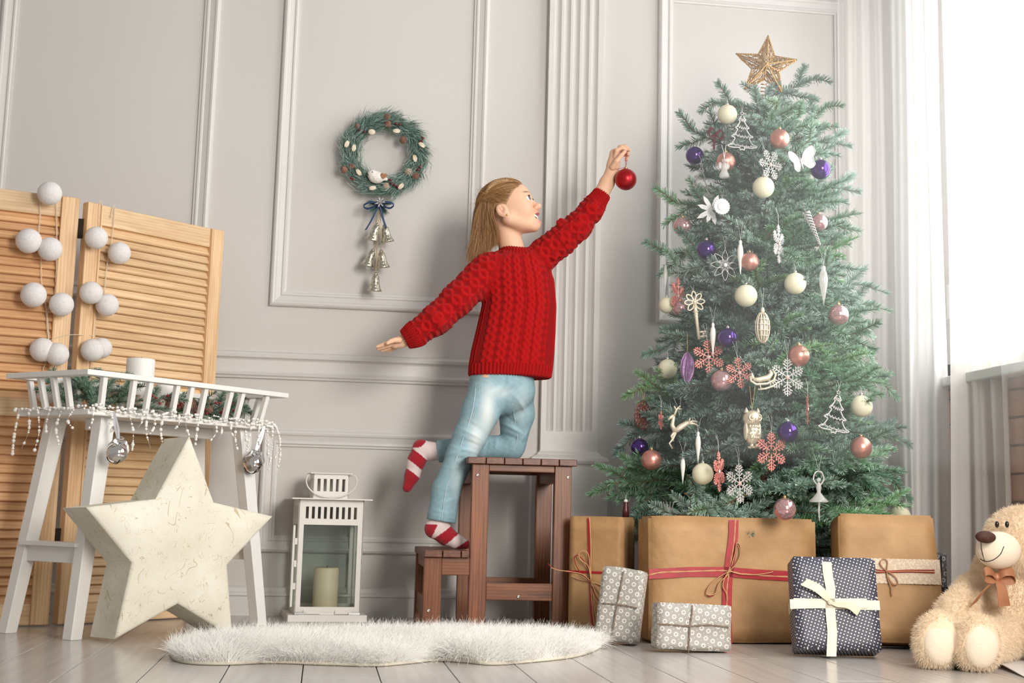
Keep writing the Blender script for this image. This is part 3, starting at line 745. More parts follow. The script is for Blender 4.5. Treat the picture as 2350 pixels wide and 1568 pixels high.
# ================================================================ GIFTS
import bmesh
kraft = noisy('kraft_paper', (.37, .20, .080), (.52, .31, .14), 9, .62, bs=.6, bd=.02, detail=7, rnd=5)
ink = (.86, .83, .78)
grey_paper = print_mat('grey_star_paper', (.37, .35, .315), ink, 'star', .0285)
dark_paper = print_mat('dark_star_paper', (.10, .10, .11), (.55, .52, .48), 'star', .029)
navy_paper = print_mat('navy_dotted_paper', (.058, .058, .085), ink, 'dot', .0125)
red_satin = noisy('red_satin', (.30, .004, .012), (.42, .008, .018), 30, .38, bs=.1, bd=.001)
twine_r = mat('red_cord', (.30, .012, .010), .7); twine_n = mat('jute_twine', (.62, .36, .18), .8); twine_b = mat('taupe_twine', (.22, .165, .12), .8)
cream_satin = noisy('cream_satin', (.66, .59, .44), (.74, .67, .52), 20, .42, bs=.15, bd=.002)
def wrapped_box(w_, h_, d_, taper=0.0, seed=0, amp=.0016, n=9):
    bm = bmesh.new(); bmesh.ops.create_cube(bm, size=1.0)
    bmesh.ops.bevel(bm, geom=list(bm.edges), offset=.02, segments=2, affect='EDGES')
    bmesh.ops.subdivide_edges(bm, edges=[e for e in bm.edges if e.calc_length() > .3], cuts=n, use_grid_fill=True)
    r = np.random.default_rng(seed); k = r.normal(size=(6, 3))*2.3; ph = r.uniform(0, 6, 6)
    for v in bm.verts:
        p = np.array(v.co); q = p/max(np.abs(p).max(), 1e-9); nrm = np.sign(p)*(np.abs(p) > .495)
        dsp = sum(math.sin(k[i]@p*2+ph[i]) for i in range(6))*amp*.5
        e = 1-max(0, min(1, (sorted(np.abs(p))[1]-.38)/.12))
        s = 1-taper*(p[2]+.5)
        v.co = (p[0]*w_*s+nrm[0]*dsp*e, (p[1]+.5)*d_+nrm[1]*dsp*e, (p[2]+.5)*h_+nrm[2]*dsp*e)
    me = bpy.data.meshes.new('wrapping'); bm.to_mesh(me); bm.free(); me.polygons.foreach_set('use_smooth', np.ones(len(me.polygons), bool)); return me
class Gift:
    def __init__(s, X0, Y0, w_, h_, d_, a, le, ro, m, label, taper=0., seed=0, cat='gift'):
        n = v3(-math.sin(a), math.cos(a), 0); e1 = v3(math.cos(a), math.sin(a), 0); up = v3(0, 0, 1)
        e3 = math.cos(le)*up+math.sin(le)*n; ey = math.cos(le)*n-math.sin(le)*up
        ex = math.cos(ro)*e1+math.sin(ro)*e3; ez = math.cos(ro)*e3-math.sin(ro)*e1
        s.R = np.array([ex, ey, ez]).T; s.w, s.h, s.d = w_, h_, d_; s.taper = taper
        low = min((s.R@v3(i*w_/2, j*d_, 0))[2] for i in (-1, 1) for j in (0, 1))
        s.o = v3(X0, Y0, -low+.001)
        s.t = thing('gift_box', s.o, label, cat, rot=Matrix(s.R.tolist()).to_euler())
        me = wrapped_box(w_, h_, d_, taper, seed); me.materials.append(m)
        o = bpy.data.objects.new('wrapping', me); SC.collection.objects.link(o); o.parent = s.t
    def P(s, px, py, off=.0042):
        """point of the front face, in the box's own frame, that is seen at px,py"""
        nrm = s.R[:, 1]; r = ray(px, py); o = s.o-nrm*off; k = (nrm@(o-CP))/(nrm@r); return s.R.T@(CP+r*k-s.o)
    def part(s, name, VF, m, **k): return mk(name, VF, m, s.t, world=False, **k)
    def band(s, pts, wd, m, name='ribbon', t=.0012): return s.part(name, strip([s.P(*p) if len(p) == 2 else s.P(p[0], p[1], p[2]) for p in pts], v3(1, 0, 0) if abs(pts[0][0]-pts[-1][0]) < abs(pts[0][1]-pts[-1][1]) else v3(0, 0, 1), wd, t), m)
    def cord(s, pts, r, m, n=28, name='cord', off=.005, twist=False):
        P = bez([s.P(p[0], p[1], p[2] if len(p) > 2 else off) for p in pts], n)
        if twist:
            a = np.arange(len(P))*1.0; q = np.stack([np.cos(a), np.zeros(len(P)), np.sin(a)], 1)*r
            return s.part(name, merge(tube(P+q, r, 5), tube(P-q, r, 5)), m, smooth=True)
        return s.part(name, tube(P, r, 6), m, smooth=True)
    def loop(s, z0, m, wd, name='ribbon', axis='h', x0=0.):
        """ribbon all the way round the box"""
        W, D, Hh = s.w/2*(1-s.taper*z0/s.h)+.002, s.d+.002, s.h
        if axis == 'h': p = [v3(-W, -.002, z0), v3(W, -.002, z0), v3(W, D, z0), v3(-W, D, z0), v3(-W, -.002, z0)]; u = v3(0, 0, 1)
        else: p = [v3(x0, -.002, 0.001), v3(x0, -.002, Hh+.002), v3(x0, D, Hh+.002), v3(x0, D, .001)]; u = v3(1, 0, 0)
        q = []
        for a, b in zip(p[:-1], p[1:]): q.append(hexa(*([[a-u*wd/2, a+u*wd/2, b+u*wd/2, b-u*wd/2]]+[[c+(c-v3(0, s.d/2, Hh/2 if axis == 'v' else z0))*.006 for c in (a-u*wd/2, a+u*wd/2, b+u*wd/2, b-u*wd/2)]])))
        return s.part(name, merge(*q), m)
# -- tall brown parcel behind the stool
g = Gift(.812, 4.07, .170, .349, .11, -.55, .0, .0, kraft, 'tall brown paper parcel with red and natural twine bow, beside the stool', seed=1)
g.loop(.185, red_satin, .007, 'ribbon', 'h'); 
g.band([(1350, 1189), (1351, 1220), (1353, 1290), (1355, 1334), (1356, 1400), (1361, 1450)], .006, red_satin)
g.cord([(1353, 1188), (1356, 1250), (1356, 1334), (1360, 1400), (1366, 1448)], .0011, twine_n, 30, twist=True)
g.cord([(1310, 1322), (1330, 1330), (1356, 1335), (1385, 1345)], .0011, twine_n, 20, twist=True)
g.cord([(1356, 1334), (1330, 1312), (1318, 1285), (1325, 1275), (1340, 1288), (1352, 1310), (1356, 1334)], .0014, twine_r, off=.010, name='bow_loop')
g.cord([(1356, 1334), (1350, 1300), (1332, 1285), (1329, 1270), (1341, 1265), (1351, 1275), (1354, 1310), (1356, 1334)], .0013, twine_n, off=.013, name='bow_loop')
g.cord([(1356, 1334), (1378, 1356), (1384, 1372), (1378, 1383), (1366, 1368), (1358, 1345)], .0014, twine_r, off=.010, name='bow_loop')
g.cord([(1356, 1334), (1372, 1350), (1381, 1368), (1380, 1380), (1368, 1362), (1357, 1338)], .0012, twine_n, off=.014, name='bow_loop')
g.cord([(1356, 1334, .01), (1330, 1317, .03), (1306, 1314, .05), (1280, 1308, .065), (1266, 1303, .07), (1258, 1294, .07)], .0015, twine_r, name='tail')
g.cord([(1356, 1334, .01), (1335, 1318, .03), (1306, 1312, .055), (1282, 1309, .068), (1264, 1303, .073)], .0012, twine_n, name='tail')
g.cord([(1356, 1334), (1362, 1370), (1364, 1400), (1372, 1428)], .0012, twine_n, name='tail', off=.009)
# -- small grey parcel leaning, upright
g = Gift(.815, 3.80, .118, .197, .06, -.42, .10, -.10, grey_paper, 'small grey star-print parcel leaning upright against the big brown one', seed=2)
g.cord([(1431, 1312), (1424, 1350), (1416, 1390), (1409, 1430), (1403, 1476)], .0014, twine_b, 24, twist=True)
g.cord([(1383, 1385), (1400, 1386), (1418, 1388), (1440, 1391), (1462, 1396)], .0014, twine_b, 24, twist=True)
# -- big brown parcel with red ribbon
g = Gift(1.178, 3.872, .503, .352, .12, .03, .03, 0, kraft, 'widest brown paper parcel with crossed red satin ribbon, in the middle', seed=3)
g.band([(1684, 1194), (1683, 1230), (1678, 1270), (1672, 1310), (1669, 1350), (1668, 1400), (1669, 1478)], .029, red_satin)
g.band([(1489, 1318), (1530, 1316), (1580, 1313), (1630, 1313), (1672, 1313), (1730, 1318), (1800, 1322), (1878, 1326)], .028, red_satin)
g.cord([(1688, 1194), (1684, 1250), (1674, 1310), (1668, 1360), (1670, 1430), (1672, 1480)], .0012, twine_n, 40, twist=True)
g.cord([(1489, 1320), (1520, 1314), (1580, 1312), (1640, 1310), (1674, 1311), (1700, 1317), (1760, 1322), (1830, 1325)], .0012, twine_n, 40, twist=True)
for off, m_, r_ in ((.010, twine_r, .0016), (.014, twine_n, .0012)):
    e_ = 0 if m_ is twine_r else 3
    g.cord([(1674, 1311), (1690, 1293), (1699, 1272), (1698, 1255-e_), (1690, 1248), (1687, 1270), (1678, 1300)], r_, m_, off=off, name='bow_loop')
    g.cord([(1674, 1311), (1650, 1325), (1628, 1345), (1621, 1362), (1628, 1369-e_), (1642, 1362), (1650, 1340), (1672, 1318)], r_, m_, off=off, name='bow_loop')
g.cord([(1674, 1311), (1664, 1325), (1659, 1345), (1667, 1362), (1670, 1378)], .0013, twine_n, off=.013, name='tail'); g.cord([(1674, 1311), (1700, 1318), (1735, 1319), (1765, 1315), (1774, 1312)], .0013, twine_n, off=.013, name='tail')
g.part('knot', sphere(g.P(1674, 1311, .01), .005, 12, 8), twine_n, smooth=True)
# -- small grey parcel lying
g = Gift(.99, 3.612, .204, .119, .06, .035, .07, -.03, grey_paper, 'small grey star-print parcel lying on its long side in front of the widest brown one', seed=4)
g.cord([(1589, 1390), (1588, 1410), (1584, 1435), (1582, 1465), (1580, 1497)], .0014, twine_b, 24, twist=True)
g.cord([(1502, 1431), (1540, 1434), (1584, 1437), (1630, 1435), (1672, 1440)], .0014, twine_b, 24, twist=True)
# -- brown parcel with lace
g = Gift(1.606, 3.745, .305, .362, .10, -.125, .20, 0, kraft, 'brown paper parcel with a cream lace band and thin red cord', taper=.10, seed=5)
def lace_mat():
    m = mat('cream_lace', (.80, .68, .53), .8); u, v = box_uv(m); u, v = u*1.0, v*1.0
    p = .0042; mask = None
    for ou, ov in ((0, 0), (.5, .5)):
        fu = (u/p+(100+ou)).f('FRACT')-.5; fv = (v/p+(100+ov)).f('FRACT')-.5; k = (fu*fu+fv*fv).f('SQRT').lt(.24); mask = k if mask is None else mask.f('MAXIMUM', k)
    w1 = ((u*190).f('SINE')*.006+.0185); d = ((v-.0).f('ABSOLUTE'))
    tc = N_(m, 'ShaderNodeTexNoise', Scale=160, Detail=1); L_(m, coords(m), tc.inputs['Vector']); blob = X_(m, tc.outputs['Fac']).lt(.54)
    mask = mask*blob
    mx = N_(m, 'ShaderNodeMix', data_type='RGBA'); L_(m, mask.v, mx.inputs['Factor']); mx.inputs[6].default_value = (.76, .64, .50, 1); mx.inputs[7].default_value = (.50, .32, .17, 1)
    L_(m, mx.outputs[2], bsdf(m).inputs['Base Color']); return m
lace = lace_mat()
zc = g.P(2040, 1311)[2]; hw = .034; n = 60; W = g.w/2*(1-.10*zc/g.h)+.001
def lace_strip(p0, p1):
    V = []; m = 61
    for i in range(m):
        s = i/(m-1); c = p0*(1-s)+p1*s; b = .0022*abs(math.sin(s*PI*np.linalg.norm(p1-p0)/.0125)); k = .0015*math.sin(i*.5)
        nn_ = unit(np.cross(p1-p0, v3(0, 0, 1)))
        for dz, o in ((-hw-b, .0), (-hw-b, .0015), (0, .0022), (hw+b, .0015), (hw+b, .0)): V.append(c+v3(0, 0, dz)+nn_*o)
    F = [[i*5+k, (i+1)*5+k, (i+1)*5+k+1, i*5+k+1] for i in range(m-1) for k in range(4)]
    return V, F
q = merge(lace_strip(v3(-W, -.003, zc), v3(W, -.003, zc)), lace_strip(v3(W+.001, 0, zc), v3(W+.001, g.d, zc)), lace_strip(v3(-W-.001, g.d, zc), v3(-W-.001, 0, zc)))
g.part('lace_band', q, lace)
g.cord([(1985, 1307), (2000, 1306), (2034, 1311), (2080, 1309), (2145, 1309)], .0016, twine_r, 30, off=.0085); g.cord([(1975, 1309), (2008, 1311), (2034, 1313), (2080, 1311), (2145, 1313)], .0014, twine_n, 30, off=.0085); g.cord([(1940, 1305), (2000, 1314), (2034, 1314), (2090, 1313), (2145, 1315)], .0014, twine_r, 30, off=.0085)
for off, m_, r_ in ((.011, twine_r, .0016), (.014, twine_n, .001)):
    g.cord([(2035, 1312), (2022, 1298), (2021, 1288), (2029, 1283), (2037, 1289), (2036, 1302), (2035, 1312)], r_, m_, off=off, name='bow_loop')
    g.cord([(2035, 1312), (2040, 1328), (2052, 1342), (2061, 1338), (2054, 1324), (2037, 1312)], r_, m_, off=off, name='bow_loop')
    g.cord([(2035, 1312), (2038, 1330), (2046, 1348), (2046, 1358), (2048, 1368)], r_, m_, off=off, name='tail')
# -- navy dotted parcel
g = Gift(1.350, 3.500, .222, .246, .07, -.14, .30, -.007, navy_paper, 'dark blue dotted parcel with wide cream ribbon in front of the brown ones', seed=6)
g.band([(1897, 1290), (1900, 1320), (1906, 1350), (1905, 1383), (1906, 1410), (1910, 1450), (1908, 1507)], .0255, cream_satin)
g.band([(1813, 1387), (1850, 1386), (1905, 1385), (1960, 1385), (1990, 1385)], .0255, cream_satin)
g.loop(g.P(1900, 1386)[2], cream_satin, .0255)
def tail(pts, wds, offs):
    P = bez([g.P(x, y, o) for (x, y), o in zip(pts, offs)], 24); ww = np.interp(np.linspace(0, 1, len(P)), np.linspace(0, 1, len(wds)), wds)
    g.part('bow_tail', strip(P, v3(.55, .15, .8) if pts[-1][0] > 1900 else v3(.75, .1, .66), ww, .0012), cream_satin, smooth=False)
tail([(1905, 1383), (1893, 1367), (1875, 1350), (1845, 1336)], (.006, .02, .026, .027), (.006, .012, .016, .014))
tail([(1905, 1384), (1925, 1388), (1950, 1390), (1972, 1405)], (.006, .017, .022, .026), (.006, .012, .016, .012))
g.part('knot', sphere(g.P(1905, 1383, .008), .0075, 16, 10, (1, .7, 1)), cream_satin, smooth=True)
# -- dark parcel far behind
g = Gift(at(2138, 1400, 4.02)[0], 4.02, .105, .262, .09, 0, 0, 0, dark_paper, 'dark grey star-print parcel standing behind the lace parcel by the curtain', seed=7)
g.loop(.155, mat('black_ribbon', (.02, .02, .025), .4), .012); g.band([(2160, 1276), (2160, 1400)], .006, mat('black_ribbon2', (.02, .02, .025), .4))

# ================================================================ TEDDY BEAR
B3 = lambda px, py, Y: at(px, py, Y)
fur_tex = noisy('bear_plush', (.78, .60, .42), (.86, .70, .52), 25, .95, bs=.6, bd=.004)
hc_ = B3(2352, 1243, 3.45); sn = B3(2291, 1263, 3.37); ft1 = B3(2150, 1462, 3.27); ft2 = B3(2243, 1474, 3.22)
bt = thing('teddy_bear', (B3(2300, 1500, 3.45)[0]+.02, 3.45, 0), 'cream plush teddy bear with a brown satin neck bow sitting by the curtain', 'teddy bear')
tor = B3(2318, 1420, 3.50); tor[2] = .165
def bear(P):
    d = s_ell(P, tor, (.105, .095, .155))
    d = smin(d, s_ell(P, tor+v3(.005, -.01, -.06), (.115, .10, .105)), .03)
    d = smin(d, s_ell(P, hc_, (.104, .092, .090)), .012)
    d = smin(d, s_ell(P, hc_+v3(0, -.01, -.03), (.100, .082, .060)), .02)
    for sx in (-.25, 1): d = smin(d, s_ell(P, hc_+v3(sx*.078+.034, .060 if sx < 0 else .03, .052 if sx < 0 else .070), (.030, .018, .028)), .01)
    sh = B3(2232, 1352, 3.50); el = B3(2192, 1410, 3.44); pw = B3(2208, 1462, 3.38)
    d = smin(d, s_chain(P, [sh, el, pw], [.040, .045, .034], .02), .012)
    d = smin(d, s_chain(P, [v3(2*tor[0]-sh[0], sh[1], sh[2]), v3(2*tor[0]-el[0]-.01, el[1]-.03, el[2]), B3(2385, 1465, 3.33)], [.036, .042, .036], .02), .012)
    for f_, hp in ((ft1, tor+v3(-.07, -.02, -.09)), (ft2, tor+v3(-.005, -.06, -.09))):
        b = f_+v3(.02, .05, 0); b[2] = .052
        d = smin(d, s_chain(P, [hp, b], [.05, .046], .02), .02)
        top = f_.copy(); bot = f_.copy(); top[2] = .085; bot[2] = .048
        d = smin(d, s_ell(P, (top+bot)/2+v3(0, 0, .0), (.056, .042, .074 if f_ is ft1 else .070), rotx(.18)), .012)
    q = B3(2420, 1440, 3.36); q[2] = .05; d = smin(d, s_chain(P, [tor+v3(.08, -.03, -.09), q+v3(.02, -.03, 0)], [.05, .046], .02), .02)
    d = smax(d, .001-P[2], .004)
    return d
V, F = snets(bear, (1.32, 3.12, -.01), (2.08, 3.66, .45), .006)
mk('body', (V, F), fur_tex, bt, True)
bfur = bpy.data.materials.new('bear_fur'); bfur.use_nodes = True; bsdf(bfur).inputs['Base Color'].default_value = (.90, .76, .58, 1); bsdf(bfur).inputs['Roughness'].default_value = .8; bsdf(bfur).inputs['Specular IOR Level'].default_value = .15
def bkeep(C): return ((np.linalg.norm((C-sn)/np.array([1, 1, 1]), axis=1) > .052) & (C[:, 1] < 3.56) & (C[:, 2] > .006)).astype(float)
p, nr = scatter(V, F, 70000, 9, bkeep)
soles = (np.minimum(np.linalg.norm(p-ft1-v3(0, -.03, 0), axis=1), np.linalg.norm(p-ft2-v3(0, -.03, 0), axis=1)) < .045)
dd_ = nr*.9+v3(.0, -.1, -.25)
fur_ = fur_curves('fur', p[~soles], dd_[~soles], .012, .0004, bfur, bt, curl=.45, n=4, droop=.1); tag(fur_, kind='stuff')
snm = noisy('short_plush', (.80, .68, .53), (.86, .74, .59), 220, .95, bs=.3, bd=.0006)
mk('snout', sphere(sn, .0585, 36, 24, (1, .80, .82)), snm, bt, True)
for f_ in (ft1, ft2): mk('sole_pad', sphere(v3(f_[0]-.002, f_[1]-.022, .066), .05, 28, 18, (.88, .50, 1.12)), snm, bt, True)
mk('nose', sphere(B3(2262, 1233, 3.325), .027, 24, 16, (1, .62, .58), roty(.05)), noisy('nose_plush', (.045, .014, .008), (.07, .022, .012), 90, .7, bs=.2, bd=.001), bt, True)
for x in (2288, 2311):
    e = B3(x, 1204, 3.372); mk('eye', sphere(e, .0075, 16, 12, (.7, .7, 1.15)), mat('bead_eye', (.012, .011, .012), .06), bt, True)
th_ = mat('mouth_thread', (.03, .012, .008), .6)
def snp(px, py):
    r = ray(px, py); q = (CP-sn)/v3(1, .80, .82); k = r/v3(1, .80, .82); a = k@k; b = 2*q@k; c = q@q-.0592**2; D_ = max(b*b-4*a*c, 0); return CP+r*((-b-math.sqrt(D_))/(2*a))
mk('mouth', merge(tube([snp(*p) for p in ((2251, 1245), (2252, 1258), (2255, 1272), (2260, 1289))], .0011, 6), tube(bez([snp(*p) for p in ((2249, 1283), (2262, 1289), (2280, 1285), (2296, 1272), (2304, 1254))], 20), .0011, 6)), th_, bt, True)
bow_m = noisy('brown_satin', (.36, .15, .075), (.46, .21, .11), 20, .35, bs=.15, bd=.002)
kb = B3(2287, 1326, 3.375)
mk('neck_bow', merge(sphere(kb, .012, 16, 10, (1, .8, 1)),
   strip(bez([kb, B3(2274, 1312, 3.36), B3(2262, 1312, 3.355), B3(2259, 1326, 3.36), B3(2275, 1331, 3.365), kb], 30), v3(.0, .5, 1), .022, .0012),
   strip(bez([kb, B3(2305, 1313, 3.36), B3(2325, 1314, 3.36), B3(2328, 1330, 3.365), B3(2308, 1332, 3.37), kb], 30), v3(.1, .5, 1), .024, .0012)), bow_m, bt)
mk('bow_tail', strip(bez([kb, B3(2268, 1345, 3.362), B3(2248, 1368, 3.368), B3(2233, 1388, 3.375)], 16), unit(v3(.8, .25, .45)), [.010]*6+[.027]*50 if False else np.interp(np.linspace(0, 1, len(bez([kb]*4, 16))), [0, .3, 1], [.010, .024, .030]), .0012), bow_m, bt)
mk('bow_tail', strip(bez([kb, B3(2297, 1345, 3.362), B3(2302, 1370, 3.362), B3(2305, 1392, 3.368)], 16), unit(v3(1, .15, .1)), np.interp(np.linspace(0, 1, len(bez([kb]*4, 16))), [0, .3, 1], [.010, .028, .036]), .0012), bow_m, bt)
cd = thing('paper_sheet', fl(2345, 1538), 'white paper corner lying on the floor beside the bear', 'paper')
a_, b_, c_ = fl(2298, 1524, .012), fl(2356, 1506, .014), fl(2360, 1558, .002)
mk('sheet', (np.array([a_, b_, c_, a_-v3(0, 0, .002), b_-v3(0, 0, .002), c_-v3(0, 0, .0015)]), [[0, 1, 2], [5, 4, 3], [0, 3, 4, 1], [1, 4, 5, 2], [2, 5, 3, 0]]), mat('white_sheet', (.8, .76, .73), .6), cd)
# ================================================================ CHRISTMAS TREE
TX, TY = 1.384, 4.20
rad_tab = [(0, .34), (.18, .40), (.33, .45), (.46, .455), (.62, .405), (.80, .36), (1.04, .315), (1.35, .265), (1.60, .215), (1.72, .13), (1.80, .06), (1.95, .02)]
def renv(z): return float(np.interp(z, [a for a, b in rad_tab], [b for a, b in rad_tab]))
def needle_mat():
    m = mat('fir_needles', (.05, .12, .07), .55); a = N_(m, 'ShaderNodeAttribute'); a.attribute_name = 'tint'
    oi = N_(m, 'ShaderNodeObjectInfo'); r = ramp(m, [(0, (.024, .090, .068)), (.45, (.038, .140, .092)), (.75, (.052, .20, .080)), (1, (.12, .29, .060))]); L_(m, oi.outputs['Random'], r.inputs[0])
    mx = N_(m, 'ShaderNodeMix', data_type='RGBA'); sp = N_(m, 'ShaderNodeSeparateColor'); L_(m, a.outputs['Color'], sp.inputs[0])
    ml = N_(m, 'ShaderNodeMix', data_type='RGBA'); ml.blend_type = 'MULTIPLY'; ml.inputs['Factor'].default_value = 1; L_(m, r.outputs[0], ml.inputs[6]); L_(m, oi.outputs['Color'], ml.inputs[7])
    L_(m, sp.outputs[0], mx.inputs['Factor']); L_(m, ml.outputs[2], mx.inputs[6]); mx.inputs[7].default_value = (.60, .74, .68, 1)
    hs = N_(m, 'ShaderNodeHueSaturation'); L_(m, mx.outputs[2], hs.inputs['Color']); L_(m, sp.outputs[1], hs.inputs['Value'])
    L_(m, hs.outputs[0], bsdf(m).inputs['Base Color'])
    bsdf(m).inputs['Specular IOR Level'].default_value = .4
    return m
needle_m = needle_mat(); twig_m = mat('twig_brown', (.16, .085, .04), .85)
def needles_on(path, r, ln=.015, sp=.0021, frost=.4, flat=.50, wdt=.0019):
    """returns quads of needles along a path"""
    P = np.asarray(path); seg = np.linalg.norm(np.diff(P, axis=0), axis=1); s = np.concatenate([[0], np.cumsum(seg)]); n = int(s[-1]/sp*3)
    if n < 3: return np.zeros((0, 4, 3)), np.zeros((0, 4, 2))
    t = np.sort(r.random(n))*s[-1]; C = np.stack([np.interp(t, s, P[:, i]) for i in range(3)], 1)
    i = np.clip(np.searchsorted(s, t)-1, 0, len(P)-2); T = (P[i+1]-P[i])/seg[i][:, None]
    up = np.tile(v3(0, 0, 1), (n, 1)); S = np.cross(T, up); S /= np.maximum(np.linalg.norm(S, axis=1), 1e-6)[:, None]; U = np.cross(S, T)
    a = np.where(r.random(n) < .5, 0, PI)+r.normal(size=n)*flat
    a = np.where(r.random(n) < .18, PI/2+r.normal(size=n)*.5, a)
    rad = S*np.cos(a)[:, None]+U*(np.abs(np.sin(a))*1.0*np.sign(np.sin(a)+.35))[:, None]
    fw_ = .55+.9*(t/s[-1])**3
    D = rad+T*fw_[:, None]+r.normal(size=(n, 3))*.08; D /= np.linalg.norm(D, axis=1)[:, None]
    L = ln*(.75+.4*r.random(n))*(1-.35*(t/s[-1])**4)
    W = np.cross(D, r.normal(size=(n, 3))*.6+U); W /= np.maximum(np.linalg.norm(W, axis=1), 1e-6)[:, None]
    E = C+D*L[:, None]; w0, w1 = wdt/2, wdt*.35
    Q = np.stack([C-W*w0, C+W*w0, E+W*w1, E-W*w1], 1)
    fr = np.clip(frost*(.3+1.1*r.random(n)), 0, 1); br = .8+.5*r.random(n)
    col = np.zeros((n, 4, 2)); col[:, :2, 0] = (fr*.25)[:, None]; col[:, 2:, 0] = fr[:, None]; col[:, :, 1] = br[:, None]
    return Q, col
def sprig_mesh(name, L, nside, seed, frost, droop=.0, ln=.0235, spread=.72):
    r = np.random.default_rng(seed); k = 9; t = np.linspace(0, 1, k)
    main = np.stack([t*L, r.normal()*.04*L*t**2, -droop*L*t**2+.10*L*t**3], 1); paths = [(main, .0024)]
    for j in range(nside):
        s = .22+.70*j/max(nside-1, 1)+r.normal()*.015; i = np.interp(s, t, np.arange(k)); p = np.array([np.interp(s, t, main[:, q]) for q in range(3)])
        sg = 1 if j % 2 else -1; a = sg*(spread+r.normal()*.12); l = L*(.46*(1-s)+.10)+.035*(.85+.3*r.random())
        d = v3(math.cos(a), math.sin(a), r.normal()*.16+.05); u = np.linspace(0, 1, 5)
        sub = p+np.outer(u, d)*l+np.outer(u**2, v3(.12*l, 0, -.06*l)); paths.append((sub, .0015))
        if l > .13:
            for sg2 in (-1, 1):
                a2 = a+sg2*.7; p2 = sub[2]; l2 = l*.45; d2 = v3(math.cos(a2), math.sin(a2), r.normal()*.15); paths.append((p2+np.outer(u, d2)*l2, .0012))
    Qs, cs, tb = [], [], []
    for pth, rr in paths:
        q, c = needles_on(pth, r, ln, sp=.00165, frost=frost); Qs.append(q); cs.append(c); tb.append(tube(pth, np.linspace(rr, rr*.5, len(pth)), 5))
    Q = np.concatenate(Qs); C = np.concatenate(cs); n = len(Q); V1 = Q.reshape(-1, 3)
    tv_, tf = merge(*tb); V = np.concatenate([V1, tv_]); F = np.arange(4*n).reshape(n, 4).tolist()+[[i+4*n for i in f] for f in tf]
    me = to_mesh(name, V, F, needle_m); me.materials.append(twig_m)
    mi = np.zeros(len(F), np.int32); mi[n:] = 1; me.polygons.foreach_set('material_index', mi)
    a = me.attributes.new('tint', 'FLOAT_COLOR', 'POINT'); col = np.zeros((len(V), 4), np.float32); col[:, 3] = 1; col[:4*n, :2] = C.reshape(-1, 2); col[4*n:, 1] = 1; a.data.foreach_set('color', col.ravel())
    return me
tree = thing('christmas_tree', (TX, TY, 0), 'tall frosted artificial christmas tree crowded with ornaments in front of the panelled wall', 'christmas tree')
bark = noisy('trunk_bark', (.15, .075, .03), (.30, .17, .08), 60, .9, bs=.6, bd=.004)
mk('trunk', tube([v3(TX, TY, z) for z in (.0, .6, 1.2, 1.72)], [.024, .021, .016, .007], 12), bark, tree, True)
mk('stand', merge(*[tube([v3(TX, TY, .10), v3(TX+.16*math.cos(a), TY+.16*math.sin(a), .005)], .008, 8) for a in (.4, 1.97, 3.54, 5.11)]), mat('green_stand', (.02, .10, .06), .4), tree)
lens = [.16, .22, .28, .34, .42]; variants = {}
for i, l in enumerate(lens):
    variants[i] = [sprig_mesh('branch', l, [3, 4, 5, 7, 8][i], 100+i*10+q, [.35, .65, 1.0][q], droop=[.04, .10, .02][q]) for q in range(3)]
r = np.random.default_rng(21); NB = 292; ga = 2.39996
for i in range(NB):
    s = (i+.5)/NB; z = .15+1.53*s**1.10
    phi_ = i*ga+r.normal()*.15
    R_ = renv(z+.02)*(.75+.22*r.random())
    if z < .47 and math.sin(phi_) < -.2: R_ = min(R_, .14/abs(math.sin(phi_)))
    inner = (i % 4 == 3)
    if inner: R_ *= .72
    el = np.interp(z, [.1, .5, 1.2, 1.7], [-.10, .02, .16, .36])+r.normal()*.10
    L_need = max(.10, R_/math.cos(el)-.02); vi = int(np.argmin([abs(l-L_need) for l in lens])); sc = np.clip(L_need/lens[vi], .6, 1.25)
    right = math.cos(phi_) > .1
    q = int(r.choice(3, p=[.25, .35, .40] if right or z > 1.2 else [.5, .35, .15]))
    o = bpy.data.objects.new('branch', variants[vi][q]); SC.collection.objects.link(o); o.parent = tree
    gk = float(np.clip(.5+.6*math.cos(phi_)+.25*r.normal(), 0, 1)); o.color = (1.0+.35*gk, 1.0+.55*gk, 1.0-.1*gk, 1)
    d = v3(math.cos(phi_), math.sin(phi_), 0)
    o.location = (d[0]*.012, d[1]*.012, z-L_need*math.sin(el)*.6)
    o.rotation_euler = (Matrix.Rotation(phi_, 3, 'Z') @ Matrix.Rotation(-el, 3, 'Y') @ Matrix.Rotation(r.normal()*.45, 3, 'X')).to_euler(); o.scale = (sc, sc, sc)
def extra_branch(px, py, ang, L, q=1, Y=TY, yaw=0.):
    """a single branch whose tip is seen at px,py; ang is its direction in the picture plane"""
    tip = at(px, py, Y); d = v3(math.cos(ang)*math.cos(yaw), math.cos(ang)*math.sin(yaw), math.sin(ang)); vi = int(np.argmin([abs(l-L) for l in lens])); sc = L/lens[vi]
    o = bpy.data.objects.new('branch', variants[vi][q]); SC.collection.objects.link(o); o.parent = tree
    o.location = tuple(tip-d*L-v3(TX, TY, 0)); o.scale = (sc,)*3
    R = np.array([d, unit(np.cross(v3(0, 0, 1), d)), np.cross(d, unit(np.cross(v3(0, 0, 1), d)))]).T
    o.rotation_euler = (Matrix(R.tolist()) @ Matrix.Rotation(.9, 3, 'X')).to_euler()
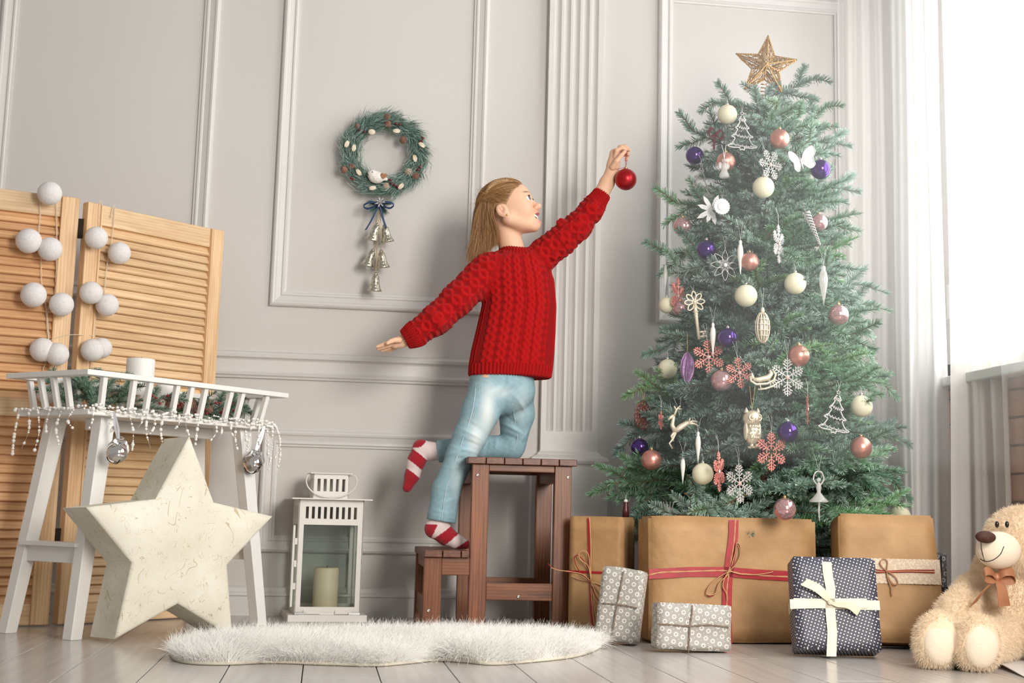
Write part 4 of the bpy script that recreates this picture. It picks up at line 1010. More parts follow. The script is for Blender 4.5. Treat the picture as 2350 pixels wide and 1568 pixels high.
for a in ((1870, 180, .45, .17, 0), (1636, 230, 2.95, .16, 0), (1895, 243, .8, .16, 0), (1577, 298, 2.8, .22, 0), (1927, 310, .35, .22, 1), (1537, 468, 3.10, .24, 0), (1944, 412, .35, .24, 1),
          (1518, 586, 3.25, .24, 0), (1996, 652, .02, .28, 1), (2001, 695, .10, .28, 1), (1398, 1120, 3.3, .34, 0), (2055, 1105, -.25, .30, 0), (2046, 994, .1, .28, 0), (1517, 815, 3.9, .22, 0), (2028, 878, -.25, .28, 0), (1446, 1000, 3.3, .3, 0),
          (1470, 885, 3.0, .26, 0), (1990, 808, -.9, .24, 1), (1545, 602, 2.7, .2, 1), (1500, 1280, 4.6, .2, 0), (1470, 1240, 4.2, .24, 0)):
    extra_branch(*a)
for a in ((1735, 205, 2.0, .13, 1), (1800, 218, .9, .14, 2), (1762, 210, 1.5, .12, 1), (1700, 232, 2.6, .16, 1), (1830, 250, .5, .18, 2)): extra_branch(*a)
for a in ((1520, 1172, 3.0, .20, 1), (1590, 1195, 3.6, .18, 2), (1650, 1190, -.9, .16, 2), (1785, 1188, -.12, .20, 1), (1700, 1178, -.3, .18, 1)): extra_branch(*a, Y=3.96, yaw=.0)
# stub sprigs deep in the crown that close the gaps near the trunk
Vs, Cs = [], []
for i in range(120):
    z = .15+1.45*r.random(); a = r.random()*2*PI; d = v3(math.cos(a), math.sin(a), .2+r.normal()*.2); l = renv(z)*.5
    p = v3(0, 0, z)+np.outer(np.linspace(.1, 1, 4), d)*l
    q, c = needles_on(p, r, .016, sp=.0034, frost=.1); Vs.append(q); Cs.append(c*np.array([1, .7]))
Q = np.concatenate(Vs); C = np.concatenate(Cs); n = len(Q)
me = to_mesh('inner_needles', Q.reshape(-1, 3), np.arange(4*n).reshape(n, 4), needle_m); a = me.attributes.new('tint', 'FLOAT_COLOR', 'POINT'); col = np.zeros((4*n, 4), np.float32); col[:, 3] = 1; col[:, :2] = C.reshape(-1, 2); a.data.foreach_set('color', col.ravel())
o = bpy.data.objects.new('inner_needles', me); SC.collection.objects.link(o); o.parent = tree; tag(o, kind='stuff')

# ================================================================ ORNAMENTS
def glit(name, c1, c2, metal=.5, rough=.35): return noisy(name, c1, c2, 420, rough, metal, bs=.8, bd=.0012, detail=1)
m_cream = noisy('frosted_cream', (.74, .70, .50), (.80, .77, .57), 60, .55, bs=.05, bd=.0005)
m_rose = mat('matte_rose', (.66, .30, .24), .34, .75); m_purp = mat('shiny_purple', (.085, .035, .22), .07, .85); m_red = mat('matte_red', (.42, .006, .010), .30, .6)
def swirl():
    m = mat('pink_swirl', (.62, .32, .34), .10, .85); co = coords(m, rnd=2)
    n = N_(m, 'ShaderNodeTexNoise', Scale=26, Detail=0, Distortion=1.2); L_(m, co, n.inputs['Vector'])
    k = (X_(m, n.outputs['Fac'])-.5).f('ABSOLUTE').lt(.022)
    mx = N_(m, 'ShaderNodeMix', data_type='RGBA'); L_(m, k.v, mx.inputs['Factor']); mx.inputs[6].default_value = (.62, .32, .34, 1); mx.inputs[7].default_value = (.85, .74, .70, 1)
    L_(m, mx.outputs[2], bsdf(m).inputs['Base Color']); kk = k*-.85+.85; L_(m, kk.v, bsdf(m).inputs['Metallic']); return m
m_pink = swirl()
g_silver = glit('silver_glitter', (.46, .455, .44), (.66, .65, .63), .35, .5); g_coral = glit('coral_glitter', (.62, .20, .17), (.78, .32, .27), .35, .45); g_dark = glit('brown_glitter', (.20, .07, .05), (.34, .14, .10), .4); g_champ = glit('champagne_glitter', (.66, .57, .42), (.80, .72, .56), .4, .45)
g_purple = glit('purple_glitter', (.22, .11, .26), (.40, .24, .42), .4); g_grey = glit('dark_silver_glitter', (.25, .24, .24), (.42, .40, .39), .5)
m_ice = mat('pearl_white', (.82, .80, .74), .25); m_clear = mat('clear_acrylic', (.78, .76, .74), .08, Alpha=.42, Specular_IOR_Level=.8); m_gold2 = mat('cap_gold', (.75, .55, .25), .25, 1); m_string = mat('clear_string', (.6, .6, .6), .5); m_goldth = mat('gold_thread', (.60, .42, .12), .5)
m_dkgreen = mat('green_wire', (.01, .12, .08), .5)
def depth(px, py, lift=.035):
    y_ = TY
    for _ in range(3):
        p = at(px, py, y_); rr = renv(p[2])*.92; dx = p[0]-TX; y_ = TY-(math.sqrt(max(rr*rr-dx*dx, 0))*.93+lift)
    return y_
def orn(name, label, cat, px, py, Y=None, yaw=0., roll=0., group=None):
    Y = Y or depth(px, py); c = at(px, py, Y)
    o = thing(name, c, label, cat, group, rot=(Matrix.Rotation(yaw, 3, 'Z') @ Matrix.Rotation(-roll, 3, 'Y')).to_euler())
    return o, Y*.00131*.245*0+ (at(px+1, py, Y)-c)[0]
def OP(t, name, VF, m, smooth=False): return mk(name, VF, m, t, smooth, world=False)
def hang(t, z0, length, m=m_string, dx=.006, r=.0004):
    OP(t, 'string', merge(tube([v3(0, 0, z0), v3(-dx*.5, 0, z0+length*.6), v3(-dx, .006, z0+length)], r, 4), tube([v3(0, 0, z0), v3(dx*.5, 0, z0+length*.6), v3(dx, .006, z0+length)], r, 4)), m)
ball_me = {}
def bauble(px, py, rp, m, label, group=None, cap=True, Y=None, wire=m_dkgreen):
    t, k = orn('bauble', label, 'bauble', px, py, Y, yaw=random.uniform(-2, 2) if m is m_pink else 0, group=group); R = rp*k
    if m.name not in ball_me:
        V, F = sphere((0, 0, 0), 1, 40, 26); ball_me[m.name] = to_mesh('ball', V, F, m, True); V, F = merge(lathe([(.16, .97), (.16, 1.14), (.13, 1.17), (.001, 1.18)], 14), tube([v3(.07*math.cos(a), 0, 1.20+.07*math.sin(a)) for a in np.linspace(0, 2*PI, 10, endpoint=False)], .015, 5, closed=True)); ball_me[m.name+'c'] = to_mesh('cap', V, F, m_gold2 if m is not m_purp and m is not m_cream else metal_silver, True)
    b = bpy.data.objects.new('ball', ball_me[m.name]); SC.collection.objects.link(b); b.parent = t; b.scale = (R,)*3
    c = bpy.data.objects.new('cap', ball_me[m.name+'c']); SC.collection.objects.link(c); c.parent = t; c.scale = (R,)*3
    OP(t, 'hook', tube([v3(0, 0, 1.25*R), v3(.002, .004, 1.5*R), v3(0, .010, 1.9*R)], .0006, 5), wire)
    return t
for px, py, rp, lb in ((1669, 263, 22, 'frosted cream bauble nearest the top, left of the gold star'), (1752, 430, 24, 'frosted cream bauble hanging on the trunk line below the silver snowflake'), (1712, 679, 25, 'frosted cream bauble left of the filigree pendant'),
        (1825, 651, 24, 'frosted cream bauble on the right half at mid height'), (1530, 701, 18, 'cream bauble half hidden behind the coral snowflake on the left edge'), (1532, 847, 22, 'cream bauble at the left edge beside the purple cone ornament'),
        (1613, 1088, 24, 'cream bauble beside the tilted coral snowflake low down'), (1977, 933, 24, 'cream bauble at the right edge by the wire tree'), (2065, 1187, 24, 'cream bauble lowest at the right, just above the lace parcel')):
    bauble(px, py, rp, m_cream, lb, 'frosted cream baubles on the tree', wire=m_string)
for px, py, rp, lb in ((1789, 319, 22, 'matte rose bauble nearest the top of the tree'), (1666, 371, 21, 'matte rose bauble behind the small glass angel'), (1720, 601, 21, 'matte rose bauble behind the white icicle drop'), (1833, 817, 24, 'matte rose bauble above the large silver snowflake'), (1495, 1056, 23, 'matte rose bauble at the lower left edge'), (1976, 1028, 24, 'matte rose bauble at the lower right edge')):
    bauble(px, py, rp, m_rose, lb, 'matte rose baubles on the tree')
for px, py, rp, lb in ((1594, 357, 20, 'shiny purple bauble at the upper left edge'), (1883, 389, 22, 'shiny purple bauble at the upper right under the butterfly'), (1621, 574, 22, 'shiny purple bauble above the silver wire flower'), (1670, 776, 22, 'shiny purple bauble right of the champagne key'), (1808, 992, 23, 'shiny purple bauble right of the owl'), (1468, 1027, 20, 'shiny purple bauble at the far lower left')):
    bauble(px, py, rp, m_purp, lb, 'shiny purple baubles on the tree')
for px, py, rp, lb in ((1566, 520, 21, 'shiny pink bauble with fine swirls at the left edge'), (1880, 511, 19, 'pale pink swirled bauble behind the twisted icicle on the right'), (1924, 723, 23, 'shiny pink swirled bauble at the right edge at mid height'), (1656, 874, 24, 'shiny pink bauble between the two coral snowflakes'), (1801, 1169, 25, 'shiny pink swirled bauble lowest in the middle'), (1560, 708, 17, 'shiny pink bauble under the coral snowflake on the left edge')):
    bauble(px, py, rp, m_pink, lb, 'shiny pink baubles on the tree')
def flake(px, py, rp, m, label, yaw=0., roll=0., seed=0, hs=.05, Y=None, hub=True):
    t, k = orn('snowflake_ornament', label, 'ornament', px, py, Y, yaw, roll); R = rp*k; q = []
    def bar(a, b, w_): q.append(tube([a, (a+b)/2, b], w_, 5))
    for i in range(6):
        A = PI/2+i*PI/3; d = v3(math.cos(A), 0, math.sin(A)); s_ = v3(-math.sin(A), 0, math.cos(A))
        bar(d*R*.12, d*R, R*.035)
        for f_, l in ((.38, .24), (.56, .30), (.72, .24), (.86, .15)):
            for sg in (-1, 1):
                e = d*R*f_; x = unit(d*.6+s_*sg)*R*l; bar(e, e+x, R*.030); q.append(sphere(e+x, R*.045, 6, 4))
                if l > .2: y = unit(d+s_*sg*.2)*R*.11; bar(e+x*.6, e+x*.6+y, R*.026)
        q.append(sphere(d*R, R*.05, 6, 4))
        d2 = v3(math.cos(A+PI/6), 0, math.sin(A+PI/6)); bar(d*R*.3, d2*R*.34, R*.028); nx_ = v3(math.cos(A+PI/3), 0, math.sin(A+PI/3)); bar(d2*R*.34, nx_*R*.3, R*.028)
    OP(t, 'flake', merge(*q), m)
    if hub: OP(t, 'gem', sphere((0, -.002, 0), R*.13, 10, 6, (1, .5, 1)), mat('gem', (.75, .5, .45), .1, .3))
    hang(t, R*1.0, hs); return t
flake(1768, 378, 34, g_silver, 'silver glitter snowflake tilted sideways below the top rose bauble', .45, .5, Y=depth(1768, 378, .05))
flake(1787, 560, 42, g_silver, 'narrow silver snowflake seen at an angle above the gap in the tree', .95, .05)
flake(1807, 866, 41, g_silver, 'large silver snowflake under the rose bauble on the right half', .12, 0)
flake(1697, 1110, 42, g_silver, 'silver snowflake lowest on the left half, beside the coral one', .45, .05)
flake(1556, 680, 42, g_coral, 'coral glitter snowflake seen at an angle on the left edge', .95, 0)
flake(1626, 820, 38, g_coral, 'coral glitter snowflake under the purple bauble', .1, .1)
flake(1697, 856, 34, g_coral, 'coral glitter snowflake beside the pink bauble, right of its twin', .15, .15)
flake(1770, 1037, 42, g_coral, 'coral glitter snowflake below the purple bauble right of the owl', .35, 0, hub=False)
flake(1650, 1083, 43, g_coral, 'coral glitter snowflake seen narrow beside the lowest left cream bauble', 1.0, .1, Y=depth(1650, 1083, .06))
flake(1853, 940, 34, g_dark, 'dark brown snowflake seen edge-on left of the silver wire tree', 1.15, -.25)
flake(1517, 965, 20, g_coral, 'small coral snowflake tucked behind branches on the lower left', 1.0, 0)
def wiretree(px, py, hp, wp, m, label, yaw=0., roll=0.):
    t, k = orn('wire_tree_ornament', label, 'ornament', px, py, None, yaw, roll); H_, W_ = hp*k, wp*k; q = []
    o = [(0, .42)]; tiers = [(.10, .30, .05), (.20, .10, .09), (.32, -.12, .14), (.44, -.36, .20)]
    R_ = [(.03, .40)]
    for w_, z, back in tiers: R_ += [(w_*.75, z+.05), (w_*1.05, z), (w_*.7, z-.04)]
    pr_ = bez([v3(x*W_*1.05, 0, z*H_) for x, z in R_]+[v3(.10*W_, 0, -.40*H_), v3(.06*W_, 0, -.46*H_), v3(0, 0, -.43*H_)], 60)
    q.append(tube(pr_, W_*.022, 6)); q.append(tube(pr_*v3(-1, 1, 1), W_*.022, 6))
    for w_, z, b in tiers:
        a, c = v3(-w_*W_*.95, 0, (z+.06)*H_), v3(w_*W_*.95, 0, (z)*H_); P = bez([a, (a+c)/2-v3(0, 0, .03*H_), c], 12); q.append(tube(P, W_*.016, 5))
        for i in range(1, len(P)-1, 1): q.append(sphere(P[i]-v3(0, .001, .025*H_*(1 if i % 2 else -1)), W_*.022, 6, 4))
    st_ = [v3(.07*W_*math.cos(a)*(1 if i % 2 == 0 else .5), 0, .47*H_+.07*W_*math.sin(a)*(1 if i % 2 == 0 else .5)) for i, a in enumerate(np.linspace(PI/2, PI/2+2*PI, 10, endpoint=False))]
    q.append(tube(st_, W_*.014, 5, closed=True)); OP(t, 'frame', merge(*q), m, True); hang(t, .52*H_, .03)
wiretree(1703, 303, 90, 70, g_silver, 'silver wire christmas tree ornament nearest the top')
wiretree(1609, 418, 82, 58, g_grey, 'dark wire tree ornament at the upper left edge', .25)
wiretree(1918, 948, 98, 76, g_silver, 'silver wire tree ornament at the lower right', .1, -.15)
def icicle(px, py, hp, label, m=m_ice, string=.04, wr=.085, cat='ornament'):
    t, k = orn('icicle_ornament', label, cat, px, py, depth(px, py, .055)); H_ = hp*k
    OP(t, 'drop', lathe([(H_*w_, H_*z) for w_, z in ((.004, -.5), (wr*.25, -.35), (wr*.55, -.18), (wr*.9, .02), (wr, .16), (wr*.8, .30), (wr*.45, .38), (wr*.55, .41), (wr*.45, .47), (.003, .5))], 14), m, True)
    for i in range(1): pass
    hang(t, H_*.5, string, dx=.01)
icicle(1699, 592, 82, 'long pearl white icicle drop in front of the rose bauble', string=.06); icicle(1636, 780, 78, 'pearl white icicle drop over the coral snowflake', string=.05); icicle(1602, 1028, 74, 'pearl white icicle drop beside the reindeer'); icicle(1567, 1078, 66, 'pearl white icicle drop at the lower left')
icicle(1527, 638, 60, 'faint glass icicle at the left edge before the wall moulding', m_clear); icicle(1890, 655, 90, 'clear glass icicle at the right side', m_clear, .05, .11)
# twisted glitter icicle
t, k = orn('twisted_icicle_ornament', 'silver glitter twisted icicle slanting over the pale pink bauble', 'ornament', 1866, 525, depth(1866, 525, .06), 0, .42)
q = []
for ph in (0, 2.1, 4.2):
    s = np.linspace(0, 1, 40); w_ = .009*(1-s)+.002; q.append(tube(np.stack([w_*np.cos(s*24+ph), w_*np.sin(s*24+ph), .055-.11*s], 1), .0028*(1-.6*s), 6))
OP(t, 'spiral', merge(*q), g_silver, True); hang(t, .055, .03)
# silver wire flower
t, k = orn('wire_flower_ornament', 'silver wire flower with beaded centre', 'ornament', 1664, 609, depth(1664, 609, .05), .1); R = 33*k; q = []
for i in range(8):
    A = PI/2+i*PI/4; d = v3(math.cos(A), 0, math.sin(A)); s_ = v3(-math.sin(A), 0, math.cos(A)); lp = bez([d*R*.2, d*R*.55+s_*R*.20, d*R*.85+s_*R*.12, d*R*1.05, d*R*.85-s_*R*.12, d*R*.55-s_*R*.20, d*R*.2], 28); q.append(tube(lp, R*.022, 5))
    d2 = v3(math.cos(A+PI/8), 0, math.sin(A+PI/8)); q.append(tube([v3(0, 0, 0), d2*R*.28, d2*R*.5], R*.015, 5)); q.append(sphere(d2*R*.52, R*.045, 8, 5)); q.append(tube([v3(0, 0, 0), d*R*.4], R*.014, 5))
OP(t, 'petals', merge(*q), g_silver, True); OP(t, 'bead', sphere((0, -.003, 0), R*.15, 14, 9), mat('pearl_bead', (.85, .83, .78), .15), True); hang(t, R*1.05, .045)
# butterfly
t, k = orn('butterfly_ornament', 'silver glitter butterfly with spread wings at the upper right', 'ornament', 1838, 372, depth(1838, 372, .05), .25, .35); W_ = 37*k
for sg in (-1, 1):
    ol_ = bez([v3(0, 0, 0), v3(sg*.35*W_, 0, .55*W_), v3(sg*.85*W_, 0, .75*W_), v3(sg*.95*W_, 0, .35*W_), v3(sg*.7*W_, 0, .02*W_), v3(sg*.75*W_, 0, -.35*W_), v3(sg*.4*W_, 0, -.5*W_), v3(0, 0, 0)], 42)[:-1]
    ol_[:, 1] -= np.abs(ol_[:, 0])*.35; c_ = ol_.mean(0); n = len(ol_)
    V = np.concatenate([ol_, c_[None], ol_+v3(0, .0015, 0), c_[None]+v3(0, .0015, 0)]); F = [[i, (i+1) % n, n] for i in range(n)]+[[(i+1) % n+n+1, i+n+1, 2*n+1] for i in range(n)]
    q = [tube(ol_, W_*.03, 5, closed=True)]+[tube([c_*.2, c_*.6+(ol_[j]-c_)*.3, ol_[j]], W_*.015, 5) for j in range(4, n-4, 6)]
    OP(t, 'wing', (V, F), noisy('wing_film', (.46, .44, .42), (.60, .58, .56), 90, .4, .2, bs=.2, bd=.001)); OP(t, 'wing_rim', merge(*q), g_silver)
OP(t, 'thorax', merge(tube([v3(0, 0, -.45*W_), v3(0, -.002, 0), v3(0, 0, .3*W_)], [W_*.03, W_*.09, W_*.05], 8), tube([v3(0, 0, .3*W_), v3(.1*W_, 0, .6*W_)], .0004, 4), tube([v3(0, 0, .3*W_), v3(-.1*W_, 0, .6*W_)], .0004, 4)), g_silver, True)
# champagne key
t, k = orn('key_ornament', 'champagne glitter key with looped flower bow', 'ornament', 1598, 728, depth(1598, 728, .06), .1, .13); q = []
for i in range(8):
    A = PI/2+i*PI/4+.0; d = v3(math.cos(A), 0, math.sin(A)); s_ = v3(-math.sin(A), 0, math.cos(A)); c_ = v3(0, 0, 34*k)
    if i == 4: continue
    q.append(tube(bez([c_+d*3*k, c_+d*12*k+s_*5*k, c_+d*20*k+s_*4*k, c_+d*24*k, c_+d*20*k-s_*4*k, c_+d*12*k-s_*5*k, c_+d*3*k], 24), 1.7*k, 6))
q += [sphere((0, 0, 34*k), 5*k, 10, 7), tube([v3(0, 0, 30*k), v3(0, 0, 12*k), v3(0, 0, -50*k)], [4*k, 4.5*k, 3*k], 10), sphere((0, 0, 12*k), 7*k, 10, 6, (1, 1, .4)), sphere((0, 0, 6*k), 6*k, 10, 6, (1, 1, .4)), box((9*k, 0, -44*k), (12*k, 4*k, 4*k)), box((9*k, 0, -34*k), (10*k, 4*k, 4*k)), sphere((16*k, 0, -44*k), 3.6*k, 8, 5), sphere((16*k, 0, -34*k), 3.6*k, 8, 5), sphere((12*k, 0, -39*k), 3.2*k, 8, 5)]
OP(t, 'key', merge(*q), g_champ, True); hang(t, 58*k, .02)
# filigree oval pendant
t, k = orn('pendant_ornament', 'champagne oval filigree pendant in the middle of the tree', 'ornament', 1750, 752, depth(1750, 752, .06)); q = []; a_, b_ = 16*k, 34*k
for j in range(6):
    A = j*PI/6; q.append(tube([v3(a_*math.cos(s)*math.cos(A), a_*math.cos(s)*math.sin(A)*.8, b_*math.sin(s)) for s in np.linspace(0, 2*PI, 32, endpoint=False)], 1.5*k, 6, closed=True))
for z in (-.55, -.2, .2, .55): q.append(tube([v3(a_*math.sqrt(1-z*z)*math.cos(s), .8*a_*math.sqrt(1-z*z)*math.sin(s), b_*z) for s in np.linspace(0, 2*PI, 20, endpoint=False)], 1.3*k, 6, closed=True))
q += [lathe([(4*k, 33*k), (5*k, 37*k), (3.5*k, 44*k), (.5*k, 46*k)], 10)]
OP(t, 'filigree', merge(*q), g_champ, True); OP(t, 'core', sphere((0, 0, 0), 13*k, 16, 12, (1, .7, 2.2)), mat('pearl_core', (.66, .60, .50), .35, .2), True); hang(t, 46*k, .06)
# owl
t, k = orn('owl_ornament', 'champagne owl figure hanging by gold thread', 'ornament', 1726, 982, depth(1726, 982, .06), .25)
q = [sphere((0, 0, -12*k), 20*k, 20, 14, (.85, .75, 1.35)), sphere((0, 0, 20*k), 22*k, 20, 14, (1, .8, .85))]
for sg in (-1, 1):
    q += [tube([v3(sg*9*k, -14*k, 22*k)+v3(7*k*math.cos(s), 0, 7*k*math.sin(s)) for s in np.linspace(0, 2*PI, 14, endpoint=False)], 1.6*k, 6, closed=True), sphere((sg*9*k, -15*k, 22*k), 4*k, 10, 7), lathe([(6*k, 0), (4*k, 6*k), (.3*k, 13*k)], 8, (sg*15*k, 0, 32*k)), sphere((sg*17*k, -1*k, -8*k), 9*k, 12, 9, (.5, .8, 2.3)), sphere((sg*6*k, -8*k, -40*k), 5*k, 8, 5)]
for rr in range(4):
    for cc in range(-2+rr % 2, 3): q.append(sphere((cc*5.5*k+(rr % 2)*-2.7*k, -13.5*k+abs(cc)*1.4*k, (2-rr*8)*k), 3.4*k, 7, 5, (1, .6, 1.2)))
q += [lathe([(3*k, 0), (.3*k, 8*k)], 6, (0, -17*k, 20*k), rotx(PI)), tube([v3(-14*k, -6*k, -44*k), v3(16*k, -6*k, -42*k)], 2.6*k, 7)]
OP(t, 'figure', merge(*q), mat('champagne_metal', (.70, .62, .46), .32, .6), True); OP(t, 'string', merge(tube([v3(0, 0, 38*k), v3(-6*k, 0, 92*k)], .0006, 4), tube([v3(0, 0, 38*k), v3(8*k, 0, 94*k)], .0006, 4)), m_goldth)
# reindeer
t, k = orn('reindeer_ornament', 'champagne leaping reindeer with antlers at the lower left', 'ornament', 1562, 985, depth(1562, 985, .06), .15, .1); q = []
def C_(pts, rs): q.append(tube([v3(x*k, 0, z*k) for x, z in pts], [r_*k for r_ in rs], 8))
C_([(-14, -4), (0, 4), (16, 12), (24, 14)], [6, 7, 6, 3]); C_([(-14, -4), (-20, 10), (-16, 22), (-14, 30)], [6, 5, 4, 4]); C_([(-14, 30), (-22, 27), (-28, 22)], [4.5, 3.5, 2])
C_([(-15, -6), (-24, -14), (-20, -26)], [4, 2.6, 1.8]); C_([(-13, -6), (-20, -20), (-30, -30), (-24, -42)], [4, 2.6, 2, 1.5]); C_([(20, 12), (34, 10), (44, 4)], [4, 2.4, 1.6]); C_([(20, 12), (30, 16), (42, 14)], [4, 2.4, 1.6]); C_([(22, 16), (26, 24)], [2.4, 1.2])
for s_ in ((-13, 32), (-11, 31)): C_([s_, (s_[0]+6, 44), (s_[0]+16, 52)], [1.5, 1.3, .8]); C_([(s_[0]+6, 42), (s_[0]+1, 52)], [1.2, .7]); C_([(s_[0]+9, 46), (s_[0]+18, 44)], [1.1, .7])
OP(t, 'figure', merge(*q), g_champ, True); hang(t, 30*k, .055, dx=.012)
# sleigh shaped horn ornament
t, k = orn('sleigh_ornament', 'champagne sleigh ornament lying between the coral and silver snowflakes', 'ornament', 1752, 872, depth(1752, 872, .06), .1, .25); q = []
C_([(-28, 14), (-30, 4), (-20, -6), (6, -10), (24, -6), (32, 6), (28, 14)], [2.5, 2.5, 3, 3, 3, 2.6, 2.2]); C_([(-24, 6), (-10, 2), (12, 2), (22, 10), (20, 18)], [4, 6, 7, 5, 3]); C_([(-18, -18), (0, -20), (22, -18), (32, -12)], [2, 2.4, 2.4, 1.6]); C_([(-10, -18), (-12, -4)], [1.6, 1.6]); C_([(14, -18), (14, -4)], [1.6, 1.6]); C_([(-24, 6), (-24, 20)], [5, 2.5])
OP(t, 'figure', merge(*q), g_champ, True); OP(t, 'string', tube([v3(-22*k, 0, 20*k), v3(-40*k, .01, 64*k)], .0005, 4), m_string)
# purple cone
t, k = orn('cone_ornament', 'purple glitter fluted cone ornament on gold thread at the left edge', 'ornament', 1577, 846, depth(1577, 846, .04)); n = 24; V = []; prf = [(1, -36), (6, -28), (12, -14), (14, 0), (13.5, 14), (10, 26), (5, 34), (1, 37)]
for j, (rr, z) in enumerate(prf): V += [[rr*k*(1+.16*(1 if i % 2 else -1))*math.cos(2*PI*i/n+j*.12), rr*k*(1+.16*(1 if i % 2 else -1))*math.sin(2*PI*i/n+j*.12), z*k] for i in range(n)]
OP(t, 'cone', (V, [[j*n+i, j*n+(i+1) % n, (j+1)*n+(i+1) % n, (j+1)*n+i] for j in range(len(prf)-1) for i in range(n)]), g_purple); OP(t, 'string', tube([v3(0, 0, 36*k), v3(0, 0, 78*k)], .0006, 4), m_goldth)
# brown ring flower
t, k = orn('ring_ornament', 'dark copper ornament made of many wire loops at the left edge', 'ornament', 1476, 952, None, .75); q = []
for ring_r, cnt in ((24, 16), (14, 11), (5, 6)):
    for i in range(cnt):
        A = 2*PI*i/cnt; c_ = v3(math.cos(A)*ring_r*k, 0, math.sin(A)*ring_r*k); q.append(tube([c_+v3(9*k*math.cos(s), 3*k*math.sin(s+A), 9*k*math.sin(s)) for s in np.linspace(0, 2*PI, 12, endpoint=False)], 1.1*k, 5, closed=True))
OP(t, 'loops', merge(*q), mat('dark_copper', (.28, .10, .07), .35, .7), True); hang(t, 33*k, .04, m_goldth, dx=.014)
# beaded disc with leaves
t, k = orn('leaf_spray_ornament', 'silver glitter leaf spray behind the frosted disc', 'ornament', 1634, 482, depth(1634, 482, .03), 0); q = []
for a in (2.2, 2.9, 3.7, 4.3, 4.9, 1.2, .5):
    d = v3(math.cos(a), -.15, math.sin(a)); s_ = v3(-math.sin(a), 0, math.cos(a)); l = 40*k*(.8+.3*((a*7) % 1)); P = [v3(0, 0, 0), d*l*.3+s_*5*k, d*l*.7+s_*5*k, d*l, d*l*.7-s_*5*k, d*l*.3-s_*5*k]; V = np.array(P+[p_+v3(0, .002, 0) for p_ in P]); q.append((V, [[0, 1, 2, 3, 4, 5], [11, 10, 9, 8, 7, 6]]+[[i, i+6, (i+1) % 6+6, (i+1) % 6] for i in range(6)]))
OP(t, 'leaf_spray', merge(*q), g_silver)
t, k = orn('disc_ornament', 'round frosted white disc with scalloped rim on the upper left', 'ornament', 1657, 474, depth(1657, 474, .06)); n = 40
OP(t, 'disc', prism([((17+1.6*(i % 2))*k*math.cos(2*PI*i/n), (17+1.6*(i % 2))*k*math.sin(2*PI*i/n)) for i in range(n)], (0, 0, 0), (1, 0, 0), (0, 0, 1), (0, 1, 0), .006), mat('frosted_white', (.82, .80, .78), .3)); OP(t, 'boss', sphere((0, -.001, 0), 11*k, 16, 8, (1, .3, 1)), mat('frosted_white2', (.84, .82, .80), .2), True); hang(t, 17*k, .03)
# glass angel, ballerina
t, k = orn('angel_ornament', 'small clear glass angel before the upper rose bauble', 'ornament', 1662, 382, depth(1662, 382, .075)); q = [lathe([(10*k, -26*k), (12*k, -22*k), (8*k, -12*k), (4*k, 2*k), (5*k, 6*k), (1*k, 9*k)], 10), sphere((0, 0, 13*k), 5.5*k, 12, 8)]
OP(t, 'robe', merge(*q), m_clear, True)
for sg in (-1, 1): OP(t, 'wing', sphere((sg*8*k, 3*k, 2*k), 7*k, 10, 7, (.8, .3, 1.2)), m_clear, True)
hang(t, 18*k, .045, mat('white_ribbon', (.8, .78, .76), .5), .007, .0009)
t, k = orn('ballerina_ornament', 'clear acrylic ballerina with arms raised at the lower right', 'ornament', 1879, 1130, depth(1879, 1130, .06)); q = [lathe([(20*k, -22*k), (21*k, -19*k), (12*k, -10*k), (4*k, 0), (6*k, 10*k), (5*k, 18*k), (2*k, 22*k)], 16), sphere((0, 0, 27*k), 5*k, 12, 8), tube([v3(1*k, 0, -18*k), v3(0, 0, -40*k), v3(1*k, 0, -62*k)], [3*k, 2.2*k, 1.2*k], 8)]
for sg in (-1, 1): q.append(tube(bez([v3(sg*5*k, 0, 17*k), v3(sg*12*k, 0, 28*k), v3(sg*8*k, 0, 42*k), v3(sg*1*k, 0, 46*k)], 14), 1.8*k, 7))
OP(t, 'figure', merge(*q), m_clear, True); hang(t, 44*k, .05, dx=.012)
t, k = orn('bottle_ornament', 'small dark red and white figure hanging low at the far left', 'ornament', 1436, 1166, TY-.02); OP(t, 'figure', lathe([(.5*k, -22*k), (8*k, -20*k), (7*k, -4*k), (5*k, 4*k), (5.5*k, 12*k), (.5*k, 20*k)], 12), mat('dark_red_figure', (.10, .02, .02), .3), True); OP(t, 'head', sphere((0, 0, 15*k), 5*k, 10, 7), m_ice, True); hang(t, 20*k, .02)
t, k = orn('glass_bird_ornament', 'small pale pink glass figure low on the left behind branches', 'ornament', 1532, 1183, depth(1532, 1183, .0)); OP(t, 'figure', merge(sphere((0, 0, 0), 11*k, 12, 8, (1, .7, 1.1)), sphere((4*k, 0, 14*k), 6*k, 10, 7), *[tube([v3(-4*k+i*4*k, 0, 8*k), v3(-10*k+i*8*k, 0, 30*k)], 1.3*k, 5) for i in range(4)]), m_clear, True)
t, k = orn('bow_ornament', 'dark red glitter bow near the top left', 'ornament', 1643, 308, depth(1643, 308, .02), .5); OP(t, 'bow', merge(*[strip(bez([v3(0, 0, 0), v3(sg*14*k, -3*k, 12*k), v3(sg*22*k, 0, 0), v3(sg*14*k, 3*k, -8*k), v3(0, 0, 0)], 20), v3(0, .8, .6), 9*k, .001) for sg in (-1, 1)]), glit('red_glitter', (.16, .01, .02), (.26, .03, .05))); OP(t, 'tail', strip([v3(0, 0, 0), v3(-8*k, -2*k, -24*k), v3(-6*k, 0, -36*k)], v3(1, .4, 0), 10*k, .001), glit('red_glitter2', (.16, .01, .02), (.26, .03, .05)))
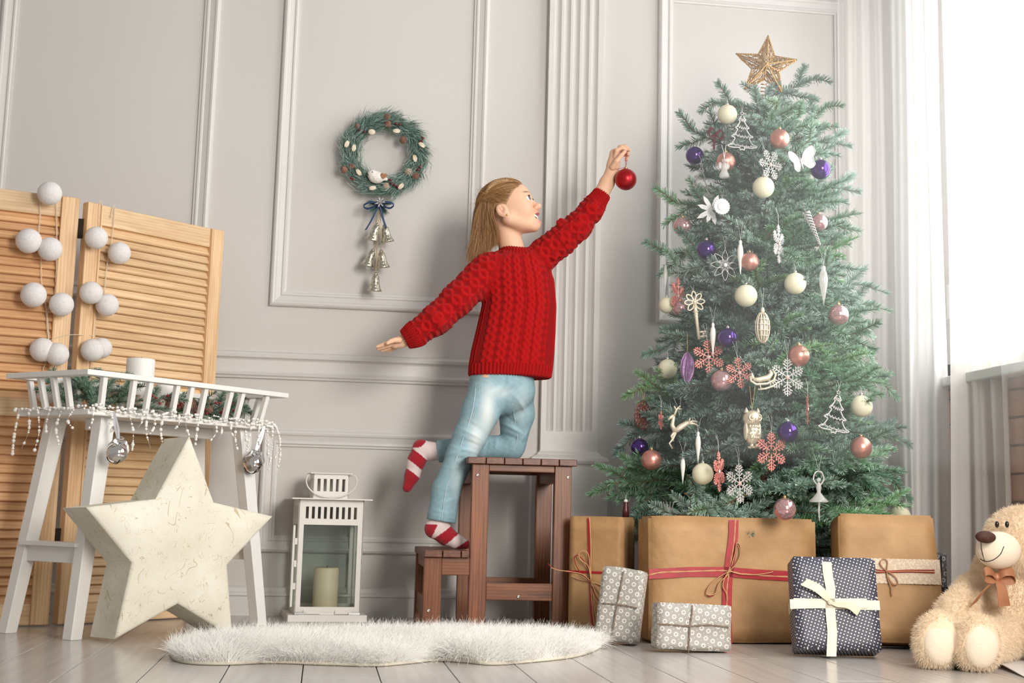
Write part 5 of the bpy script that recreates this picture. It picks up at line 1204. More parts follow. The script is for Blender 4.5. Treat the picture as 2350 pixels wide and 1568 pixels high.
# star topper
t, k = orn('star_topper', 'gold glitter wire star on top of the tree', 'tree topper', 1757, 152, TY, -.15, -.08); gm = glit('gold_glitter', (.36, .19, .045), (.66, .40, .13), .7, .35); q = []
so, si, dp = 70*k, 31*k, 15*k; r = np.random.default_rng(5)
pts = [v3(math.cos(PI/2+i*PI/5)*(so if i % 2 == 0 else si), 0, math.sin(PI/2+i*PI/5)*(so if i % 2 == 0 else si)) for i in range(10)]
OP(t, 'rim', merge(*[tube([pts[i], pts[(i+1) % 10]], 1.5*k, 6) for i in range(10)]+[tube([pts[i], v3(0, sg*dp, 0)], 1.2*k, 5) for i in range(10) for sg in (-1, 1)]+[sphere(pts[i]*(1-s)+pts[(i+1) % 10]*s, 2.2*k, 5, 4) for i in range(10) for s in np.linspace(0, 1, 10)]), gm)
for f_ in range(10):
    for sg in (-1, 1):
        A, B, Cc = pts[f_], pts[(f_+1) % 10], v3(0, sg*dp, 0)
        for _ in range(11):
            e = []
            for (u, v) in ((A, B), (B, Cc), (Cc, A)): s = r.random(); e.append(u*(1-s)+v*s)
            i, j = r.choice(3, 2, replace=False); m_ = (e[i]+e[j])/2+r.normal(size=3)*2*k*np.array([1, .5, 1]); q.append(tube(bez([e[i], m_, e[j]], 6), .75*k, 4))
tag(OP(t, 'wire_web', merge(*q), gm), kind='stuff')
OP(t, 'spring', tube([v3(7*k*math.cos(a), 7*k*math.sin(a), (-38-a*1.3)*k) for a in np.linspace(0, 26, 120)], .9*k, 5), gm)
# ================================================================ WREATH AND BELLS
def needles_bundle(C, D, L, w0, r):
    n = len(C); W = np.cross(D, r.normal(size=(n, 3))); W /= np.maximum(np.linalg.norm(W, axis=1), 1e-6)[:, None]; E_ = C+D*L[:, None]
    return np.stack([C-W*w0, C+W*w0, E_+W*w0*.4, E_-W*w0*.4], 1)
def needle_obj(name, Q, frost, br, parent, world=True):
    n = len(Q); V = Q.reshape(-1, 3); V = V-off_of(parent) if world else V
    me = to_mesh(name, V, np.arange(4*n).reshape(n, 4), needle_m); a = me.attributes.new('tint', 'FLOAT_COLOR', 'POINT'); col = np.ones((n, 4, 4), np.float32); col[:, :2, 0] = (frost*.3)[:, None]; col[:, 2:, 0] = frost[:, None]; col[:, :, 1] = br[:, None]
    a.data.foreach_set('color', col.ravel()); o = bpy.data.objects.new(name, me); SC.collection.objects.link(o); o.parent = parent; return tag(o, kind='stuff')
cone_m = noisy('cone_brown', (.14, .060, .040), (.34, .19, .13), 200, .7, bs=.3, bd=.001); cone_tip = noisy('cone_frosted', (.34, .24, .16), (.62, .54, .46), 300, .8, bs=.2, bd=.001)
def pinecone(name, c, R_, d, parent, m=None, turns=5):
    M = frame_dir(d); q = []; n = 46
    for i in range(n):
        s = i/(n-1); a = i*2.39996; rr = R_*math.sin(PI*(.12+.80*s))**.8*.85; z = R_*(1.25*s-.6)*1.15; dd = v3(math.cos(a), math.sin(a), .35+s*.6); q.append(sphere(v3(math.cos(a)*rr*.75, math.sin(a)*rr*.75, z), R_*.27, 6, 4, (1, 1, .38), frame_dir(dd)))
    q.append(sphere((0, 0, 0), R_*.62, 8, 6, (1, 1, 1.1))); V, F = merge(*q); return mk(name, (V@M.T+np.asarray(c), F), m or cone_m, parent)
berry_m = mat('burgundy_berry', (.14, .008, .015), .35); pod_m = noisy('cream_pod', (.66, .56, .42), (.80, .72, .58), 60, .6, bs=.2, bd=.001)
WC = at(882, 357, 4.70); wk = 1/ (3147/4.70*1.0)*.985
wr_ = thing('wreath', WC, 'round frosted pine wreath with cones, berries and a white bird on the panelled wall', 'wreath')
RW = 81*wk; r = np.random.default_rng(17)
base_t = [tube([WC+v3((RW+.008*math.cos(7*a+p_))*math.cos(a), .004*math.sin(5*a+p_), (RW+.008*math.cos(7*a+p_))*math.sin(a)*.98) for a in np.linspace(0, 2*PI, 60, endpoint=False)], .0045, 6, closed=True) for p_ in (0, 1.6, 3.1, 4.7)]
mk('twig_ring', merge(*base_t), noisy('vine', (.06, .035, .02), (.14, .08, .05), 60, .9, bs=.3, bd=.002), wr_)
n = 14000; a = r.random(n)*2*PI; cl_a = np.round(a*26/(2*PI))*2*PI/26; off = r.normal(size=n)*.014
C = np.stack([(RW+off)*np.cos(a), -.010-.018*r.random(n), (RW+off)*np.sin(a)], 1)
tang = np.stack([np.sin(a), np.zeros(n), -np.cos(a)], 1); radv = np.stack([np.cos(a), np.zeros(n), np.sin(a)], 1)
rk = np.where(r.random(n) < .72, .45+.5*np.sin(cl_a*9), -.55); D = tang*1.0+radv*(rk+r.normal(size=n)*.25)[:, None]+np.stack([np.zeros(n), -.28-.25*r.random(n), np.zeros(n)], 1); D /= np.linalg.norm(D, axis=1)[:, None]
needle_obj('needles', needles_bundle(WC+C, D, (.022+.022*r.random(n)), .0006, r), np.where(r.random(n) < .45, .95, .12), .45+.9*r.random(n), wr_)
wp = lambda px, py, dy=-.03: at(px, py, 4.70+dy)
for px, py, rp, dx in ((889, 268, 8, .2), (890, 285, 9, .0), (820, 289, 6, -.4), (926, 321, 9, .5), (790, 389, 9, -.5), (807, 382, 8, .2), (938, 394, 9, .5), (954, 404, 9, .4), (886, 427, 9, .1)):
    pinecone('pinecone', wp(px, py), rp*wk*1.3, v3(dx, -1, .1), wr_, cone_m if rp != 9 else cone_tip if px in (886, 938) else cone_m)
for i, (px, py) in enumerate(((909, 284), (917, 286), (825, 298), (837, 303), (970, 317), (967, 324), (963, 383), (959, 390), (898, 421), (905, 425), (912, 428), (895, 413), (806, 409), (810, 412))): mk('berry', sphere(wp(px, py, -.042), 3.3*wk, 10, 7), berry_m, wr_, True)
for px, py, an in ((910, 301, 0), (812, 340, 1.4), (855, 432, .2), (920, 428, .9), (952, 364, 1.8), (968, 333, 2.5), (823, 396, 2.2), (796, 331, 1.2)):
    c_ = wp(px, py, -.04)
    mk('seed_pod', merge(*[tube([c_+roty(-an)@v3(x*9*wk, -.002-.001*o_, o_*3*wk+o_*2*wk*math.cos(x*1.5)) for x in np.linspace(-1, 1, 9)], [2.4*wk*math.cos(x*1.45)+.0002 for x in np.linspace(-1, 1, 9)], 7) for o_ in (-.6, .0, .6)]), pod_m, wr_, True)
mk('dried_flower', sphere(wp(853, 303, -.04), 9*wk, 10, 7, (1, .4, .8)), pod_m, wr_, True)
wool = noisy('white_wool', (.80, .77, .70), (.88, .86, .80), 120, .95, bs=.9, bd=.004)
BC = wp(862, 406, -.045)
def bird(P):
    d = s_ell(P, BC+v3(.003, 0, -.002), (.026, .020, .021)); d = smin(d, s_ell(P, BC+v3(-.012, -.003, .008), (.0165, .016, .015)), .008); return smin(d, s_cone(P, BC+v3(.015, 0, .0), BC+v3(.036, 0, -.006), .013, .006), .006)
V, F = snets(bird, BC-v3(.05, .03, .035), BC+v3(.05, .03, .035), .0018)
bd_ = mk('bird', (V, F), wool, wr_, True); bd_['label'] = 'small white felt bird sitting in the wreath'
mk('beak', lathe([(.0035, 0), (.0001, .008)], 8, BC+v3(-.0265, -.008, .004), frame_dir((-1, -.3, -.3))), mat('dark_beak', (.06, .04, .03), .4), bd_); mk('eye', sphere(BC+v3(-.0125, -.0192, .011), .0022, 8, 6), mat('bird_eye', (.01, .01, .01), .1), bd_, True)
for i in range(9):
    a = i*2.4; mk('wing_scale', sphere(BC+v3(.026+.006*math.cos(a)*((i % 3)/2+.4), -.018, .003+.006*math.sin(a)*((i % 3)/2+.4)), .005, 7, 5, (1, .5, .8)), noisy('copper_scale', (.30, .12, .05), (.50, .24, .12), 200, .5, bs=.2, bd=.001) if i == 0 else bpy.data.materials['copper_scale'], wr_, True)
# bow, sprigs, silver flower under the wreath
blue_v = noisy('navy_velvet', (.015, .035, .11), (.04, .08, .20), 120, .7, bs=.2, bd=.001)
k0 = wp(871, 468, -.05)
mk('bow', merge(*[strip(bez([k0, wp(x1, y1, -.055), wp(x2, y2, -.05), wp(x3, y3, -.048), k0], 24), v3(.0, .7, .8), .010, .0012) for x1, y1, x2, y2, x3, y3 in ((852, 464, 834, 472, 845, 479), (890, 464, 904, 470, 893, 478))]+[strip(bez([k0, wp(861, 488, -.05), wp(851, 508, -.045), wp(839, 528, -.04)], 14), v3(1, .3, .4), .007, .0012), strip(bez([k0, wp(876, 488, -.055), wp(880, 505, -.055), wp(886, 523, -.06)], 14), v3(1, .3, 0), .007, .0012)]), blue_v, wr_)
q = []
for i in range(7):
    a = i*2*PI/7; d = v3(math.cos(a), -.25, math.sin(a)); q.append(sphere(k0+d*.009+v3(0, -.006, .004), .011, 8, 6, (.45, .3, 1), frame_dir(d)))
mk('silver_flower', merge(*q, sphere(k0+v3(0, -.012, .004), .004, 8, 6)), mat('grey_film', (.42, .42, .43), .35, .5), wr_, True)
for px, py, an, cc in ((893, 483, -.9, 1.0), (855, 482, 3.9, 1.6), (845, 456, 3.0, .8), (895, 462, .2, .8), (880, 492, -1.3, 1.1)):
    c_ = wp(871, 470, -.03); d = unit(v3(math.cos(an), -.2, math.sin(an))); nn = 170; s = r.random(nn); C = c_+np.outer(s*.032, d); D = d*.8+r.normal(size=(nn, 3))*.5; D /= np.linalg.norm(D, axis=1)[:, None]
    needle_obj('sprig', needles_bundle(C, D, np.full(nn, .020), .0006, r), np.full(nn, .1), np.full(nn, cc), wr_)
bell_m = noisy('mottled_silver', (.40, .36, .26), (.80, .77, .66), 130, .22, 1.0, bs=.7, bd=.003)
bell_in = mat('bell_inside', (.62, .55, .42), .3, .8); gold_cord = mat('gold_cord', (.62, .48, .24), .5, .3)
def bell(px, py, tilt, dy, label, top, s=1.0):
    c = at(px, py, 4.70+dy); t = thing('bell', c, label, 'bell', 'silver bells hanging under the wreath', rot=(0.10, tilt, 0)); k = 1.05*wk*s
    pr_ = [(15.5, -18), (15.8, -16), (13.2, -12), (10.6, -5), (9.3, 3), (8.8, 10), (7.5, 15), (4.5, 18.5), (3.5, 20), (.4, 20.5)]
    OP(t, 'shell', lathe([(a*k, b*k) for a, b in pr_], 28), bell_m, True); OP(t, 'inside', lathe([(15.1*k, -17.8*k), (12*k, -12*k), (10*k, -3*k), (7*k, 8*k), (.4*k, 14*k)], 24), bell_in, True)
    OP(t, 'clapper', sphere((0, 0, -13*k), 4*k, 10, 7), mat('clapper', (.08, .03, .02), .4), True); OP(t, 'crown', merge(lathe([(4.5*k, 19*k), (4.5*k, 21*k), (2*k, 23*k), (.3*k, 24*k)], 12)), bell_m, True)
    p0 = np.array([0, 0, 23*k]); R = np.array(Matrix.Rotation(0.10, 3, 'X')) if False else np.array(t.rotation_euler.to_matrix()); tw = R.T@(np.asarray(top)-c)
    P = np.linspace(p0, tw, 40); a = np.arange(40)*1.1; OP(t, 'cord', merge(*[tube(P+np.stack([np.cos(a+ph), np.sin(a+ph), 0*a], 1)*.0009, .0009, 4) for ph in (0, PI)]), gold_cord); return t
tp = wp(870, 482, -.045)
bell(859, 535, .30, -.055, 'silver bell in the upper pair under the wreath, tilted left', tp); bell(886, 538, -.22, -.040, 'silver bell in the upper pair under the wreath, on the right', tp)
bell(849, 594, .30, -.035, 'silver bell in the middle pair, on the left', wp(864, 500, -.035)); bell(877, 597, -.15, -.040, 'silver bell in the middle pair, on the right', wp(873, 500, -.038)); bell(861, 650, .02, -.05, 'lowest single silver bell on the gold cord', wp(868, 500, -.05))

# ================================================================ TRAY GREENERY, PEARLS, JINGLE BELLS
tg = thing('fir_arrangement', T(0, 0, .607), 'dark green fir arrangement with frosted cones and red berries lying in the tray', 'greenery')
r = np.random.default_rng(31)
for u, v, an, e, sc, q in ((-.28, .02, .9, .6, .5, 0), (-.27, -.05, .4, .45, .45, 0), (-.24, -.02, .3, .75, .60, 0), (-.20, .03, 1.3, .9, .5, 0), (-.16, -.06, -.4, .35, .6, 1), (-.10, -.03, .8, .6, .5, 1), (.02, -.06, .2, .25, .6, 1), (.06, .04, 2.6, .5, .5, 1), (.12, -.05, -.2, .35, .6, 0), (.16, 0, .6, .4, .6, 0), (.20, -.04, .1, .3, .62, 0), (.24, .03, -.3, .45, .5, 0), (.26, -.02, .3, .55, .45, 0), (-.02, .05, 1.5, .8, .45, 1), (-.26, -.05, 1.2, .75, .45, 0), (-.26, .05, 1.8, .7, .5, 0), (-.22, -.05, -.3, .6, .5, 0), (-.18, 0, 2.2, .8, .5, 0), (-.06, .02, .4, .7, .42, 0), (.08, -.02, .9, .6, .42, 0), (.18, -.06, 3.4, .3, .5, 0), (.22, .0, 1.2, .6, .45, 0), (.28, .04, -.5, .35, .4, 0), (-.12, .05, 2.8, .5, .5, 0)):
    o = bpy.data.objects.new('fir_sprig', variants[0][q]); SC.collection.objects.link(o); o.parent = tg; p = T(u, v, .622)-np.array(tg.location)
    o.location = tuple(p); o.rotation_euler = (Matrix.Rotation(ta+an, 3, 'Z') @ Matrix.Rotation(-e, 3, 'Y') @ Matrix.Rotation(r.normal()*.6, 3, 'X')).to_euler(); sc *= 1.4; o.color = (.42, .62, .36, 1); o.scale = (sc, sc, sc)
for u, v, R_, m_ in ((-.125, -.07, .023, cone_tip), (-.09, -.03, .025, cone_m), (-.03, -.08, .029, cone_m), (.015, -.06, .034, cone_m), (.055, -.08, .030, cone_m), (.11, -.06, .024, cone_m), (-.06, -.09, .022, cone_tip), (.15, -.07, .018, cone_m)):
    pinecone('pinecone', T(u, v, .632+R_*.6), R_, v3(r.normal(), -1, r.normal()*.5), tg, m_)
br_ = mat('red_berry', (.30, .01, .015), .3)
for i in range(34):
    u = r.uniform(-.10, .22); mk('berry', sphere(T(u, r.uniform(-.12, -.09), r.uniform(.625, .668)), .0042, 8, 6), br_, tg, True)
pg = thing('pearl_garland', T(0, -.155, .60), 'string of white pearl beads draped along the tray edge', 'garland')
r = np.random.default_rng(12); beads = []; th = []
def dang(pts, n): 
    P = bez(pts, 40); s = np.linspace(0, 1, len(P)); th.append(tube(P, .0004, 4))
    for t_ in np.sort(r.random(n)): p = np.array([np.interp(t_, s, P[:, i]) for i in range(3)]); beads.append((p, r.choice([.0022, .0032, .0042, .0052], p=[.35, .3, .25, .1])))
for rep in range(3): dang([T(u, -.158+r.normal()*.006, .606+.006*r.random()+.008*math.sin(u*40+rep*2)) for u in np.linspace(-.36, .36, 26)], 78)
dang([T(-.364, v, .608+.006*r.random()) for v in np.linspace(-.15, .15, 8)], 26); dang([T(-.368, v, .602+.008*r.random()) for v in np.linspace(-.15, .15, 8)], 26)
for u, l, n in ((-.352, .05, 12), (-.30, .03, 8), (-.285, .055, 13), (-.23, .10, 18), (-.19, .035, 8), (-.165, .09, 14), (-.14, .05, 9), (-.105, .07, 12), (-.05, .03, 8), (-.02, .045, 8), (.03, .075, 14), (.09, .055, 10), (.115, .05, 9), (.16, .05, 9), (.18, .085, 14), (.22, .06, 10), (.245, .09, 14), (.28, .06, 10), (.31, .10, 16), (.335, .13, 20), (.35, .10, 16), (.36, .15, 20)):
    dang([T(u, -.160, .606), T(u+r.normal()*.008, -.164, .60-l*.5), T(u+.012*r.normal(), -.164+r.normal()*.004, .60-l)], n)
for v, l, n in ((-.10, .05, 9), (-.05, .09, 14), (0, .06, 10), (.05, .11, 18), (.09, .10, 16), (.13, .12, 22)): dang([T(-.366, v, .606), T(-.370, v+.01*r.normal(), .60-l*.5), T(-.370, v+.01*r.normal(), .60-l)], n)
mk('thread', merge(*th), m_string, pg); pearl = mat('pearl', (.86, .83, .79), .12, 0, Coat_Weight=.5)
sv, sf = sphere((0, 0, 0), 1, 10, 7); B_n = len(beads)
tag(mk('beads', (np.concatenate([sv*q_+p for p, q_ in beads]), [[int(k)+i*len(sv) for k in f] for i in range(B_n) for f in sf]), pearl, pg, True), kind='stuff')
def jingle(px, py, rp, Y, label, hook):
    c = at(px, py, Y); t = thing('jingle_bell', c, label, 'bell', 'jingle bells on the white table', rot=(.25, .12, .2)); k = (at(px+1, py, Y)-c)[0]*rp; sm = mat('mirror_silver', (.75, .73, .72), .05, 1.0)
    OP(t, 'shell', sphere((0, 0, 0), k, 40, 26), sm, True); OP(t, 'band', lathe([(k*.99, -k*.03), (k*1.08, -k*.02), (k*1.08, k*.02), (k*.99, k*.03)], 40), sm, True)
    dkm = mat('slot_dark', (.01, .01, .01), .5)
    for a in (.4, 1.97): OP(t, 'slot', tube([v3(math.cos(a)*math.sin(s), math.sin(a)*math.sin(s), -math.cos(s))*k*1.0 for s in np.linspace(-1.15, 1.15, 20)], [k*.025]+[k*.06]*18+[k*.025], 6), dkm)
    R = np.array(t.rotation_euler.to_matrix()); hk = R.T@(hook-c)
    q = [strip(bez([v3(0, -.002, k), v3(0, 0, k*1.05)*.5+hk*.5+v3(dx, 0, 0), hk], 12), v3(1, .2, 0), .006, .0008) for dx in (-.004, .004)]
    q += [strip(bez([v3(0, -.3*k, k*.95), v3(sg*.5*k, -.5*k, k*1.25), v3(sg*.8*k, -.5*k, k*.9), v3(sg*1.0*k, -.6*k, k*(.4 if sg > 0 else .7))], 12), v3(.2, .6, .8), k*.35, .0008) for sg in (-1, 1)]+[tube([v3(.35*k*math.cos(a_), .35*k*math.sin(a_), k*(1.02+a_*.035)) for a_ in np.linspace(0, 14, 50)], k*.07, 6)]
    OP(t, 'ribbon', merge(*q), mat('silver_ribbon', (.62, .61, .62), .25, .7)); return t
jingle(268, 1040, 25, (T(-.275, -.15, 0))[1]-.03, 'silver jingle bell hanging on the left front leg of the railed table', T(-.285, -.165, .60))
jingle(581, 1064, 23, (T(.30, -.15, 0))[1]-.03, 'silver jingle bell hanging on the right front leg of the railed table', T(.295, -.165, .60))
# ================================================================ GIRL
GY = 4.34
def G(px, py, dy=0.0): return at(px, py, GY+dy)
U_ = 0.00141
girl = thing('person', (.50, 4.34, 0), 'girl in red cable-knit sweater and pale jeans kneeling on the stool, reaching up', 'person')
el_, yw_ = math.radians(20), math.radians(20)
HF = v3(math.cos(el_)*math.cos(yw_), -math.cos(el_)*math.sin(yw_)*1.0, math.sin(el_)); HS = unit(np.cross(HF, v3(0, 0, 1))); HU = np.cross(HS, HF)   # forward, side towards the camera, up
HC = G(1164, 478, -.015)
HR = np.array([HF, HS, HU]).T
def H(f, s, u): return HC+HR@(v3(f, s, u)*U_)
def hell(P, c, r, R=None): return s_ell(P, H(*c), np.array(r)*U_, HR if R is None else HR@R)
def hcone(P, a, b, ra, rb): return s_cone(P, H(*a), H(*b), ra*U_, rb*U_)
def head_sdf(P):
    k = U_
    d = hell(P, (-3, 0, 16), (61, 49, 50)); d = smin(d, hell(P, (20, 0, -22), (37, 40, 46)), 10*k)
    d = smin(d, hell(P, (33, 0, 12), (28, 37, 30)), 8*k)
    for s in (-1, 1):
        d = smin(d, hcone(P, (2, s*34, -34), (38, s*12, -57), 17, 14), 14*k)
        d = smin(d, hell(P, (38, s*23, -28), (20, 18, 19)), 10*k)
        d = smin(d, hell(P, (22, s*33, -3), (29, 15.5, 30)), 12*k); d = smin(d, hell(P, (40, s*27, -14), (16, 14, 19)), 10*k)
        d = smin(d, hell(P, (56, s*15, 9), (6, 14, 4.5)), 5*k)                          # brow
    d = smin(d, hell(P, (47, 0, -65), (11, 15, 10)), 10*k)                               # chin
    d = smin(d, hell(P, (49, 0, -47), (17, 22, 20)), 8*k)                                # muzzle
    for s in (-1, 1): d = smax(d, -hell(P, (64, s*19, -3), (9, 11, 6.5)), 6*k)          # sockets
    d = smin(d, hcone(P, (55, 0, 0), (67, 0, -20), 3.4, 6.0), 7*k); d = smin(d, hell(P, (70.5, 0, -21.5), (6.5, 6.8, 6)), 3*k); d = smin(d, hcone(P, (56, 0, -26), (68, 0, -25), 7, 5), 3*k)
    for s in (-1, 1): d = smin(d, hell(P, (64, s*7, -25), (6, 4.6, 4.6)), 3*k); d = smax(d, -hell(P, (67, s*3.8, -30.5), (2.6, 1.9, 2.2)), 1*k)
    d = smin(d, hell(P, (59, 0, -36.5), (8.5, 15, 3.8)), 3*k); d = smin(d, hell(P, (55, 0, -59), (9, 13, 4.0)), 3*k)
    d = smax(d, -hell(P, (61, 0, -47.0), (15.5, 20.5, 9.0), roty(.18)), 1.4*k)                # open mouth
    for s in (-1, 1):
        d = smin(d, hell(P, (49.5, s*19, -3), (12, 12, 10.5)), 2*k)
        d = smax(d, -hell(P, (60, s*21, -2.5), (11, 12.5, 5.6)), 1*k)
        e = hell(P, (-7, s*50, -15), (12, 4.2, 16.5), roty(-.25)); e = smax(e, -hell(P, (-5, s*54.5, -13), (7.5, 3.8, 11), roty(-.25)), 1.5*k)
        e = smin(e, hell(P, (-2, s*51, -20), (4, 2.2, 4)), 2*k); e = smin(e, hell(P, (-8, s*51, -9), (2.2, 2, 7), roty(-.3)), 2*k); e = smin(e, hell(P, (0, s*49, -28), (5, 3, 5)), 3*k); d = smin(d, e, 4*k)
    nk0, nk1 = H(-16, 0, -34), G(1184, 608, .008)
    d = smin(d, s_cone(P, nk0, nk1, .038, .043), .014)
    d = smin(d, s_cone(P, G(1185, 622, .01)-v3(.06, 0, 0), G(1190, 622, .01)+v3(.05, 0, 0), .030, .030), .02)
    return d
c0 = HC
V1, F1 = snets(head_sdf, c0-v3(.115, .105, .235), c0+v3(.135, .105, .10), .0021)
def body_sdf(P):
    d = s_chain(P, [G(1184, 620), G(1180, 700), G(1155, 850)], [.05, .06, .055], .02)
    d = smin(d, s_chain(P, [G(1125, 640, -.02), G(1005, 735, -.03), G(930, 780, -.035)], [.035, .028, .021], .02), .02)
    d = smin(d, s_chain(P, [G(1230, 610, 0), G(1328, 520, -.03), G(1384, 438, -.04)], [.035, .029, .024], .02), .02)
    for h_, k_, a_ in ((G(1120, 880, -.04), G(1056, 1042, -.06), G(1010, 1190, -.06)), (G(1185, 880, .03), v3(G(1182, 1020, .07)[0], GY+.06, (.5215+.04)), G(1000, 1036, .085))): d = smin(d, s_chain(P, [h_, k_, a_], [.038, .026, .020], .01), .01)
    return d
V2, F2 = snets(body_sdf, (.08, 4.15, .25), (.90, 4.52, 1.36), .006)
# -- hands, finger by finger
w1 = G(1403, 396, -.045)
def hand_up(P):
    d = s_chain(P, [G(1380, 446, -.04), G(1393, 420, -.042), w1, G(1408, 378, -.047)], [.0265, .024, .0195, .020], .008, 1.15)
    d = smin(d, s_chain(P, [G(1407, 380, -.045), G(1412, 354, -.040)], [.021, .019], .01, 1.25), .008)
    for pts, rad in (([(1412, 362, -.058), (1416, 345, -.066), (1427, 339, -.068), (1437, 344, -.066)], [.0085, .0078, .0070, .0058]),
                     ([(1416, 352, -.042), (1423, 338, -.050), (1435, 336, -.052), (1443, 344, -.054)], [.0085, .0078, .0070, .0058]),
                     ([(1418, 354, -.024), (1430, 342, -.032), (1440, 345, -.038), (1442, 355, -.044)], [.0080, .0074, .0066, .0056]),
                     ([(1418, 362, -.012), (1430, 354, -.020), (1439, 357, -.028), (1438, 367, -.034)], [.0072, .0066, .0060, .0050]),
                     ([(1406, 384, -.064), (1415, 370, -.078), (1425, 358, -.080), (1434, 348, -.076)], [.0105, .0090, .0075, .0060])):
        d = smin(d, s_chain(P, [G(*p) for p in pts], rad, .002), .0028)
    return d
V3_, F3_ = snets(hand_up, G(1370, 455, -.14), G(1458, 325, .03), .0016)
def hand_back(P):
    d = s_chain(P, [G(938, 777, -.037), G(922, 784, -.036), G(908, 788, -.034)], [.0225, .0185, .0175], .008, 1.3)
    for pts, rad in (([(908, 782, -.050), (893, 787, -.056), (878, 792, -.058), (866, 796, -.058)], [.0082, .0072, .0064, .0050]),
                     ([(908, 787, -.036), (892, 793, -.038), (877, 798, -.039), (868, 801, -.039)], [.0082, .0074, .0064, .0052]),
                     ([(909, 791, -.022), (895, 798, -.020), (884, 802, -.019), (875, 805, -.018)], [.0078, .0070, .0062, .0050]),
                     ([(912, 795, -.010), (902, 801, -.005), (894, 804, -.003), (888, 806, -.002)], [.0070, .0062, .0056, .0046]),
                     ([(917, 781, -.054), (905, 781, -.068), (896, 784, -.074), (889, 788, -.077)], [.0095, .0080, .0070, .0056])):
        d = smin(d, s_chain(P, [G(*p) for p in pts], rad, .002), .0028)
    return d
V4, F4 = snets(hand_back, G(855, 830, -.12), G(948, 755, .03), .0016)
Vb = np.concatenate([V1, V2, V3_, V4]); Fb = np.concatenate([F1, F2+len(V1), F3_+len(V1)+len(V2), F4+len(V1)+len(V2)+len(V3_)])
skin = mat('skin', (.78, .52, .38), .55, Subsurface_Weight=.25, Subsurface_Scale=.012, Specular_IOR_Level=.35); bsdf(skin).inputs['Subsurface Radius'].default_value = (1, .4, .25)
ac = attr_color(skin); L_(skin, ac, bsdf(skin).inputs['Base Color'])
body = mk('body', (Vb, Fb), skin, girl, True)
q = (Vb-HC)@HR/U_; near = np.linalg.norm(q, axis=1) < 115
col = np.tile(np.array([.76, .47, .32]), (len(Vb), 1))
def blend(mask, c): col[:] = col*(1-mask[:, None])+np.array(c)*mask[:, None]
gs = lambda c, s: np.exp(-(((q-np.array(c))/np.array(s))**2).sum(1))*near
for s in (-1, 1):
    blend(.45*gs((44, s*27, -26), (16, 13, 13)), (.80, .36, .27))
    br = np.clip(1.8*gs((58, s*20, 13.5), (14, 13, 2.1)), 0, 1)*.9; blend(br, (.30, .17, .09))
    blend(.5*gs((-6, s*52, -14), (8, 6, 12)), (.80, .40, .30)); blend(np.clip(1.5*gs((58, s*20, .8), (7, 12, 1.1)), 0, 1)*.6, (.16, .09, .06))
blend(.35*gs((72, 0, -24), (7, 8, 7)), (.82, .42, .33))
blend(np.clip(1.7*gs((65, 0, -37.5), (10, 15, 3.0)), 0, 1), (.66, .27, .24)); blend(np.clip(1.7*gs((60, 0, -58.5), (9, 13, 3.2)), 0, 1), (.68, .29, .26))
cav = (((q-np.array([61, 0, -47.5]))/np.array([16, 19, 9.]))**2).sum(1); dpt = head_sdf([Vb[:, 0]-HF[0]*0, Vb[:, 1], Vb[:, 2]]); blend(((cav < 1.15) & (q[:, 0] < 58-.012*q[:, 1]**2) & near).astype(float), (.28, .04, .04))
Fh = lambda U__: np.interp(U__, [-14, -5, 8, 33, 60], [0, 11, 25, 50, 58])
ear_z = lambda q_: (q_[:, 0] < 5) & (q_[:, 0] > -24) & (q_[:, 2] < 3) & (np.abs(q_[:, 1]) > 38)
hm = near & (q[:, 2] > -10) & (q[:, 0] < Fh(q[:, 2])-4) & ~ear_z(q) & (np.abs(q[:, 1]) < 53)
blend(hm*.75, (.40, .24, .12))
vcolor(body, np.clip(col, 0, 1))
eye_w = mat('eye_white', (.86, .84, .82), .12); iris = mat('iris', (.10, .12, .12), .1)
for s in (1, -1):
    e = mk('eye', sphere(H(49.8, s*19, -3), 10.9*U_, 20, 14), eye_w, body, True)
    g_ = unit(HR@v3(1, s*.22, .08)); mk('iris', sphere(H(49.2, s*19, -3)+g_*9.5*U_, 5.6*U_, 16, 10, (1, 1, .45), frame_dir(g_)), iris, e, True)
mk('lashes', merge(*[tube([H(58.0-.10*j*j, s*20+j*1.7, 2.4-.08*j*j), H(62.0-.10*j*j, s*20+j*2.0, 4.4-.07*j*j)], .0005, 4) for s in (-1, 1) for j in range(-4, 5)]), mat('lash', (.05, .03, .02), .6), body)
tooth = mat('tooth', (.88, .85, .80), .2)
mk('teeth', merge(*[sphere(H(58.0-.10*j*j*1.2, j*4.2, -43.5), 2.7*U_, 10, 8, (.7, .85, 1.25), HR) for j in range(-4, 5)]+[sphere(H(51.5-.11*j*j*1.2, j*4.0, -54.5), 2.1*U_, 10, 8, (.7, .8, 1.0), HR) for j in range(-3, 4)]), tooth, body, True)
mk('tongue', sphere(H(43, 0, -52), 11*U_, 14, 9, (1, .85, .35), HR), mat('tongue_pink', (.55, .18, .17), .35), body, True)
mk('earring', merge(sphere(H(2, 53, -30), 2.2*U_, 10, 8)), metal_gold, body, True)
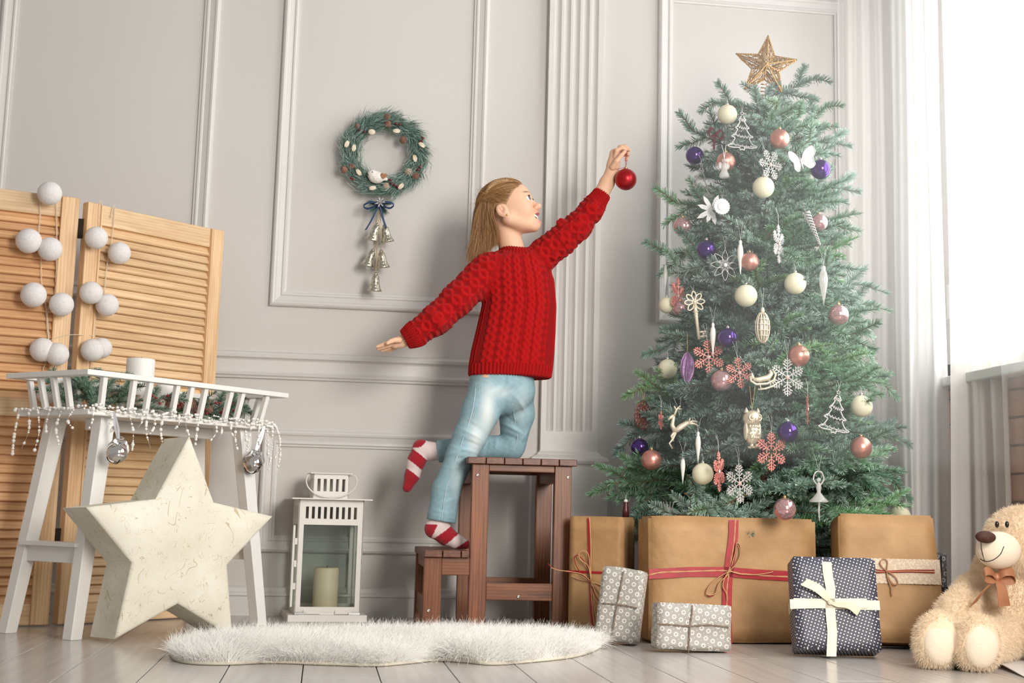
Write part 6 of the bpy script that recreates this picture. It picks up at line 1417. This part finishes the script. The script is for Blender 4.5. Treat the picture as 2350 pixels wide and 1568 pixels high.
# -- sweater
zx = lambda py: G(1170, py)[2]; X_at = lambda px, py: G(px, py)[0]
lv = [(574, 1150, 1222, .050), (584, 1132, 1240, .060), (600, 1112, 1254, .072), (640, 1104, 1270, .084), (700, 1108, 1275, .086), (760, 1094, 1273, .086), (810, 1082, 1270, .088), (845, 1076, 1267, .090), (866, 1075, 1264, .088)]
lz = np.array([zx(l[0]) for l in lv])[::-1]; lcx = np.array([(X_at(l[1], l[0])+X_at(l[2], l[0]))/2 for l in lv])[::-1]; lw_ = np.array([(X_at(l[2], l[0])-X_at(l[1], l[0]))/2 for l in lv])[::-1]; ld = np.array([l[3] for l in lv])[::-1]
zb_, zt_ = lz[0], lz[-1]
def torso(P):
    z = np.clip(P[2], zb_, zt_).ravel(); cx = np.interp(z, lz, lcx).reshape(P[2].shape); w_ = np.interp(z, lz, lw_).reshape(P[2].shape); dd = np.interp(z, lz, ld).reshape(P[2].shape)
    x = (P[0]-cx)/w_; y = (P[1]-GY)/dd; r_ = (np.abs(x)**2.3+np.abs(y)**2.3)**(1/2.3); d = (r_-1)*np.minimum(w_, dd)
    d = smax(d, P[2]-zt_, .015); return smax(d, zb_-P[2], .006)
SL = [G(1118, 622, -.012), G(1050, 688, -.035), G(1003, 733, -.045), G(955, 766, -.042), G(929, 780, -.037)]; SLr = [.058, .049, .046, .038, .0285]
SR = [G(1228, 598, 0.0), G(1288, 552, -.025), G(1324, 521, -.035), G(1358, 480, -.04), G(1383, 443, -.04)]; SRr = [.056, .046, .0425, .036, .0275]
def flatcut(P, p, dirn): return (P[0]-p[0])*dirn[0]+(P[1]-p[1])*dirn[1]+(P[2]-p[2])*dirn[2]
def sweater(P):
    d = torso(P)
    for S_, r_ in ((SL, SLr), (SR, SRr)):
        a = s_chain(P, S_[:-1]+[S_[-1]+unit(S_[-1]-S_[-2])*.01], r_, .02); a = smax(a, flatcut(P, S_[-1], unit(S_[-1]-S_[-2])), .004)
        a = smax(a, -smax(s_cone(P, S_[-1], S_[-1]+unit(S_[-1]-S_[-2])*.03, r_[-1]-.005, r_[-1]-.005), -flatcut(P, S_[-1]-unit(S_[-1]-S_[-2])*.010, unit(S_[-1]-S_[-2])), .002), .002); d = smin(d, a, .022)
    # folds bunched where the raised sleeve meets the shoulder, and at the elbow
    for p0, p1, r_ in ((G(1232, 572, -.045), G(1262, 612, -.045), .010), (G(1252, 556, -.055), G(1275, 592, -.058), .009), (G(1222, 585, -.05), G(1248, 622, -.065), .008), (G(1285, 508, -.05), G(1300, 528, -.07), .010)): d = smin(d, s_cone(P, p0, p1, r_, r_*.7), .012)
    # open neck
    nk = s_cone(P, G(1186, 612, .0), G(1186, 540, 0), .030, .056, .95); d = smax(d, -nk, .006)
    t_ = math.hypot(1, 1); c_ = G(1186, 576, 0); rx, ry = .0480, .050
    a = np.sqrt(((P[0]-c_[0])/rx)**2+((P[1]-c_[1])/ry)**2+1e-9); tor_ = np.sqrt(((a-1)*rx)**2+(P[2]-c_[2]+.05*(P[0]-c_[0])-.10*(P[1]-GY))**2)-.0105; d = smin(d, tor_, .005)
    return d
V, F = snets(sweater, (X_at(915, 780)-.01, GY-.125, zx(868)-.012), (X_at(1402, 440)+.02, GY+.11, zx(425)+.015), .0027)
nrm = vnormals(V, F)
for _ in range(2):
    pass
def seg_param(V, pts, rad):
    best = np.full(len(V), 1e9); s_ = np.zeros(len(V)); ang = np.zeros(len(V)); rr = np.zeros(len(V)); acc = 0
    for i in range(len(pts)-1):
        a, b = pts[i], pts[i+1]; ba = b-a; L = np.linalg.norm(ba); T_ = ba/L; t = np.clip((V-a)@T_/L, 0 if i else -1, 1); r0 = np.interp(np.clip(t, 0, 1), [0, 1], [rad[i], rad[i+1]]); w_ = V-(a+np.outer(t*L, T_)); dist = np.linalg.norm(w_, axis=1)-r0
        n1 = unit(np.cross(T_, v3(0, 1, 0))); n2 = np.cross(n1, T_); m = dist < best; best[m] = dist[m]; s_[m] = (acc+t*L)[m]; ang[m] = np.arctan2(w_@n1, -(w_[:, 1]))[m]; rr[m] = r0[m]; acc += L
    return best, s_, ang, rr, acc
bl, sl_, al_, rl_, Ll = seg_param(V, SL, SLr); brr, sr_, ar_, rr2, Lr = seg_param(V, SR, SRr)
tor_d = torso([V[:, 0], V[:, 1], V[:, 2]])
cxv = np.interp(V[:, 2], lz, lcx); wv_ = np.interp(V[:, 2], lz, lw_)
at_ = np.arctan2(V[:, 0]-cxv, -(V[:, 1]-GY)); ut = at_*.088; vt = V[:, 2]
def cable(u, v, p, A, lam, w_, alt=True):
    c = np.floor(u/p+.5); lu = u-c*p; ph = np.where(c % 2 == 0, 0, PI) if alt else 0
    s = A*np.cos(2*PI*v/lam+ph); a = np.exp(-((lu-s)/w_)**2); b = np.exp(-((lu+s)/w_)**2); return np.maximum(a, b)
def rib(u, p): return .5+.5*np.cos(2*PI*u/p)
is_l = (bl < tor_d-.002) & (bl < brr); is_r = (brr < tor_d-.002) & ~is_l; is_t = ~(is_l | is_r)
hgt = np.zeros(len(V)); ku = np.where(is_l, al_*rl_, np.where(is_r, ar_*rr2, ut)); kv = np.where(is_l, sl_, np.where(is_r, sr_, vt))
front = np.abs(at_+.05) < 1.15
honey = cable(ut+.012, vt, .0345, .0088, .050, .0075); braid = np.maximum(cable(ut-.028, vt, 9., .0080, .042, .0075), 0)
ht = np.where(front, honey, .8*rib(ut, .011)); ht = np.where(np.abs(ut-.028) < .017, np.where(np.abs(ut-.028) > .0145, .05, braid), ht); ht = np.where((np.abs(at_+.05) > 1.0) & (np.abs(at_+.05) < 1.2), .1, ht)
hem = vt < zb_+.037; ht = np.where(hem, .75*rib(ut, .0095), ht)
def sleeve_h(a, s, r_, L):
    u = a*r_; h = cable(s, u, .040, .012, .070, .0080); top = a*r_
    ladder = .9*rib(s, .022); h = np.where(np.abs(a-1.15) < .42, ladder, h); h = np.where((np.abs(a-.68) < .06) | (np.abs(a-1.62) < .06), .1, h); h = np.where(np.abs(a) > 1.7, .7*rib(u, .011), h)
    return np.where(s > L-.045, .8*rib(u, .0085), h)
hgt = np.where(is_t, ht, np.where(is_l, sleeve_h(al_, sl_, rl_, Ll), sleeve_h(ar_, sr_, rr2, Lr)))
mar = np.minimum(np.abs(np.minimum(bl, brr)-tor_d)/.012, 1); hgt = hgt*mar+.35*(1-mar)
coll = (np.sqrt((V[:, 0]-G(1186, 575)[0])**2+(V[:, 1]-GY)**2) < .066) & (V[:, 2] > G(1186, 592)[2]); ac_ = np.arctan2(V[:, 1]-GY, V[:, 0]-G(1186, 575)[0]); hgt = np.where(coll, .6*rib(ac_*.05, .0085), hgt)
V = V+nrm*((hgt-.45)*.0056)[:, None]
wool_r = mat('red_wool', (.36, .003, .004), .9, Sheen_Weight=.05, Specular_IOR_Level=.2)
wool_r.node_tree.nodes['Principled BSDF'].inputs['Sheen Roughness'].default_value = .5
at1 = N_(wool_r, 'ShaderNodeAttribute'); at1.attribute_name = 'tint'; spk = N_(wool_r, 'ShaderNodeSeparateColor'); L_(wool_r, at1.outputs['Color'], spk.inputs[0])
uu, vv, hh = (X_(wool_r, o_) for o_ in spk.outputs)
kn = (uu*(2*PI/.0036)).f('SINE')*.5+((vv*(2*PI/.0030))+(uu*(2*PI/.0036)).f('SINE')*1.2).f('SINE')*.5
nz = N_(wool_r, 'ShaderNodeTexNoise', Scale=420, Detail=2); L_(wool_r, coords(wool_r), nz.inputs['Vector']); kk = kn+X_(wool_r, nz.outputs['Fac'])*1.0; bump(wool_r, kk.v, .55, .0012)
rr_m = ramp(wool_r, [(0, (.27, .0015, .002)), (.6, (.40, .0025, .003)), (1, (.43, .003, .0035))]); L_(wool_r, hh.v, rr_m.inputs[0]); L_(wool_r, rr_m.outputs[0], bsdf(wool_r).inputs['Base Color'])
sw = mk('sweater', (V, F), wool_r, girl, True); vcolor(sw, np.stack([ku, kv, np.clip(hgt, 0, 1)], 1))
# -- jeans
def jeans(P):
    zc_ = zx(870); px_ = X_at(1152, 870)
    d = s_ell(P, v3(px_, GY-.0, zx(895)), (.108, .082, .085)); d = smin(d, smax(s_ell(P, v3(px_, GY, zx(870)), (.102, .078, .12)), P[2]-zx(840), .004), .01)
    st_ = [G(1118, 905, -.035), G(1103, 945, -.045), G(1077, 1005, -.055), G(1058, 1045, -.06), G(1024, 1125, -.06), G(1012, 1197, -.06)]
    d = smin(d, s_chain(P, st_, [.062, .058, .050, .044, .0425, .0455], .015), .012)
    kz = v3(X_at(1180, 1020), GY+.05, .5215+.040)
    d = smin(d, s_chain(P, [G(1180, 900, .03), G(1186, 950, .04), kz+v3(.004, 0, .02)], [.064, .055, .043], .015), .012)
    sh2 = [kz, v3(X_at(1110, 1020), GY+.065, .5215+.0385), G(1060, 1030, .075), G(1002, 1037, .085)]
    d = smin(d, s_chain(P, sh2, [.041, .038, .037, .036], .012), .008)
    d = smax(d, -(P[2]-zx(1199)-.0), .003)*1.0 if False else d
    e = unit(st_[-1]-st_[-2]); d = smax(d, np.where(s_chain(P, st_[-3:], [.07, .07, .09], .01) < 0, flatcut(P, st_[-1], e), -1.), .002)
    e2 = unit(sh2[-1]-sh2[-2]); d = smax(d, np.where(P[0] < X_at(1012, 1037), np.where(P[1] > GY+.02, flatcut(P, sh2[-1]-e2*.004, e2), -1.), -1.), .002)
    return d
V, F = snets(jeans, (X_at(978, 1210)-.02, GY-.125, zx(1204)-.01), (X_at(1235, 900)+.015, GY+.14, zx(838)+.01), .0036)
nrm = vnormals(V, F)
def fold(p, dirn, wid, ln, amp):
    dirn = unit(dirn); w_ = V-p; a = w_@dirn; b = w_[:, 2]*dirn[0]-w_[:, 0]*dirn[2]; return amp*np.exp(-(b/wid)**2-(a/ln)**2)
hh_ = np.zeros(len(V))
for px, py, dx, dz, wd, ln, am in ((1075, 1000, 1, -.45, .006, .035, .0045), (1068, 1018, 1, -.35, .006, .035, -.004), (1060, 1035, 1, -.2, .006, .035, .0045), (1052, 1055, 1, -.1, .006, .032, -.0035), (1047, 1075, 1, 0.1, .006, .03, .0035), (1085, 985, 1, -.6, .006, .03, -.003), (1180, 985, 1, -.5, .006, .03, .005), (1175, 1003, 1, -.35, .006, .03, -.004), (1172, 965, 1, -.7, .006, .03, -.003), (1190, 930, 1, -1, .007, .04, .0035), (1120, 905, 1, .5, .007, .04, .003), (1160, 900, 1, .6, .006, .04, -.003), (1150, 890, .3, 1, .005, .03, -.003), (1140, 1020, .2, 1, .005, .02, .003), (1120, 1025, .15, 1, .005, .02, -.003), (1020, 1150, 1, .2, .006, .03, .003), (1025, 1130, 1, -.1, .006, .03, -.002), (1015, 1175, 1, -.15, .005, .03, .003), (1205, 1000, .6, 1, .005, .03, .003), (1040, 1040, 1, .3, .005, .03, .003)):
    hh_ += fold(G(px, py), v3(dx, 0, dz), wd, ln, am)
V = V+nrm*hh_[:, None]
den = mat('pale_denim', (.3, .5, .58), .85, Specular_IOR_Level=.2); at2 = attr_color(den); L_(den, at2, bsdf(den).inputs['Base Color'])
nd = N_(den, 'ShaderNodeTexNoise', Scale=420, Detail=3); L_(den, coords(den, (1, 1, .4)), nd.inputs['Vector']); bump(den, nd.outputs['Fac'], .45, .0012)
je = mk('jeans', (V, F), den, girl, True)
rr3 = np.random.default_rng(2); base_c = np.array([.27, .42, .48])
def spot(px, py, sx, sz, dy=None):
    p = G(px, py); return np.exp(-((V[:, 0]-p[0])/sx)**2-((V[:, 2]-p[2])/sz)**2)
near_leg = 1/(1+np.exp((V[:, 1]-GY)/.01))
fade = .9*spot(1110, 950, .022, .07)*near_leg+.8*spot(1083, 1010, .022, .05)*near_leg+.35*spot(1040, 1100, .016, .06)*near_leg+.35*spot(1195, 930, .02, .06)+.5*spot(1140, 905, .04, .02)
wn = .06*np.sin(V[:, 0]*220+3*np.sin(V[:, 2]*90))*np.sin(V[:, 2]*170+2*np.sin(V[:, 0]*60))
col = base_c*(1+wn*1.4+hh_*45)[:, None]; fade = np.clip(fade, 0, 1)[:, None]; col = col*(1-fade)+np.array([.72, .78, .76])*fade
pa = [G(1118, 905, -.035), G(1103, 945, -.045), G(1077, 1005, -.055), G(1058, 1045, -.06), G(1024, 1125, -.06), G(1012, 1197, -.06)]; bb_, ss_, aa_, _r, LL = seg_param(V, pa, [.06, .055, .05, .044, .0425, .0455])
hemm = (ss_ > LL-.014) & (bb_ < .02); col[hemm] *= .86; seam_l = (np.abs(aa_-(-.55)) < .05)&(bb_ < .012); 
vcolor(je, np.clip(col, 0, 1))
def on_surf(p, sdf, dirn=v3(0, -1, 0)):
    s = np.linspace(-.12, .16, 300); Q = p+np.outer(s, -dirn); val = sdf([Q[:, 0], Q[:, 1], Q[:, 2]]); i = np.argmax(val < 0); return Q[i]+dirn*.0007 if val[i] < 0 else p
seam = [on_surf(G(x, y, -.06), jeans) for x, y in ((1092, 880), (1084, 930), (1072, 975), (1052, 1030), (1036, 1080), (1020, 1130), (1010, 1195))]
st_m = mat('denim_stitch', (.52, .62, .66), .8); mk('seam', tube(bez(seam, 60), .0012, 5), st_m, je, True)
seam2 = [on_surf(G(x, y, 0), jeans) for x, y in ((1170, 930), (1180, 965), (1188, 1000), (1180, 1035))]
mk('seam', tube(bez(seam2, 40), .0011, 5), st_m, je, True)
# -- socks
def sock_mat():
    m = mat('sock_knit', (.8, .7, .68), .9, Sheen_Weight=.2); a = attr_color(m); L_(m, a, bsdf(m).inputs['Base Color']); n = N_(m, 'ShaderNodeTexWave', Scale=260, Distortion=.5); L_(m, coords(m), n.inputs['Vector']); bump(m, n.outputs['Fac'], .3, .0008); return m
skm = sock_mat(); red_s, wht_s = np.array([.36, .006, .018]), np.array([.80, .66, .64])
def sock(chain, rad, lo, hi, colfn, extra=None):
    fn = lambda P: (lambda d: d if extra is None else extra(P, d))(s_chain(P, chain, rad, .012, 1.0))
    V, F = snets(fn, lo, hi, .0024); o = mk('sock', (V, F), skm, girl, True); vcolor(o, colfn(V)); return o
p2 = lambda V: np.stack([np.array(pr_img(v)) for v in V])
def pr_img(V):
    c = (V-CP)@CR; return PP[0]+F_PX*c[:, 0]/-c[:, 2], PP[1]-F_PX*c[:, 1]/-c[:, 2]
# colour bands are knitted across the foot; their planes are given by two points on each boundary
def bandplane(a, b, dy):                      # plane through a, b and the depth axis
    A, B = G(*a, dy), G(*b, dy); n = unit(v3(B[2]-A[2], 0, -(B[0]-A[0]))); return A, n
def col1(V):
    c = np.tile(wht_s, (len(V), 1)); f = lambda a, b: (lambda A, n: (V-A)@n)(*bandplane(a, b, .085))
    s1, s2, s3 = f((947, 1031), (985, 1062)), f((940, 1058), (975, 1086)), f((931, 1074), (959, 1095))
    toe = G(934, 1125, .085); sg = lambda s_, a, b: s_*np.sign((toe-bandplane(a, b, .085)[0])@bandplane(a, b, .085)[1])
    s1, s2, s3 = sg(s1, (947, 1031), (985, 1062)), sg(s2, (940, 1058), (975, 1086)), sg(s3, (931, 1074), (959, 1095))
    c[(s1 > 0) & (s2 < 0)] = red_s; c[s3 > 0] = red_s
    hl = np.linalg.norm((V-G(958, 1012, .085))*v3(1, .6, 1), axis=1) < .027; c[hl] = red_s; c[(V[:, 0] > G(990, 1036, .085)[0])] = red_s if False else wht_s; return c
sock([G(1008, 1037, .085), G(988, 1036, .085), G(966, 1028, .085), G(956, 1058, .085), G(946, 1092, .085), G(935, 1119, .085)], [.027, .0275, .024, .0275, .0225, .0155], G(918, 1145, 0), G(1016, 995, .15), col1)
stz = .2405
def P_(px, py, dy, r_): p = G(px, py, dy); p[2] = max(p[2], stz+r_); return p
ch2 = [G(1012, 1192, -.06), G(1006, 1206, -.06), G(996, 1214, -.06), G(1024, 1230, -.058), P_(1048, 1244, -.056, .019), P_(1068, 1252, -.052, .0145)]
def col2(V):
    c = np.tile(wht_s, (len(V), 1)); toe = G(1070, 1250, -.05)
    def s(a, b): A, n = bandplane(a, b, -.056); k = (V-A)@n; return k*np.sign((toe-A)@n)
    s1, s2, s3 = s((1036, 1206), (996, 1235)), s((1056, 1221), (1018, 1253)), s((1078, 1237), (1038, 1262))
    c[(s1 > 0) & (s2 < 0)] = red_s; c[s3 > 0] = red_s; c[(s((1001, 1207), (989, 1234)) < 0) & (V[:, 2] < G(990, 1203)[2])] = red_s; return c
sock(ch2, [.031, .030, .0265, .0275, .0215, .0150], G(965, 1270, -.12), G(1092, 1180, .0), col2, lambda P, d: smax(d, stz-P[2], .003))
# -- hair: a combed mass with loose strands over it
TIE = (-36, 40, 30)
hair_m = bpy.data.materials.new('blonde_hair'); hair_m.use_nodes = True; bh = bsdf(hair_m); bh.inputs['Roughness'].default_value = .42; bh.inputs['Specular IOR Level'].default_value = .45
hi = N_(hair_m, 'ShaderNodeHairInfo'); rp_ = ramp(hair_m, [(0, (.12, .052, .020)), (.35, (.26, .125, .045)), (.7, (.44, .23, .085)), (1, (.66, .39, .165))]); L_(hair_m, hi.outputs['Random'], rp_.inputs[0]); L_(hair_m, rp_.outputs[0], bh.inputs['Base Color'])
hm_ = noisy('hair_mass', (.20, .105, .045), (.36, .20, .09), 26, .5, bs=.5, bd=.004, stretch=(1, 1, .12))
def hair_sdf(P):
    d = hell(P, (-6, 0, 17), (61.5, 52, 52))
    d = smax(d, (lambda q_: q_)(((P[0]-H(26, 0, 36)[0])*HR[0, 0]+(P[1]-H(26, 0, 36)[1])*HR[1, 0]+(P[2]-H(26, 0, 36)[2])*HR[2, 0])+.0*P[0]), .004)
    lowc = H(-6, 0, 2); d = smax(d, -((P[0]-lowc[0])*(-HR[0, 0]*.75+HR[0, 2])+(P[1]-lowc[1])*(-HR[1, 0]*.75+HR[1, 2])+(P[2]-lowc[2])*(-HR[2, 0]*.75+HR[2, 2])), .006)
    h_ = s_chain(P, [H(-34, 0, 14), G(1118, 500, .0), G(1116, 535, .0), G(1108, 562, .01), G(1094, 585, .02)], [.044, .040, .036, .026, .010], .02, 1.0)
    return smin(d, h_, .014)
V, F = snets(hair_sdf, HC-v3(.16, .10, .20), HC+v3(.09, .10, .105), .003)
hair = mk('hair', (V, F), hm_, girl, True)
mk('hair_tie', tube([H(*TIE)+HR@(v3(math.cos(a)*3, math.sin(a)*3*.6, math.sin(a)*3)*U_) for a in np.linspace(0, 2*PI, 14, endpoint=False)], .0016, 6, closed=True), mat('red_elastic', (.45, .01, .02), .6), hair, True)
r = np.random.default_rng(44); S_ = []; NP = 12
cen_h = np.array([-4, 0, 16.]); rad_h = np.array([62, 52, 52.])
def surf(d, k=1.0): return cen_h+d/np.linalg.norm(d, axis=-1, keepdims=True)*rad_h*k
# combed strands from the hairline to the tie
n = 9500; k = 0; roots = []
while len(roots) < n:
    d = r.normal(size=3); d /= np.linalg.norm(d); p = cen_h+d*rad_h
    if p[2] > -12 and p[0] < np.interp(p[2], [-14, -5, 8, 33, 60], [0, 11, 25, 50, 58])-abs(r.normal())*1.5 and not (p[0] < 6 and p[2] < 4 and p[0] > -24 and abs(p[1]) > 36): roots.append(d)
roots = np.array(roots); side = np.where(roots[:, 1] > -.25, 1, -1); tie = np.stack([np.full(n, -.58), .70*side, np.full(n, .30)], 1); tie /= np.linalg.norm(tie, axis=1)[:, None]
t = np.linspace(0, 1, NP)[None, :, None]; dd = roots[:, None, :]*(1-t)+tie[:, None, :]*t; wave = r.normal(size=(n, 1, 3))*.05*np.sin(t*PI)+.05*np.sin(t*9+6*r.random((n, 1, 1)))*np.sin(t*PI)
P1_ = surf(dd+wave, 1)*1.0; lift = 1+.025*r.random((n, 1, 1))+.06*np.sin(t*PI)*r.random((n, 1, 1)); P1_ = cen_h+(P1_-cen_h)*lift
S_.append(HC+P1_@HR.T*U_)
# hanging hair
n = 13000; ang = r.uniform(-1, 1, n); top_d = np.stack([np.where(r.random(n) < .35, r.uniform(-.60, -.50, n), r.uniform(-.95, -.22, n)), r.uniform(-1, 1, n), r.uniform(-.35, .55, n)], 1)
isT = r.random(n) < .30; top_d[isT] = np.array([-.58, .70, .30])+r.normal(size=(isT.sum(), 3))*.04
R0 = HC+surf(top_d, .99)@HR.T*U_
f = np.clip((top_d[:, 0]+.95)/.75, 0, 1); f = np.where(isT, r.random(n)*.55, f)
ex = 1077+66*f+r.normal(size=n)*5; ey = 600-44*f+r.normal(size=n)*7-26*r.random(n)**2; dyy = (-top_d[:, 1]/1.0)*.045+.012+r.normal(size=n)*.006
E0 = np.array([G(a, b, c) for a, b, c in zip(ex, ey, dyy)])
t = np.linspace(0, 1, NP); M1 = R0*1.0; M1[:, 2] -= .05; outw = unit_ = (R0-HC); outw = outw/np.linalg.norm(outw, axis=1)[:, None]; M1 = M1+outw*.016; M1[:, 0] -= .004
mid_x = np.array([G(a, 540, 0)[0] for a in 1086+66*f]); M2 = np.stack([mid_x, E0[:, 1]*.6+R0[:, 1]*.4, np.full(n, G(1100, 540)[2])], 1)
B = [(1-t)**3, 3*t*(1-t)**2, 3*t*t*(1-t), t**3]
P2_ = sum(b[None, :, None]*q_[:, None, :] for b, q_ in zip(B, (R0, M1, M2, E0))); P2_ += (r.normal(size=(n, 1, 3))*.003)*np.sin(t*PI)[None, :, None]
S_.append(P2_)
# fly-away wisps
n = 130; d = r.normal(size=(n, 3)); d[:, 2] = abs(d[:, 2])+.3; d[:, 0] = d[:, 0]*.6-.1; R0 = HC+surf(d, 1.0)@HR.T*U_; dr = HR@v3(-.6, 0, .2); E0 = R0+(unit(dr)*.018+r.normal(size=(n, 3))*.008)+(R0-HC)*.06*r.random((n, 1))
M1 = R0+(R0-HC)*.07; t = np.linspace(0, 1, NP); P3_ = ((1-t)**2)[None, :, None]*R0[:, None]+(2*t*(1-t))[None, :, None]*M1[:, None]+(t*t)[None, :, None]*E0[:, None]; S_.append(P3_)
# crown braid
A = np.concatenate(S_)-off_of(hair); N_h = len(A); hcv = bpy.data.hair_curves.new('hair_strands'); hcv.add_curves([NP]*N_h); hcv.attributes['position'].data.foreach_set('vector', A.astype(np.float32).ravel())
ra = hcv.attributes.get('radius') or hcv.attributes.new('radius', 'FLOAT', 'POINT'); ra.data.foreach_set('value', np.tile((.00024*(1-.6*t**3)).astype(np.float32), N_h)); hcv.materials.append(hair_m)
o = bpy.data.objects.new('hair_strands', hcv); SC.collection.objects.link(o); o.parent = hair; tag(o, kind='stuff')
bm_ = noisy('braid_hair', (.24, .13, .055), (.50, .31, .15), 60, .45, bs=.5, bd=.002, stretch=(1, 1, 1))
q = []
bp_ = [H(34, 24, 45), H(20, 33, 55), H(2, 40, 56), H(-16, 44, 50), H(-30, 43, 38)]; Pb = bez(bp_, 48)
for ph in (0, 2*PI/3, 4*PI/3):
    a = np.arange(len(Pb))*.62+ph; o1 = unit(HR@v3(0, .7, .7)); o2 = unit(HR@v3(.3, .6, -.7)); q.append(tube(Pb+np.outer(np.cos(a)*.0042, o2)+np.outer(np.sin(2*a)*.0016, o1), .0042, 8))
mk('braid', merge(*q), bm_, hair, True)
# ================================================================ RED BAUBLE IN THE HAND
rb_ = bauble(1436, 412, 24.5, m_red, 'matte red bauble held up by the girl on a red cord', None, Y=GY-.075, wire=mat('red_string', (.55, .02, .06), .5))
rc = np.array(rb_.location); tp_ = G(1437, 347, -.072)-rc
OP(rb_, 'cord', merge(*[tube(bez([v3(0, 0, .042), v3(dx, 0, .062), tp_+v3(dx*.5, 0, 0)], 12), .0007, 5) for dx in (-.003, .003)]), bpy.data.materials['red_string'])
OP(rb_, 'cord_loop', tube(bez([v3(0, 0, .043), G(1418, 388, -.07)-rc, G(1399, 386, -.055)-rc, G(1402, 390, -.03)-rc, G(1424, 391, -.04)-rc, v3(0, .004, .043)], 30), .0008, 5), bpy.data.materials['red_string'])
# ================================================================ SUNLIT HAZE near the window
hz = bpy.data.materials.new('light_haze'); hz.use_nodes = True; nt = hz.node_tree; nt.nodes.clear()
out = nt.nodes.new('ShaderNodeOutputMaterial'); vs_ = nt.nodes.new('ShaderNodeVolumeScatter'); vs_.inputs['Color'].default_value = (1, 1, 1, 1); vs_.inputs['Density'].default_value = .10; vs_.inputs['Anisotropy'].default_value = 0.0
nt.links.new(vs_.outputs[0], out.inputs['Volume'])
o = mk('light_haze', bbox_(.9, 2.11, 2.9, 4.72, .50, 2.7), hz); tag(o, 'faint sunlit haze in the air before the window', 'haze', kind='stuff')
